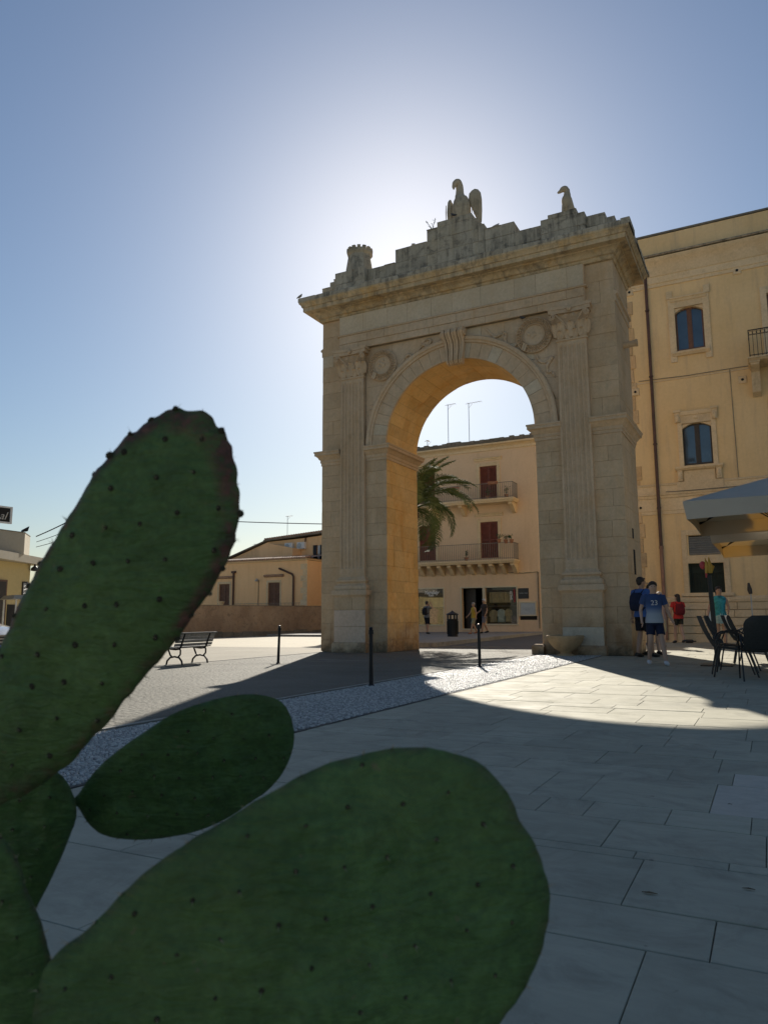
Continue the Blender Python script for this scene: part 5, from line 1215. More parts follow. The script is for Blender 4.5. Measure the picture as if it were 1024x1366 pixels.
mb = MB(); mb.tube([sp(-.0,4.27,-.02),sp(0,4.5,-.02)], .03, 6); mb.tube([sp(-1.8,4.27,-.02),sp(-1.8,4.5,-.02)], .03, 6); mb.build('posts', MAT['iron'], rs, None, 30)
text('al', .42, sp(.28,4.64,.012), MAT['greymetal'], rs, rot=(PI/2,0,PI/2+.085-.17), shear=.35, align='RIGHT')
ln = empty('roof_lamp', (-13.5,.1,4.28), 'small dark wedge shaped lamp on the penthouse corner', 'lamp')
mb = MB(); mb.prism([(0,0),(.22,.05),(.26,.24),(.05,.1)], lambda a, z: (-13.55+a*.3,.0+a,4.272+z), lambda a, z: (-13.75+a*.3,.08+a,4.272+z)); mb.build('housing', MAT['iron'], ln, None, 0)
# utility pole behind the cactus carrying the overhead cables
up_ = empty('utility_pole', (-6.9,-1.05,0), 'grey utility pole carrying the overhead cables left of the gate', 'pole')
mb = MB(); mb.tube([(-6.9,-1.05,-.3),(-6.9,-1.05,5.45)], [.10,.075], 10); mb.build('shaft', MAT['darkedge'], up_, None, 30)
mb = MB(); mb.tube([(-7.2,-1.05,5.2),(-6.6,-1.05,5.2)], .03, 6)
for z in (5.2,4.7,4.25): mb.lathe([(.05,0),(.07,.03),(.04,.08),(.06,.1)], (-6.9,-1.16,z-.05), 8)
mb.build('insulators', MAT['white'], up_, None, 30)
def cable(p0, p1, sag, r, lab, grp=None):
    p0 = Vector(p0); p1 = Vector(p1); mb = MB(); mb.tube([p0.lerp(p1,i/24)-EZ*sag*4*(i/24)*(1-i/24) for i in range(25)], r, 5)
    tag(mb.build('cable', MAT['iron'], None, None, 30), lab, 'cable', grp)
cable((-13.5,.6,4.15), (-6.9,-1.1,5.25), .1, .022, 'thickest overhead cable from the flat roofed building')
cable((-13.6,.7,3.95), (-6.9,-1.1,4.75), .1, .012, 'middle thin overhead cable from the flat roofed building')
cable((-13.6,.7,3.75), (-6.9,-1.1,4.3), .08, .012, 'lowest thin overhead cable from the flat roofed building')
cable((-6.9,-1.05,4.3), (.0,2.0,3.92), .05, .014, 'thin level cable running to the left flank of the gate')
# small white canopy and terrace furniture by that building
pv = empty('patio_canopy', (-11.6,-1.2,0), 'small white canopy on thin posts before the yellow building', 'canopy')
mb = MB()
for x, y_ in ((-11.45,-1.55),(-11.2,-.9),(-12.6,-1.2),(-12.3,-.4)): mb.tube([(x,y_,0-.1),(x,y_,1.66)], .03, 8)
mb.build('posts', MAT['white'], pv, None, 30)
mb = MB(); q = [(-11.3,-1.8),(-10.9,-.7),(-12.4,-.1),(-12.9,-1.2)]; mb.prism(q, lambda x, y_: (x,y_,1.66), lambda x, y_: (-11.9+(x+11.9)*.8,-.95+(y_+.95)*.8,1.80)); mb.build('cover', MAT['greige'], pv, None, 0)

# ------------------------------------------------------------------ parked car at the far left edge
car = empty('parked_car', (-7.6,-6.4,0), 'silver car parked at the far left behind the large cactus pad', 'car')
cm, t, b = nodes('silver_car_paint'); b.inputs['Base Color'].default_value = (.42,.43,.44,1); b.inputs['Metallic'].default_value = .6; b.inputs['Roughness'].default_value = .25; b.inputs['Coat Weight'].default_value = 1
cd = Vector((.80,.02,0)).normalized(); cs = Vector((-cd.y,cd.x,0)); nose = Vector((-5.25,-6.35,0))
def cpnt(l, s_, z): p = nose-cd*l+cs*s_; return (p.x,p.y,z)
# sections along the length: (distance from nose, half width, belt z, roof z or None, roof half width)
secs = [(0,.55,.58,.60,.5),(.12,.72,.66,.70,.6),(.5,.80,.74,.80,.62),(1.0,.83,.83,.90,.64),(1.25,.84,.88,.97,.62),(1.9,.85,.92,1.38,.56),(2.6,.85,.93,1.46,.57),(3.3,.84,.93,1.42,.55),(3.8,.82,.94,1.2,.54),(4.05,.76,.9,.96,.5),(4.15,.68,.7,.74,.5)]
mb = MB(); vs = []; m_ = 12
for l, hw2, zb2, zr, rw in secs:
    ring = [(-hw2*.92,.22),(-hw2,.42),(-hw2,zb2-.08),(-hw2*.97,zb2),(-rw,zr-.03),(-rw*.6,zr),(rw*.6,zr),(rw,zr-.03),(hw2*.97,zb2),(hw2,zb2-.08),(hw2,.42),(hw2*.92,.22)]
    vs += [cpnt(l,s_,z) for s_, z in ring]
n_ = len(secs); mb.add(vs, [(i*m_+j,i*m_+(j+1)%m_,(i+1)*m_+(j+1)%m_,(i+1)*m_+j) for i in range(n_-1) for j in range(m_)]+[tuple(range(m_)),tuple(range((n_-1)*m_,n_*m_))]); mb.build('body', cm, car, None, 32)
mb = MB()
def quadw(pts, off=.006):
    c_ = Vector((0,0,0)); P = [Vector(cpnt(*p)) for p in pts]; nn = (P[1]-P[0]).cross(P[2]-P[0]).normalized(); cc = sum(P, Vector())/len(P)
    mid = Vector(cpnt(2.3,0,.8)); 
    if nn.dot(cc-mid) < 0: nn = -nn
    mb.add([p+nn*off for p in P]+[p-nn*.01 for p in P], [tuple(range(len(P)))]+[(i,(i+1)%len(P),len(P)+(i+1)%len(P),len(P)+i) for i in range(len(P))])
quadw([(1.32,-.56,1.00),(1.32,.56,1.00),(1.86,.5,1.345),(1.86,-.5,1.345)]); mb.build('windscreen', MAT['bluepane'], car, None, 0)
for s_ in (-1,1):
    mb = MB(); quadw([(1.5,s_*.79,.99),(1.95,s_*.60,1.31),(2.6,s_*.605,1.38),(2.6,s_*.80,.99)]); mb.build('side_window', MAT['bluepane'], car, None, 0)
    mb = MB(); quadw([(2.7,s_*.80,.99),(2.7,s_*.605,1.38),(3.3,s_*.59,1.34),(3.6,s_*.77,1.0)]); mb.build('side_window', MAT['bluepane'], car, None, 0)
    mb = MB(); mb.ell(cpnt(.10,s_*.56,.62), (.09,.14,.09), 10, 7); mb.build('headlight', MAT['white'], car, None, 60)
    for l in (.75,3.35):
        mb = MB(); c_ = Vector(cpnt(l,s_*.76,.31)); 
        prof = [(.18,-.09),(.31,-.09),(.32,-.05),(.32,.05),(.31,.09),(.18,.09)]
        vs = [c_+cs*o+cd*(r*math.cos(2*PI*k/20))+EZ*(r*math.sin(2*PI*k/20)) for r, o in prof for k in range(20)]
        mb.add(vs, [(i*20+k,i*20+(k+1)%20,(i+1)*20+(k+1)%20,(i+1)*20+k) for i in range(5) for k in range(20)]+[tuple(range(20)),tuple(range(100,120))]); mb.build('wheel', MAT['blackplastic'], car, None, 40)
for z in (.30,.38,.46,.54):
    mb = MB(); mb.obox(cpnt(.02,0,z), cs*.5, cd*.03, EZ*.018); mb.build('grille_bar', MAT['blackplastic'], car, None, 0)
mb = MB(); mb.obox(cpnt(-.02,0,.30), cs*.26, cd*.012, EZ*.05); mb.build('number_plate', simple('blue_plate', (.03,.08,.3), .5, 0, .05, 5, 0), car, None, 0)
for s_ in (-.3,.3): mb = MB(); mb.tube([cpnt(1.22,s_,.985),cpnt(1.34,s_-.1,1.03),cpnt(1.4,s_-.5 if s_ > 0 else s_-.2,1.06)], .012, 5); mb.build('wiper', MAT['blackplastic'], car, None, 0)

# ------------------------------------------------------------------ street things
def bollard(x, y_, h, lean, lab):
    t_ = empty('bollard', (x,y_,zg(x)), lab, 'bollard', 'black bollards in the square'); t_.rotation_euler = (0,lean,0)
    mb = MB(); mb.lathe([(.045,-.05),(.045,.012),(.03,.025),(.026,h-.1)], (0,0,0), 14); lbuild(mb, 'post', MAT['iron'], t_)
    mb = MB(); mb.lathe([(.026,h-.1),(.034,h-.09),(.034,h-.04),(.024,h-.03),(.029,h-.015),(.018,h),(.005,h+.005)], (0,0,0), 14); lbuild(mb, 'cap', MAT['iron'], t_)
bollard(6.61,-9.06,.80,.0,'tallest looking black bollard, standing before the left pillar of the gate')
bollard(2.18,-5.1,.80,.03,'black bollard left of the gate, its foot in sunlight')
bollard(6.68,-4.96,.80,-.01,'black bollard in front of the arch opening among sunlit pebbles')
bn = empty('litter_bin', (-.74,11.75,zsd(-.74)), 'black cast litter bin with pointed lid on the shop sidewalk', 'litter bin')
zb3 = 0; mb = MB(); mb.lathe([(.22,0),(.24,.03),(.23,.06),(.235,.70),(.25,.72),(.25,.76)], (0,0,0), 16); lbuild(mb, 'body', MAT['iron'], bn)
mb = MB()
for k in range(4):
    a = PI/4+k*PI/2; mb.obox((.21*math.cos(a),.21*math.sin(a),.84),(.03,0,0),(0,.03,0),(0,0,.09))
lbuild(mb, 'lid_posts', MAT['iron'], bn, 0)
mb = MB(); mb.lathe([(.25,.92),(.27,.94),(.25,.98),(.12,1.04),(.03,1.10),(.005,1.13)], (0,0,0), 16); lbuild(mb, 'lid', MAT['iron'], bn)
mb = MB()
for k in range(20):
    a = 2*PI*k/20; mb.tube([(.238*math.cos(a),.238*math.sin(a),.1),(.242*math.cos(a),.242*math.sin(a),.68)], .012, 4)
lbuild(mb, 'ribs', MAT['iron'], bn)
# stone basin by the right pillar
ba = empty('stone_basin', (7.22,-.62,zg(7)), 'round ochre stone basin on a short foot against the right pillar', 'basin')
mb = MB(); mb.lathe([(.22,0),(.20,.03),(.12,.06),(.13,.10),(.26,.17),(.36,.28),(.42,.40),(.44,.46),(.43,.48),(.40,.48),(.38,.44),(.28,.28),(.02,.22)], (0,0,0), 32); lbuild(mb, 'bowl', MAT['basin'], ba, 50)
bo = empty('brown_bottle', (9.0,8.35,zg(9)), 'small dark object lying at the foot of the palazzo base wall', 'bottle')
mb = MB(); mb.tube([(0,0,.06),(.2,0,.06),(.24,0,.06),(.32,0,.06)], [.06,.06,.025,.022], 8); lbuild(mb, 'glass', MAT['darkwood'], bo)
# bench
be = empty('park_bench', (.22,-5.73,0), 'grey slatted bench with curly black iron legs in the sun at the left', 'bench', None, .05)
slat = simple('weathered_bench_slat', (.26,.25,.235), .55, 0, .3, 14, .2)
bh = .66
for yy in (-.42,.42):
    mb = MB()
    mb.tube([(-.22,yy,.0),(-.20,yy,.08),(-.12,yy,.15),(0,yy,.17),(.12,yy,.15),(.19,yy,.08),(.21,yy,0)], .02, 6)
    mb.tube([(-.20,yy,.36),(-.16,yy,.28),(-.12,yy,.2),(-.08,yy,.17)], .018, 6)
    mb.tube([(-.24,yy,.36),(-.12,yy,.33),(.02,yy,.32),(.12,yy,.33),(.16,yy,.38),(.20,yy,.5),(.26,yy,bh)], .02, 6)
    mb.tube([(.10,yy,.17),(.15,yy,.22),(.15,yy,.3),(.13,yy,.34)], .018, 6)
    lbuild(mb, 'iron_frame', MAT['iron'], be)
for k in range(5):
    mb = MB(); mb.obox((-.20+k*.075,0,.36-.012*math.sin(k)), (.032,0,0), (0,.62,0), (0,0,.012)); lbuild(mb, 'seat_slat', slat, be, 0)
for k in range(4):
    f = k/3; mb = MB(); mb.obox((.155+.085*f,0,.42+.21*f), (.009,0,-.0), (0,.62,0), (.010,0,.029)); lbuild(mb, 'back_slat', slat, be, 0)
mb = MB(); mb.obox((.27,0,bh+.01), (.03,0,0), (0,.64,0), (0,0,.012)); lbuild(mb, 'top_slat', slat, be, 0)

# ------------------------------------------------------------------ palm behind the left pillar
palm = empty('palm_tree', (.02,6.0,0), 'date palm behind the left pillar with fronds arching into the opening', 'palm tree')
pm_, t, b = nodes('palm_frond'); oi = N(t,'ShaderNodeObjectInfo'); cc = ramp(t, noise_n(t, pos(t), 6, 3), [(.3,(.07,.10,.035)),(.7,(.14,.17,.065))])
t.links.new(cc, b.inputs['Base Color']); b.inputs['Roughness'].default_value = .8; b.inputs['Specular IOR Level'].default_value = .15; MAT['frond'] = pm_
bark = stone('palm_bark', (.14,.11,.08), (.2,.16,.11), (.11,.08,.05), dirt=.5, pr=.2)
mb = MB(); prof = []
for k in range(36): z = k*.13; prof += [(.24-.0015*k, z-.1),(.28-.0015*k, z+.02)]
prof.append((.34,4.6)); prof.append((.25,5.0)); mb.lathe(prof, (0,0,0), 18); lbuild(mb, 'trunk', bark, palm, 30)
def frond(L, droop, nleaf=64, rr=random.Random(5)):
    mb = MB(); pts = []; p = Vector((0,0,0)); el = 1.0
    n_ = 24
    for i in range(n_+1):
        pts.append(p.copy()); a = el-droop*(i/n_)**1.25; p = p+Vector((math.cos(a),0,math.sin(a)))*(L/n_)
    mb.tube(pts, [.035*(1-.85*i/n_) for i in range(n_+1)], 5)
    for k in range(nleaf):
        t_ = .14+.86*k/nleaf; i = min(n_-1, int(t_*n_)); q = pts[i].lerp(pts[i+1], t_*n_-i); tg = (pts[i+1]-pts[i]).normalized()
        ll = L*.21*(.35+.65*math.sin(PI*min(1,(t_)*1.05)**.8))*rr.uniform(.85,1.1)
        for s_ in (-1,1):
            d_ = (tg*rr.uniform(.55,.75)+Vector((0,s_*.75,0))+Vector((0,0,rr.uniform(.05,.35)))).normalized(); wv = tg*.016; e_ = q+d_*ll+Vector((0,0,-ll*.28)); m2 = q+d_*ll*.55
            mb.add([q-wv*.6, m2-wv, e_, m2+wv, q+wv*.6], [(0,1,2,3,4)])
    return mb
fm = []
for L, dr in ((2.9,1.5),(2.8,2.1),(2.7,2.7),(2.4,1.0),(2.6,3.2)):
    o = frond(L, dr).build('frond', pm_, None, None, 0); fm.append(o.data); bpy.data.objects.remove(o)
for k in range(42):
    lay = k/42; kind = 3 if lay < .2 else 0 if lay < .45 else 1 if lay < .68 else 2 if lay < .86 else 4
    o = bpy.data.objects.new('frond', fm[kind]); COL.objects.link(o); o.parent = palm
    rz = k*2.399963+.35; base_el = [-.02,.25,.5,-.35,.9][kind]
    o.rotation_euler = (R.uniform(-.15,.15), base_el+R.uniform(-.12,.12), rz); sc = R.uniform(.85,1.1); o.scale = (sc,sc,sc)
    o.location = (.12*math.cos(rz), .12*math.sin(rz), 4.85+.15*(1-lay))

# ------------------------------------------------------------------ cafe: parasols, chairs, tables, post
def canvas_mat(name, col):
    m, t, b = nodes(name); o = t.nodes['Material Output']; tr = N(t,'ShaderNodeBsdfTranslucent'); mx = N(t,'ShaderNodeMixShader'); mx.inputs[0].default_value = .36
    c = ramp(t, noise_n(t, pos(t), 3, 4), [(.3, tuple(x*.93 for x in col)), (.7, col)]); t.links.new(c, b.inputs['Base Color']); b.inputs['Roughness'].default_value = .85
    tr.inputs[0].default_value = (.62,.44,.15,1); t.links.new(b.outputs[0], mx.inputs[1]); t.links.new(tr.outputs[0], mx.inputs[2]); t.links.new(mx.outputs[0], o.inputs[0]); return m
MAT['canvas'] = canvas_mat('cream_canvas', (.66,.62,.54))
def parasol(x0, x1, y0, y1, ze, zt, lab):
    cx_, cy_ = (x0+x1)/2, (y0+y1)/2; t_ = empty('cafe_parasol', (cx_,cy_,zg(cx_)), lab, 'parasol', 'square cafe parasols'); n_ = 10
    mb = MB()
    def P(i, j):    # i, j in 0..n
        fx, fy = i/n_*2-1, j/n_*2-1; r = max(abs(fx), abs(fy)); dg_ = min(abs(fx),abs(fy))/max(r,1e-6)
        z = zt-(zt-ze)*r-.10*r*(1-dg_)*math.sin(PI*min(1,r))*.8
        edge = .05*(1-abs(fx))*(abs(fy) > .999)+.05*(1-abs(fy))*(abs(fx) > .999)
        return (cx_+fx*(x1-x0)/2*(1-.0), cy_+fy*(y1-y0)/2, z+.0*edge)
    vs = [P(i,j) for i in range(n_+1) for j in range(n_+1)]; m_ = len(vs)
    mb.add(vs+[(x,y_,z-.004) for x,y_,z in vs], [(i*(n_+1)+j,(i+1)*(n_+1)+j,(i+1)*(n_+1)+j+1,i*(n_+1)+j+1) for i in range(n_) for j in range(n_)]+[(m_+i*(n_+1)+j,m_+i*(n_+1)+j+1,m_+(i+1)*(n_+1)+j+1,m_+(i+1)*(n_+1)+j) for i in range(n_) for j in range(n_)])
    mb.build('canopy', MAT['canvas'], t_, None, 50)
    cor = [(x0,y0),(x1,y0),(x1,y1),(x0,y1)]
    for k in range(4):
        (xa,ya),(xb,yb) = cor[k], cor[(k+1)%4]; mb = MB(); q = 16; vs = []
        for i in range(q+1):
            f = i/q; sagz = .06*math.sin(PI*f)*.6; inw = .03; x, y_ = xa+(xb-xa)*f, ya+(yb-ya)*f
            vs += [(x,y_,ze+.002),(x+(cx_-x)*inw,y_+(cy_-y_)*inw,ze-.28+sagz)]
        mm = len(vs); vs += [(x+(cx_-x)*.004,y_+(cy_-y_)*.004,z) for x,y_,z in vs]
        mb.add(vs, [(2*i,2*i+2,2*i+3,2*i+1) for i in range(q)]+[(mm+2*i,mm+2*i+1,mm+2*i+3,mm+2*i+2) for i in range(q)]+[(2*i+1,2*i+3,mm+2*i+3,mm+2*i+1) for i in range(q)]); mb.build('valance', MAT['canvas'], t_, None, 50)
    for fx, fy in ((-1,-1),(1,-1),(1,1),(-1,1),(0,-1),(1,0),(0,1),(-1,0)):
        ex, ey = cx_+fx*(x1-x0)/2*.985, cy_+fy*(y1-y0)/2*.985; mb = MB(); mb.tube([(cx_,cy_,zt-.05),(ex,ey,ze-.03)], .024, 6); mb.build('rib', MAT['blackplastic'], t_, None, 0)
        mb = MB(); mb.tube([(cx_,cy_,ze-.35),(cx_+(ex-cx_)*.5,cy_+(ey-cy_)*.5,(zt+ze)/2-.05)], .011, 6); mb.build('strut', MAT['blackplastic'], t_, None, 0)
    mb = MB(); mb.tube([(cx_,cy_,zg(cx_)),(cx_,cy_,zt+.05)], .035, 12); mb.build('pole', MAT['darkwood'], t_, None, 30)
    mb = MB(); mb.box(cx_-.35,cx_+.35,cy_-.35,cy_+.35,zg(cx_)+.004,zg(cx_)+.08); mb.build('base', MAT['iron'], t_, None, 0)
parasol(10.47, 13.4, -6.05, -3.15, 2.74, 3.30, 'nearer cream cafe parasol with ochre underside at the right edge')
parasol(10.62, 13.4, -3.0, 1.2, 2.62, 3.2, 'farther cream cafe parasol, partly hidden below the nearer one')
chair0 = empty('metal_armchair', (0,0,0), 'x', 'chair', 'black metal cafe armchairs')
mesh_m = simple('black_sling_mesh', (.02,.022,.022), .7, 0, .3, 40, .2)
for s_ in (-1,1):
    mb = MB(); x = s_*.26
    mb.tube([(x,-.26,0),(x,-.20,.30),(x,-.16,.44)], .012, 6)
    mb.tube([(x,.34,0),(x,.28,.2),(x,.2,.45),(x,.13,.60),(x,.04,.655),(x,-.08,.66),(x,-.16,.62),(x,-.21,.5),(x,-.19,.42)], .012, 6)
    lbuild(mb, 'side_frame', MAT['blackplastic'], chair0)
mb = MB(); vs = []
for i in range(9):
    f = i/8; z = .44+.46*f; y_ = -.18-.20*f-.02*math.sin(PI*f); hw2 = .23*(1 if f < .7 else math.sqrt(max(.05,1-((f-.7)/.31)**2*.8)))
    for j in range(7): g_ = j/6*2-1; vs.append((g_*hw2, y_-.05*(1-g_*g_), z))
mm = len(vs); vs += [(x,y_-.012,z) for x,y_,z in vs]
mb.add(vs, [(i*7+j,i*7+j+1,(i+1)*7+j+1,(i+1)*7+j) for i in range(8) for j in range(6)]+[(mm+i*7+j,mm+(i+1)*7+j,mm+(i+1)*7+j+1,mm+i*7+j+1) for i in range(8) for j in range(6)]+[(i*7,(i+1)*7,mm+(i+1)*7,mm+i*7) for i in range(8)]+[(i*7+6,mm+i*7+6,mm+(i+1)*7+6,(i+1)*7+6) for i in range(8)]+[(56+j,57+j,mm+57+j,mm+56+j) for j in range(6)])
lbuild(mb, 'backrest', mesh_m, chair0, 50)
mb = MB(); vs = []
for i in range(7):
    f = i/6; vs += [(g_*.24, -.19+.44*f, .43+.02*math.sin(f*PI*.9+2.0)-.015*(1-g_*g_)) for g_ in (-1,-.5,0,.5,1)]
mm = len(vs); vs += [(x,y_,z-.018) for x,y_,z in vs]
mb.add(vs, [(i*5+j,i*5+j+1,(i+1)*5+j+1,(i+1)*5+j) for i in range(6) for j in range(4)]+[(mm+i*5+j,mm+(i+1)*5+j,mm+(i+1)*5+j+1,mm+i*5+j+1) for i in range(6) for j in range(4)]+[(i*5,(i+1)*5,mm+(i+1)*5,mm+i*5) for i in range(6)]+[(i*5+4,mm+i*5+4,mm+(i+1)*5+4,(i+1)*5+4) for i in range(6)]+[(j,j+1,mm+j+1,mm+j) for j in range(4)]+[(30+j,mm+30+j,mm+31+j,31+j) for j in range(4)])
lbuild(mb, 'seat', mesh_m, chair0, 50)
mb = MB(); mb.tube([(-.26,-.17,.43),(.26,-.17,.43)], .011, 6); mb.tube([(-.26,.21,.42),(.26,.21,.42)], .011, 6); lbuild(mb, 'crossbars', MAT['blackplastic'], chair0)
chairs = [(10.98,-5.75,-1.45,'leftmost black armchair seen side on, nearest the sunlit paving'),(11.0,-4.75,-1.62,'black armchair just behind the leftmost one, its back beside the black post'),
          (11.15,-2.75,-1.5,'black armchair seen side on between the post and the far table'),(11.18,-2.0,-1.7,'farthest black armchair, behind the others near the sunlit strip'),
          (11.40,-6.45,.12,'black armchair with broad rounded back towards the viewer at the right edge'),(11.85,-3.6,.2,'black armchair with its back to the viewer between the two tables'),
          (12.6,-5.3,1.5,'black armchair at the right side of the near table')]
for i, (x, y_, rz, lab) in enumerate(chairs):
    c_ = chair0 if i == 0 else copy_tree(chair0); c_.location = (x,y_,zg(x)); c_.rotation_euler.z = rz; c_['label'] = lab
def table(x, y_, lab):
    t_ = empty('cafe_table', (x,y_,zg(x)), lab, 'table', 'round cafe tables'); mb = MB(); mb.lathe([(.40,.70),(.42,.71),(.42,.73),(.40,.735),(.01,.735)], (0,0,0), 28); lbuild(mb, 'tabletop', MAT['blackplastic'], t_)
    for k in range(2):
        mb = MB(); a = PI/4+k*PI/2; c_, s_ = math.cos(a)*.36, math.sin(a)*.36; mb.tube([(-c_,-s_,0),(-c_*.1,-s_*.1,.36),(c_*.8,s_*.8,.70)], .016, 6); mb.tube([(c_,s_,0),(c_*.1,s_*.1,.36),(-c_*.8,-s_*.8,.70)], .016, 6); lbuild(mb, 'crossed_leg', MAT['steel'], t_)
table(11.75,-5.45,'near black cafe table with crossed steel legs at the right edge'); table(11.8,-2.5,'far black cafe table behind the armchairs')
po = empty('patio_post', (10.62,-3.33,zg(10.6)), 'black patio post on a flat base plate topped by a red and yellow ornament', 'post')
mb = MB(); mb.tube([(0.03,0,.02),(-.02,0,1.64)], [.045,.040], 10); lbuild(mb, 'shaft', MAT['blackplastic'], po)
mb = MB(); mb.box(-.25,.28,-.25,.25,.003,.02); lbuild(mb, 'base_plate', MAT['blackplastic'], po, 0)
mb = MB(); mb.tube([(-.06,0,1.6),(-.07,-.02,1.75)], .02, 6); mb.ell((-.115,-.02,1.83), (.055,.04,.075), 10, 8); lbuild(mb, 'red_petal', simple('coral_red', (.5,.06,.07), .5, 0, .1, 8, 0), po, 50)
yel = simple('ornament_yellow', (.55,.33,.05), .5, 0, .1, 8, 0)
mb = MB()
for dx, h_, ln_ in ((-.06,1.96,-.02),(-.01,1.98,.02),(.02,1.85,.06)):
    mb.tube([(dx,-.03,1.68),(dx+.02,-.04,1.8),(dx+ln_*.2,-.03,h_)], [.02,.045,.004], 8)
lbuild(mb, 'yellow_petals', yel, po, 50)
# slim garden light and sign against the palazzo
gl_ = empty('thin_pole_lamp', (11.05,7.6,zg(11)), 'thin pale pole with a small dark head before the palazzo base', 'lamp')
mb = MB(); mb.tube([(0,0,0),(0,0,1.55)], .02, 6); lbuild(mb, 'pole', MAT['greymetal'], gl_)
mb = MB(); mb.tube([(0,0,1.55),(-.02,0,1.68),(-.04,0,1.9)], [.05,.07,.03], 8); lbuild(mb, 'head', MAT['darkwood'], gl_)

# ------------------------------------------------------------------ people
def skin_mat(name, col):
    m, t, b = nodes(name); t.links.new(ramp(t, noise_n(t, pos(t), 12, 3), [(.3, tuple(c*.88 for c in col)), (.7, col)]), b.inputs['Base Color'])
    b.inputs['Roughness'].default_value = .5; b.inputs['Subsurface Weight'].default_value = .08; b.inputs['Subsurface Radius'].default_value = (.02,.01,.005); return m
SK = skin_mat('skin_tan', (.42,.25,.165)); SK2 = skin_mat('skin_fair', (.50,.32,.23))
def cloth(n, c, var=.15): return simple(n, c, .85, 0, var, 9, .4, .3, .01)
def loft(mb, rings, n=16):
    """rings: (centre, rx, ry, yaw)"""
    vs = []
    for c, rx, ry in rings:
        for k in range(n):
            a = 2*PI*k/n; vs.append((c[0]+rx*math.cos(a), c[1]+ry*math.sin(a), c[2]))
    m_ = len(rings); mb.add(vs, [(i*n+k,i*n+(k+1)%n,(i+1)*n+(k+1)%n,(i+1)*n+k) for i in range(m_-1) for k in range(n)]+[tuple(range(n)),tuple(range((m_-1)*n,m_*n))])
def lerp3(a, b, t): return tuple(a[i]+(b[i]-a[i])*t for i in range(3))
def person(loc, rz, H, label, sk, legs, arms, top, bottom, hair, shoe, wid=1.0, sleeve=.55, leglen=.5, skirt=None, longhair=0, pack=None, headturn=0, lean=0, trunkmats=None, cap=None, group=None):
    """local frame: faces +y, x to the person's right. legs: two (foot_x, foot_y, foot_z, knee_y); arms: two (elbow xyz, wrist xyz) as fractions of H"""
    P = empty('person', loc, label, 'person', group, rz)
    h = lambda *p: tuple(q*H for q in p)
    pel_ = h(0,0,.535); wst = h(0,lean*.25,.62); che = h(0,lean*.6,.73); uch = h(0,lean*.9,.795); nk = h(0,lean,.85); hx = (0, lean, 0)
    ca, sa = math.cos(headturn), math.sin(headturn)
    def hp(x, y_, z): return h(x*ca-y_*sa, lean+.012+x*sa+y_*ca, z)
    pts = [pel_, wst, che, uch, nk, hp(0,.0,.885), hp(0,.004,.935), hp(0,-.002,.975)]; ed = [(0,1),(1,2),(2,3),(3,4),(4,5),(5,6),(6,7)]; rd = [.072*H,.066*H,.07*H,.06*H,.030*H,.036*H,.048*H,.034*H]
    def add(p, par, r): pts.append(p); ed.append((par, len(pts)-1)); rd.append(r*H); return len(pts)-1
    add(hp(0,.052,.925), 6, .008)                       # nose
    for s_ in (-1,1): add(hp(s_*.046,-.002,.928), 6, .010)   # ears
    J = {}
    for i, s_ in enumerate((-1,1)):
        fx, fy, fz, ky = legs[i]
        hip = h(s_*.048*wid,0,.50); kn = h(s_*.05*wid+fx*.4, ky, .285+fz*.5); an = h(s_*.05*wid+fx, fy, .045+fz); to = h(s_*.055*wid+fx*1.1, fy+.09, .018+fz*.6)
        a = add(hip,0,.052*wid); m1 = add(lerp3(hip,kn,.5),a,.046*wid); b_ = add(kn,m1,.033); m2 = add(lerp3(kn,an,.35),b_,.034); c_ = add(an,m2,.021); d_ = add(to,c_,.018); J['leg',i] = (hip,kn,an,to)
    for i, s_ in enumerate((-1,1)):
        el, wr = arms[i]; sh = h(s_*.108*wid, lean*.9, .805); e_ = h(*el); w_ = h(*wr)
        a = add(sh,3,.032*wid); m1 = add(lerp3(sh,e_,.5),a,.026); b_ = add(e_,m1,.021); m2 = add(lerp3(e_,w_,.4),b_,.021); c_ = add(w_,m2,.014); J['arm',i] = (sh,e_,w_)
        d_ = (Vector(w_)-Vector(e_)).normalized(); pc = Vector(w_)+d_*.035*H; add(tuple(pc),c_,.018)
    o = skin('body', pts, ed, rd, sk, P, (0,0,0), 2, 0)
    # hands: five bent fingers each
    for i, s_ in enumerate((-1,1)):
        sh, e_, w_ = [Vector(v) for v in J['arm',i]]; d_ = (w_-e_).normalized(); sd_ = d_.cross(Vector((s_,.2,0))).normalized(); nn = d_.cross(sd_).normalized(); mb = MB()
        for k, (off, ln_) in enumerate(((-.014,.036),(-.005,.042),(.004,.040),(.012,.031))):
            p0 = w_+d_*.045*H+sd_*off*H; p1 = p0+d_*ln_*.5*H; p2 = p1+(d_*.8+nn*.5*-s_)*ln_*.5*H; mb.tube([p0,p1,p2], [.0052*H,.0048*H,.0035*H], 6)
        p0 = w_+d_*.018*H-sd_*.014*H; mb.tube([p0, p0+(d_*.6-sd_*.8)*.022*H, p0+(d_-sd_*.6)*.038*H], [.006*H,.0055*H,.004*H], 6)
        lbuild(mb, 'hand', sk, P, 60)
    # face
    mb = MB()
    for s_ in (-1,1): mb.ell(hp(s_*.017,.043,.938), (.0062*H,.004*H,.0042*H), 8, 5)
    lbuild(mb, 'eyes', MAT['dark'], P, 60)
    mb = MB(); mb.ell(hp(0,.040,.903), (.013*H,.004*H,.003*H), 8, 5); lbuild(mb, 'mouth', simple('lips', (.3,.12,.1), .5, 0, .05, 8, 0) if 'lips' not in MAT else MAT['lips'], P, 60)
    # hair
    mb = MB(); rot = Matrix.Rotation(headturn, 3, 'Z')
    mb.ell(hp(0,-.014,.955), (.052*H,.052*H,.050*H), 14, 9, rot)
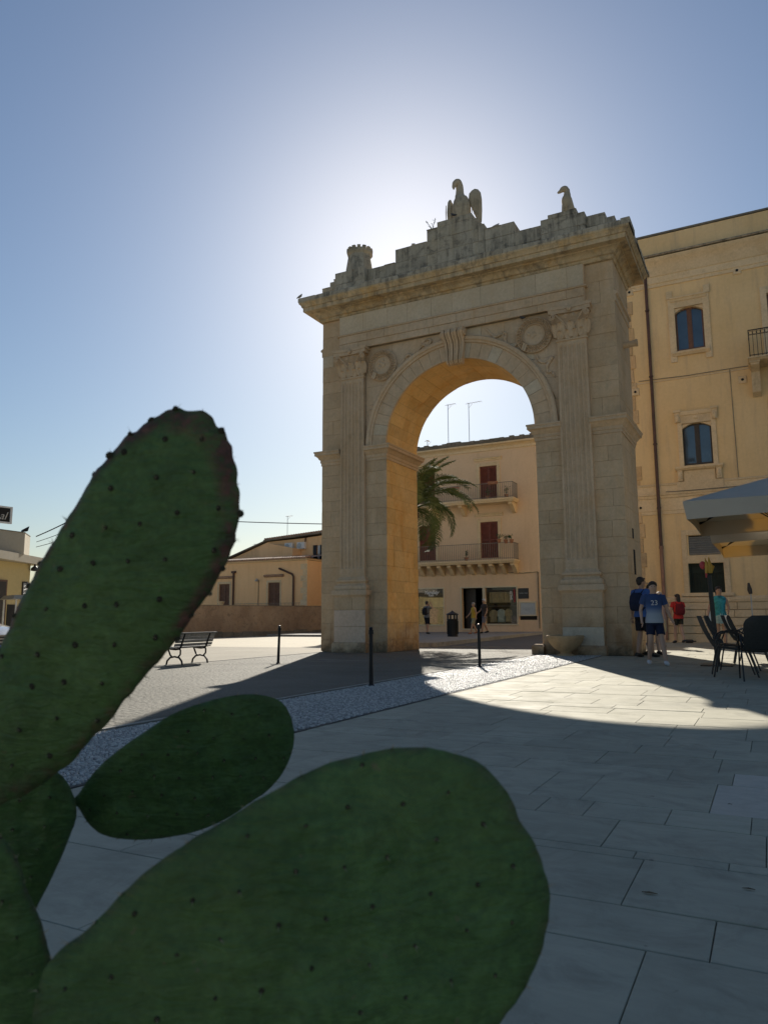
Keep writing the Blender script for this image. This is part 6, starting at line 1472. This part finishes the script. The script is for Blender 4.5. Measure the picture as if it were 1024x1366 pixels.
    if longhair: mb.ell(hp(0,-.036,.90), (.048*H,.034*H,.07*H*longhair), 12, 9, rot); mb.ell(hp(0,-.045,.86), (.042*H,.025*H,.06*H*longhair), 12, 8, rot)
    else: mb.ell(hp(0,-.026,.93), (.048*H,.034*H,.04*H), 12, 8, rot)
    for s_ in (-1,1): mb.ell(hp(s_*.020,.026,.975), (.022*H,.016*H,.013*H), 10, 6, rot)
    lbuild(mb, 'hair' if not cap else 'cap', cap or hair, P, 70)
    # top
    mb = MB(); w = wid
    rings = [(h(0,-.002,.50),.114*w*H,.084*H),(h(0,0,.54),.112*w*H,.080*H),(h(0,lean*.2,.62),.092*w*H,.066*H),(h(0,lean*.5,.70),.102*w*H,.070*H),(h(0,lean*.75,.765),.120*w*H,.074*H),(h(0,lean*.9,.805),.122*w*H,.068*H),(h(0,lean,.832),.092*w*H,.054*H),(h(0,lean,.848),.050*w*H,.044*H)]
    loft(mb, rings, 20)
    if sleeve:
        for i in (0,1):
            sh, e_, w_ = J['arm',i]; q = lerp3(sh,e_,sleeve) if sleeve <= 1 else lerp3(e_,w_,sleeve-1); seq = [lerp3(sh,(0,lean*H,.80*H),.25), sh, lerp3(sh,e_,min(.5,sleeve*.6))]+([e_] if sleeve > 1 else [])+[q]
            mb.tube(seq, [.050*H*w]+[.048*H*w]+[.042*H]*(len(seq)-3)+[.040*H], 12)
    lbuild(mb, 'top', top, P, 50)
    # bottom
    mb = MB()
    if skirt:
        loft(mb, [(h(0,0,.62),.086*w*H,.064*H),(h(0,0,.55),.105*w*H,.078*H),(h(0,.005,skirt),.125*w*H,.10*H)], 22)
    else:
        loft(mb, [(h(0,0,.575),.092*w*H,.066*H),(h(0,0,.53),.104*w*H,.075*H),(h(0,0,.48),.106*w*H,.076*H),(h(0,0,.462),.09*w*H,.06*H)], 18)
        for i in (0,1):
            hip, kn, an, to = J['leg',i]; e_ = lerp3(hip,kn,leglen*2) if leglen <= .5 else lerp3(kn,an,(leglen-.5)*2)
            seq = [lerp3(hip,kn,-.05), lerp3(hip,kn,.3), lerp3(hip,kn,min(.8,leglen*1.6))]+([kn] if leglen > .5 else [])+[e_]; mb.tube(seq, [.054*H*w,.056*H*w,.053*H*w]+([.042*H] if leglen > .5 else [])+[(.052 if leglen <= .5 else .034)*H], 14)
    lbuild(mb, 'bottoms', bottom, P, 50)
    for i in (0,1):
        hip, kn, an, to = J['leg',i]; mb = MB(); an = Vector(an); to = Vector(to)
        mb.tube([an+Vector((0,-.022*H,-.008*H)), an+Vector((0,.012*H,-.012*H)), an.lerp(to,.6)+Vector((0,0,-.004*H)), to+Vector((0,.012*H,-.0*H))], [.026*H,.028*H,.024*H,.012*H], 10)
        zlow = min(v[2] for v in mb.v); lbuild(mb, 'shoe', shoe, P, 50)
    if pack:
        mb = MB(); y0 = -.068*H; c_ = h(0,0,.70)
        vs = []
        for z, hx2, d1 in ((.575,.075,.05),(.60,.082,.075),(.68,.085,.085),(.76,.078,.07),(.80,.06,.04)):
            vs += [h(sx*hx2, -.06-dd, z) for sx, dd in ((-1,0),(-1,d1*.8),(-.6,d1),(.6,d1),(1,d1*.8),(1,0))]
        mb.add(vs, [(i*6+k,i*6+(k+1)%6,(i+1)*6+(k+1)%6,(i+1)*6+k) for i in range(4) for k in range(6)]+[tuple(range(6)),tuple(range(24,30))])
        for s_ in (-1,1): mb.tube([h(s_*.06,-.06,.80),h(s_*.066,-.02,.838),h(s_*.068,.045,.80),h(s_*.075,.055,.72),h(s_*.09,-.0,.63),h(s_*.08,-.07,.60)], .011*H, 6)
        b_ = lbuild(mb, 'backpack', pack, P, 40)
    return P
navy = cloth('navy_cloth', (.012,.018,.045)); polo = cloth('royal_blue_polo', (.05,.11,.30)); blackc = cloth('black_cloth_shorts', (.012,.012,.016)); grey = cloth('grey_cloth', (.15,.15,.155)); whitec = cloth('white_cloth', (.6,.6,.6))
hairb = simple('dark_brown_hair', (.022,.014,.010), .55, 0, .4, 60, .6); hairg = simple('grey_hair', (.3,.28,.26), .6, 0, .3, 60, .5)
khakic = cloth('khaki_shorts', (.30,.27,.18)); yellowc = cloth('yellow_top', (.52,.33,.045)); redcl = cloth('red_top', (.5,.035,.03)); maroon = cloth('maroon_backpack', (.16,.015,.02)); teal = cloth('teal_print_dress', (.04,.25,.28), .6); olive = cloth('dark_olive_shorts', (.04,.038,.028))
m, t, b = nodes('ombre_tshirt'); tc = N(t,'ShaderNodeTexCoord'); sx_ = N(t,'ShaderNodeSeparateXYZ'); t.links.new(tc.outputs['Object'], sx_.inputs[0])
t.links.new(ramp(t, math_n(t,'SUBTRACT',math_n(t,'MULTIPLY',sx_.outputs[2],1.0),.45), [(.30,(.36,.40,.44)),(.50,(.28,.33,.40)),(.62,(.05,.10,.24)),(.72,(.025,.055,.15))]), b.inputs['Base Color']); b.inputs['Roughness'].default_value = .85; bump(t, b, noise_n(t, pos(t), 9, 4), .4, .01)
ombre = m
stA = ((-.14,.02,.65),(-.15,.05,.50)); stB = ((.14,.02,.65),(.15,.05,.50))
CF = math.atan2(-(CAM.x-9.6), (CAM.y+3.4))   # rz so that local +y points at the camera
def facing(x, y_): return math.atan2(-(CAM.x-x), CAM.y-y_)
person((9.02,-.86,zg(9)), facing(9,-.9)+PI-.75, 1.78, 'man in blue polo with navy backpack walking beside the right pillar', SK, [(0,-.06,0,.0),(.0,.10,0,.05)], [((-.15,-.02,.65),(-.165,.0,.50)),((.15,.0,.65),(.16,.08,.52))], polo, blackc, hairb, MAT['blackplastic'], pack=navy, headturn=-.35, leglen=.40)
boy = person((9.61,-3.41,zg(9.6)), facing(9.61,-3.41)+.12, 1.56, 'boy in blue to grey faded T-shirt numbered 23 walking towards the viewer', SK2, [(-.045,.12,0,.07),(.03,-.07,0,.03)], [((-.15,-.03,.655),(-.20,.04,.52)),((.15,-.03,.66),(.15,.04,.52))], ombre, navy, hairb, whitec, leglen=.33, wid=.94)
n23 = text('23', .13, (0,0,0), whitec, None, rot=(0,0,0), ext=.002, name='shirt_number'); n23.parent = boy; n23.rotation_euler = (PI/2,0,PI); n23.location = (0,.115*1.02,1.11)
tape = person((9.05,.35,zg(9)), facing(9,0)+.5, 1.66, 'woman with dark hair mostly hidden between the backpacker and the boy', SK2, [(0,.07,0,.05),(0,-.05,0,.0)], [stA,stB], cloth('dark_plum_top', (.05,.02,.04)), khakic, hairb, MAT['blackplastic'], wid=.92, longhair=.9, leglen=.3)
person((8.72,4.6,zg(9)), facing(9,4.6)+PI-.2, 1.60, 'person with light hair and pale shirt mostly hidden behind the boy', SK2, [(0,.06,0,.05),(0,-.05,0,0)], [stA,stB], cloth('pale_pink_shirt', (.26,.2,.19)), khakic, hairg, MAT['blackplastic'], wid=.92)
person((8.85,8.0,zg(8.6)), facing(8.64,8.1)+PI+.45, 1.62, 'girl in red top and dark shorts with maroon backpack by the palazzo wall', SK2, [(0,.10,0,.07),(0,-.10,.02,.0)], [((-.14,.02,.66),(-.12,.10,.56)),((.14,-.0,.66),(.13,.08,.56))], redcl, olive, hairb, MAT['blackplastic'], wid=.92, longhair=1.3, pack=maroon, leglen=.28, headturn=.3)
lady = person((10.32,4.23,zg(10.3)), facing(10.3,4.2)+.25, 1.70, 'woman in teal strappy dress behind the black post holding a white paper', SK, [(0,.05,0,.04),(0,-.04,0,.0)], [((-.13,.03,.66),(-.10,.12,.60)),((.16,.0,.66),(.20,.08,.54))], teal, cloth('pale_teal_skirt', (.30,.42,.40), .4), hairb, MAT['blackplastic'], wid=.9, sleeve=0, skirt=.40, longhair=.7)
mb = MB(); mb.obox((.30,.2,.86), (.06,.03,0), (0,.004,0), (.05,0,-.15)); pap = lbuild(mb, 'paper', MAT['white'], None, 0); pap.parent = None; pap.location = (10.32,4.23,zg(10.3)); pap.rotation_euler.z = lady.rotation_euler.z; tag(pap, 'white folded paper in the hand of the woman in teal', 'paper'); 
far = 'people walking past the shop'
person((-4.15,16.6,zsd(-4)), facing(-4.2,16.5)+PI-.9, 1.68, 'man in grey shirt and black shorts raising both hands to his face before the shop', SK, [(0,.04,0,.03),(0,-.04,0,.0)], [((-.13,.13,.78),(-.03,.13,.92)),((.13,.13,.78),(.04,.13,.92))], grey, blackc, hairb, MAT['blackplastic'], pack=blackc, leglen=.45)
person((-1.52,16.4,zsd(-1.5)), facing(-1.5,16.4)-1.2, 1.56, 'woman in yellow sleeveless top and khaki shorts walking past the shop door', SK, [(0,.12,0,.08),(0,-.12,.02,-.01)], [((-.14,-.04,.66),(-.15,-.02,.53)),((.14,.06,.66),(.14,.15,.56))], yellowc, khakic, hairg, MAT['terracotta'], sleeve=0, leglen=.42)
person((-1.35,17.5,zsd(-1.4)), facing(-1.4,17.5)-1.1, 1.76, 'man in white cap, dark shirt and grey shorts walking past the shop door', SK, [(0,.12,0,.08),(0,-.12,.02,-.01)], [((-.14,-.02,.66),(-.15,.05,.54)),((.14,.05,.66),(.13,.14,.60))], cloth('dark_brown_shirt', (.06,.045,.04)), cloth('blue_grey_shorts', (.16,.16,.19)), hairg, MAT['blackplastic'], cap=whitec, leglen=.45)

# ------------------------------------------------------------------ prickly pear in the foreground
def cactus_mats():
    m, t, b = nodes('cactus_skin'); v = pos(t); at = N(t,'ShaderNodeAttribute'); at.attribute_name = 'rim'
    c = ramp(t, noise_n(t, v, 9, 6, .6, .3), [(.3,(.044,.100,.026)),(.7,(.092,.168,.050))])
    c = mix(t, .7, c, ramp(t, noise_n(t, v, 160, 4, .6), [(.3,g3(.65)),(.7,g3(1.25))]), 'MULTIPLY')
    c = mix(t, .5, c, ramp(t, noise_n(t, pos(t,(1,1,1.5)), 22, 5, .6, 1.5), [(.35,g3(.62)),(.6,g3(1.15))]), 'MULTIPLY')
    bl = ramp(t, noise_n(t, v, 24, 6, .7, 1.2), [(.55,g3(0)),(.75,g3(1))]); c = mix(t, math_n(t,'MULTIPLY',bl,.22), c, (.10,.16,.08))
    yl = ramp(t, noise_n(t, v, 5, 5, .6, .6), [(.45,g3(0)),(.7,g3(1))]); c = mix(t, math_n(t,'MULTIPLY',yl,.3), c, (.10,.13,.03))
    sc_ = ramp(t, noise_n(t, v, 70, 3, .5), [(.70,g3(0)),(.74,g3(1))]); c = mix(t, math_n(t,'MULTIPLY',sc_,.55), c, (.16,.13,.07))
    rf = math_n(t,'MULTIPLY', at.outputs['Fac'], ramp(t, noise_n(t, v, 45, 5, .75), [(.36,g3(.15)),(.58,g3(1))]))
    c = mix(t, rf, c, ramp(t, noise_n(t, v, 90, 3), [(.35,(.022,.013,.010)),(.7,(.14,.06,.045))]))
    t.links.new(c, b.inputs['Base Color']); b.inputs['Roughness'].default_value = .52; b.inputs['Specular IOR Level'].default_value = .35
    b.inputs['Subsurface Weight'].default_value = .0
    wv = noise_n(t, pos(t, (1.0,1.0,3.0)), 30, 5, .6, 1.5); n1 = bump(t, b, wv, .6, .006); bump(t, b, noise_n(t, v, 240, 4, .7), .35, .0012, n1)
    return m
CM = cactus_mats(); AREO = simple('areole_felt', (.032,.028,.014), .95, 0, .5, 300, .3); SPINE = simple('cactus_spine', (.30,.25,.17), .5, 0, .2, 50, 0)
cac = empty('prickly_pear', (10.75,-17.55,.08), 'large green prickly pear cactus filling the lower left foreground', 'cactus')
def smooth_poly(P, m):
    n_ = len(P); out = []
    for i in range(n_):
        p0, p1, p2, p3 = P[i-1], P[i], P[(i+1)%n_], P[(i+2)%n_]
        for k in range(m):
            t_ = k/m; out.append(tuple(.5*((2*p1[a])+(-p0[a]+p2[a])*t_+(2*p0[a]-5*p1[a]+4*p2[a]-p3[a])*t_*t_+(-p0[a]+3*p1[a]-3*p2[a]+p3[a])*t_**3) for a in (0,1)))
    return out
def cactus_pad(o, e1, e2, outline, th, lab=None, gap=.034, seed=1, rimf=1.0, base=None):
    o = Vector(o); e1 = Vector(e1).normalized(); e2 = Vector(e2); e2 = (e2-e1*e2.dot(e1)).normalized(); n3 = e1.cross(e2); rr = random.Random(seed)
    P = smooth_poly(outline, 8); n_ = len(P); c_ = (sum(p[0] for p in P)/n_, sum(p[1] for p in P)/n_); P = [(p[0]-c_[0], p[1]-c_[1]) for p in P]; ctr = o+e1*c_[0]+e2*c_[1]
    size = max(math.hypot(*p) for p in P)
    def inside(x, y_, k=.93):
        x /= k; y_ /= k; r = False; j = n_-1
        for i in range(n_):
            if (P[i][1] > y_) != (P[j][1] > y_) and x < (P[j][0]-P[i][0])*(y_-P[i][1])/(P[j][1]-P[i][1])+P[i][0]: r = not r
            j = i
        return r
    # areole lattice, slanted
    ar = []; a0 = rr.uniform(0,1.0); ux = Vector((math.cos(a0),math.sin(a0)))*gap; uy = Vector((math.cos(a0+1.15),math.sin(a0+1.15)))*gap
    for i in range(-16,17):
        for j in range(-16,17):
            q = ux*i+uy*j; q = (q.x+rr.uniform(-.12,.12)*gap, q.y+rr.uniform(-.12,.12)*gap)
            if inside(*q): ar.append(q)
    NR = 30; vs = []; rim = []; sd_ = seed*7.3
    def tval(x, y_, t_):  # half thickness
        h_ = th*(max(0,1-t_**2.6))**.55
        h_ *= 1+.10*noise(Vector((x*14+sd_, y_*14, 1)))
        h_ += (.0034*noise(Vector((x*26+sd_, y_*26, 3)))+.0016*noise(Vector((x*60+sd_, y_*30, 7))))*(1-t_**6)
        h_ += .0010*noise(Vector((x*95+sd_, y_*70, 5)))*(1-t_**6)
        for ax_, ay_ in ar:
            d2 = (x-ax_)**2+(y_-ay_)**2
            if d2 < .0004: h_ += .0028*math.exp(-d2/.00005)-.0016*math.exp(-d2/.00022)
        return h_
    edge = [1+.024*rimf*noise(Vector((p[0]*45+sd_, p[1]*45, 9)))+.020*rimf*noise(Vector((p[0]*90, p[1]*90+sd_, 2))) for p in P]
    warp = [.10*noise(Vector((sd_, 4, 2))), .08*noise(Vector((sd_, 9, 2)))]
    def bend(x, y_): return .55*warp[0]*x+ (x*x-y_*y_)*warp[1]*3
    idx = {}
    for side in (1,-1):
        idx[side,0] = len(vs); vs.append(ctr+n3*(side*tval(0,0,0)+bend(0,0))); rim.append(0)
        for r_ in range(1, NR+1):
            t_ = math.sin(PI/2*r_/NR) if True else r_/NR
            t_ = (r_/NR)**.85
            if r_ == NR and side == -1: idx[side,r_] = idx[1,r_]; continue
            idx[side,r_] = len(vs)
            for k, (x, y_) in enumerate(P):
                e_ = 1+(edge[k]-1)*t_**4; xx, yy = x*t_*e_, y_*t_*e_
                vs.append(ctr+e1*xx+e2*yy+n3*(side*tval(xx,yy,t_)+bend(xx,yy))); rim.append(min(1,max(0,(t_-(.86 if rimf > .9 else .93))/.07))*rimf*(1 if (y_ > -size*.15) else .6))
    fs = []
    for side in (1,-1):
        a = idx[side,0]; b_ = idx[side,1]
        for k in range(n_): f = (a,b_+k,b_+(k+1)%n_); fs.append(f if side == 1 else f[::-1])
        for r_ in range(1,NR):
            a, b_ = idx[side,r_], idx[side,r_+1]
            for k in range(n_): f = (a+k,b_+k,b_+(k+1)%n_,a+(k+1)%n_); fs.append(f if side == 1 else f[::-1])
    mb = MB(); mb.add(vs, fs); ob = mb.build('pad', CM, cac, None, 80)
    at = ob.data.attributes.new('rim', 'FLOAT', 'POINT'); at.data.foreach_set('value', rim)
    if lab: ob['label'] = lab
    # areoles on the faces and along the rim, with short spines
    am = MB(); sm = MB()
    def areo(p, nrm, r):
        a = nrm.orthogonal().normalized(); b2 = nrm.cross(a)
        am.add([p+(a*math.cos(k*PI/3.5)+b2*math.sin(k*PI/3.5))*r for k in range(7)]+[p+nrm*r*.4], [(k,(k+1)%7,7) for k in range(7)])
        for k in range(rr.randint(1,3)):
            d_ = (nrm+a*rr.uniform(-.6,.6)+b2*rr.uniform(-.6,.6)).normalized(); l_ = rr.uniform(.003,.008); sm.add([p+a*.0004,p+b2*.0004,p-a*.0004,p+d_*l_], [(0,1,3),(1,2,3),(2,0,3)])
    for ax_, ay_ in ar:
        rmax = 1
        # radial fraction for thickness
        best = min(range(n_), key=lambda k: abs(math.atan2(P[k][1]*ax_-P[k][0]*ay_, P[k][0]*ax_+P[k][1]*ay_)) if (ax_ or ay_) else 0)
        t_ = min(.99, math.hypot(ax_,ay_)/max(.001,math.hypot(*P[best])))
        for side in (1,-1): areo(ctr+e1*ax_+e2*ay_+n3*(side*(tval(ax_,ay_,t_)-.0003)+bend(ax_,ay_)), n3*side, rr.uniform(.0014,.0022)*(1.6 if rimf > .9 else 1))
    k = 0; acc = 0
    for k in range(n_):
        x, y_ = P[k]; x2, y2 = P[(k+1)%n_]; acc += math.hypot(x2-x,y2-y_)
        if acc > gap*.62:
            acc = 0; out = (e1*x+e2*y_).normalized(); e_ = edge[k]
            areo(ctr+e1*x*e_+e2*y_*e_+n3*bend(x*e_,y_*e_)-out*.001, out, rr.uniform(.0010,.0020))
            if rimf > .9 and rr.random() < .7 and y_ > -size*.2:
                q = ctr+e1*x*e_+e2*y_*e_+n3*bend(x,y_); s2 = rr.uniform(.0025,.0048); ROT = n3.to_track_quat('Z','Y').to_matrix(); am.ell(q-out*s2*.35+n3*rr.uniform(-.003,.003), (s2,s2*.8,s2*.8), 7, 5)
    s1 = am.build('areoles', AREO, None, None, 50); s1.parent = ob; s1['kind'] = 'stuff'; s1.location = (0,0,0)
    s2 = sm.build('spines', SPINE, None, None, 0); s2.parent = ob; s2['kind'] = 'stuff'; s2.location = (0,0,0)
PADS = {
'A': ((11.021, -17.6346, 1.0139), (0.9506, 0.3102, -0.0084), (0.051, -0.1294, 0.9903), [(0.0873, 0.1712), (0.1117, 0.1641), (0.1272, 0.1437), (0.1363, 0.1152), (0.1384, 0.081), (0.1337, 0.0535), (0.1192, 0.0221), (0.0977, -0.0076), (0.0723, -0.0409), (0.0394, -0.0749), (0.0096, -0.1093), (-0.019, -0.138), (-0.0449, -0.1601), (-0.0779, -0.1787), (-0.1167, -0.1902), (-0.1401, -0.1835), (-0.1499, -0.1594), (-0.1387, -0.1168), (-0.12, -0.0849), (-0.1038, -0.0532), (-0.0958, -0.0406), (-0.0862, -0.0218), (-0.0718, 0.0059), (-0.0561, 0.0321), (-0.0359, 0.0607), (-0.0197, 0.083), (-0.0006, 0.1111), (0.0219, 0.1362), (0.0477, 0.1568), (0.0695, 0.1679)]),
'B': ((10.9323, -17.4217, 0.8202), (0.7485, 0.661, -0.0532), (0.2047, -0.1539, 0.9667), [(-0.1157, -0.0351), (-0.1091, -0.0243), (-0.1011, -0.0099), (-0.0876, 0.009), (-0.0699, 0.0262), (-0.0425, 0.049), (-0.0106, 0.0722), (0.0308, 0.0885), (0.0651, 0.0958), (0.0918, 0.0946), (0.1123, 0.0858), (0.1262, 0.0635), (0.1307, 0.0352), (0.1235, 0.0038), (0.1068, -0.0219), (0.0857, -0.0389), (0.052, -0.0623), (0.018, -0.0758), (-0.0203, -0.0826), (-0.0567, -0.0827), (-0.0821, -0.0757), (-0.0977, -0.0626), (-0.1085, -0.046)]),
'C': ((11.273, -17.6499, 0.7964), (0.8202, 0.5697, -0.0523), (0.0037, 0.0862, 0.9963), [(-0.1761, -0.03), (-0.1659, -0.0177), (-0.1508, -0.0056), (-0.1204, 0.0266), (-0.0926, 0.0472), (-0.0636, 0.065), (-0.0338, 0.0833), (-0.0029, 0.0991), (0.0291, 0.1086), (0.062, 0.1131), (0.0899, 0.1107), (0.1125, 0.1018), (0.1295, 0.0865), (0.1408, 0.066), (0.153, 0.0459), (0.1612, 0.0234), (0.162, 0.0012), (0.1557, -0.0229), (0.1431, -0.0464), (0.1244, -0.0683), (0.0883, -0.0998), (0.0288, -0.1242), (-0.0384, -0.1327), (-0.1049, -0.1224), (-0.149, -0.0986), (-0.173, -0.0709), (-0.1784, -0.0474)]),
'D': ((10.8081, -17.5441, 0.7518), (0.8146, 0.5783, -0.0449), (0.1864, -0.1878, 0.9643), [(-0.0042, 0.0878), (0.0266, 0.0951), (0.0487, 0.0851), (0.0625, 0.0627), (0.0663, 0.0392), (0.0598, 0.0128), (0.0486, -0.0182), (0.0334, -0.0555), (0.0142, -0.094), (-0.017, -0.1296), (-0.0524, -0.1244), (-0.0798, -0.0793), (-0.0876, -0.0091), (-0.0726, 0.0426), (-0.0424, 0.0753)]),
'E': ((11.0039, -17.7033, 0.7486), (0.8854, 0.4648, -0.0054), (0.1412, -0.2579, 0.9558), [(-0.001, 0.1007), (0.0112, 0.0957), (0.0206, 0.0852), (0.028, 0.0695), (0.0321, 0.0473), (0.0393, 0.0261), (0.0435, 0.004), (0.0458, -0.0223), (0.0417, -0.072), (0.028, -0.13), (-0.0113, -0.1654), (-0.0536, -0.1583), (-0.0838, -0.0952), (-0.0793, 0.0054), (-0.0461, 0.0758), (-0.0183, 0.0976)]),
}
cactus_pad(*PADS['A'], .0125, 'tall pad leaning up to the right with dark crusty rim', .036, 1, 1.0)
cactus_pad(*PADS['B'], .0105, 'small smooth pad in the middle', .030, 2, .12)
cactus_pad(*PADS['C'], .0125, 'broad pad at the bottom right, reddish spots on its rim', .034, 3, .4)
cactus_pad(*PADS['D'], .0125, 'joint pad holding up the tall pad', .030, 4, .25)
cactus_pad(*PADS['E'], .0125, 'dark pad at the lower left corner', .033, 5, .6)
def oval(a, b_, n_=18): return [(a*math.cos(2*PI*k/n_)*(1-.16*math.sin(2*PI*k/n_)), b_*math.sin(2*PI*k/n_)) for k in range(n_)]
cactus_pad((10.80,-17.56,.50), (.85,.5,0), (-.1,.0,1), oval(.11,.17), .016, None, .036, 6, .2)
cactus_pad((11.02,-17.62,.50), (.75,.6,0), (.38,.0,.9), oval(.11,.19), .016, None, .036, 7, .2)
cactus_pad((10.88,-17.66,.47), (.9,-.3,0), (.2,-.1,1), oval(.11,.18), .016, None, .036, 8, .2)
cactus_pad((10.86,-17.58,.22), (.9,.4,0), (.0,.0,1), oval(.12,.19), .022, None, .036, 9, .1)
cactus_pad((10.98,-17.60,.24), (.2,.95,0), (.15,.0,1), oval(.10,.18), .02, None, .036, 10, .1)
# ground litter: leaves and crumbs on the pavers
lit = simple('dry_leaf', (.12,.085,.045), .9, 0, .4, 40, .1)
for i, (x, y_, s_, lab) in enumerate(((11.14,-15.42,.05,'dark dry leaf lying on the pavers near the lower right'),(11.43,-15.24,.04,'dry leaf on the pavers beside the right frame edge'),(11.32,-14.05,.02,'tiny dark crumb on the pavers below the pale slab'))):
    mb = MB(); mb.add([(x-s_/2,y_,zg(x)+.006),(x-s_*.1,y_-s_*.18,zg(x)+.009),(x+s_*.5,y_+s_*.05,zg(x)+.006),(x,y_+s_*.14,zg(x)+.008),(x-s_/2,y_,zg(x)+.004),(x-s_*.1,y_-s_*.18,zg(x)+.007),(x+s_*.5,y_+s_*.05,zg(x)+.004),(x,y_+s_*.14,zg(x)+.005)], [(0,1,2,3),(7,6,5,4),(0,4,5,1),(1,5,6,2),(2,6,7,3),(3,7,4,0)])
    tag(mb.build('fallen_leaf', lit, None, (x,y_,zg(x)), 0), lab, 'leaf')
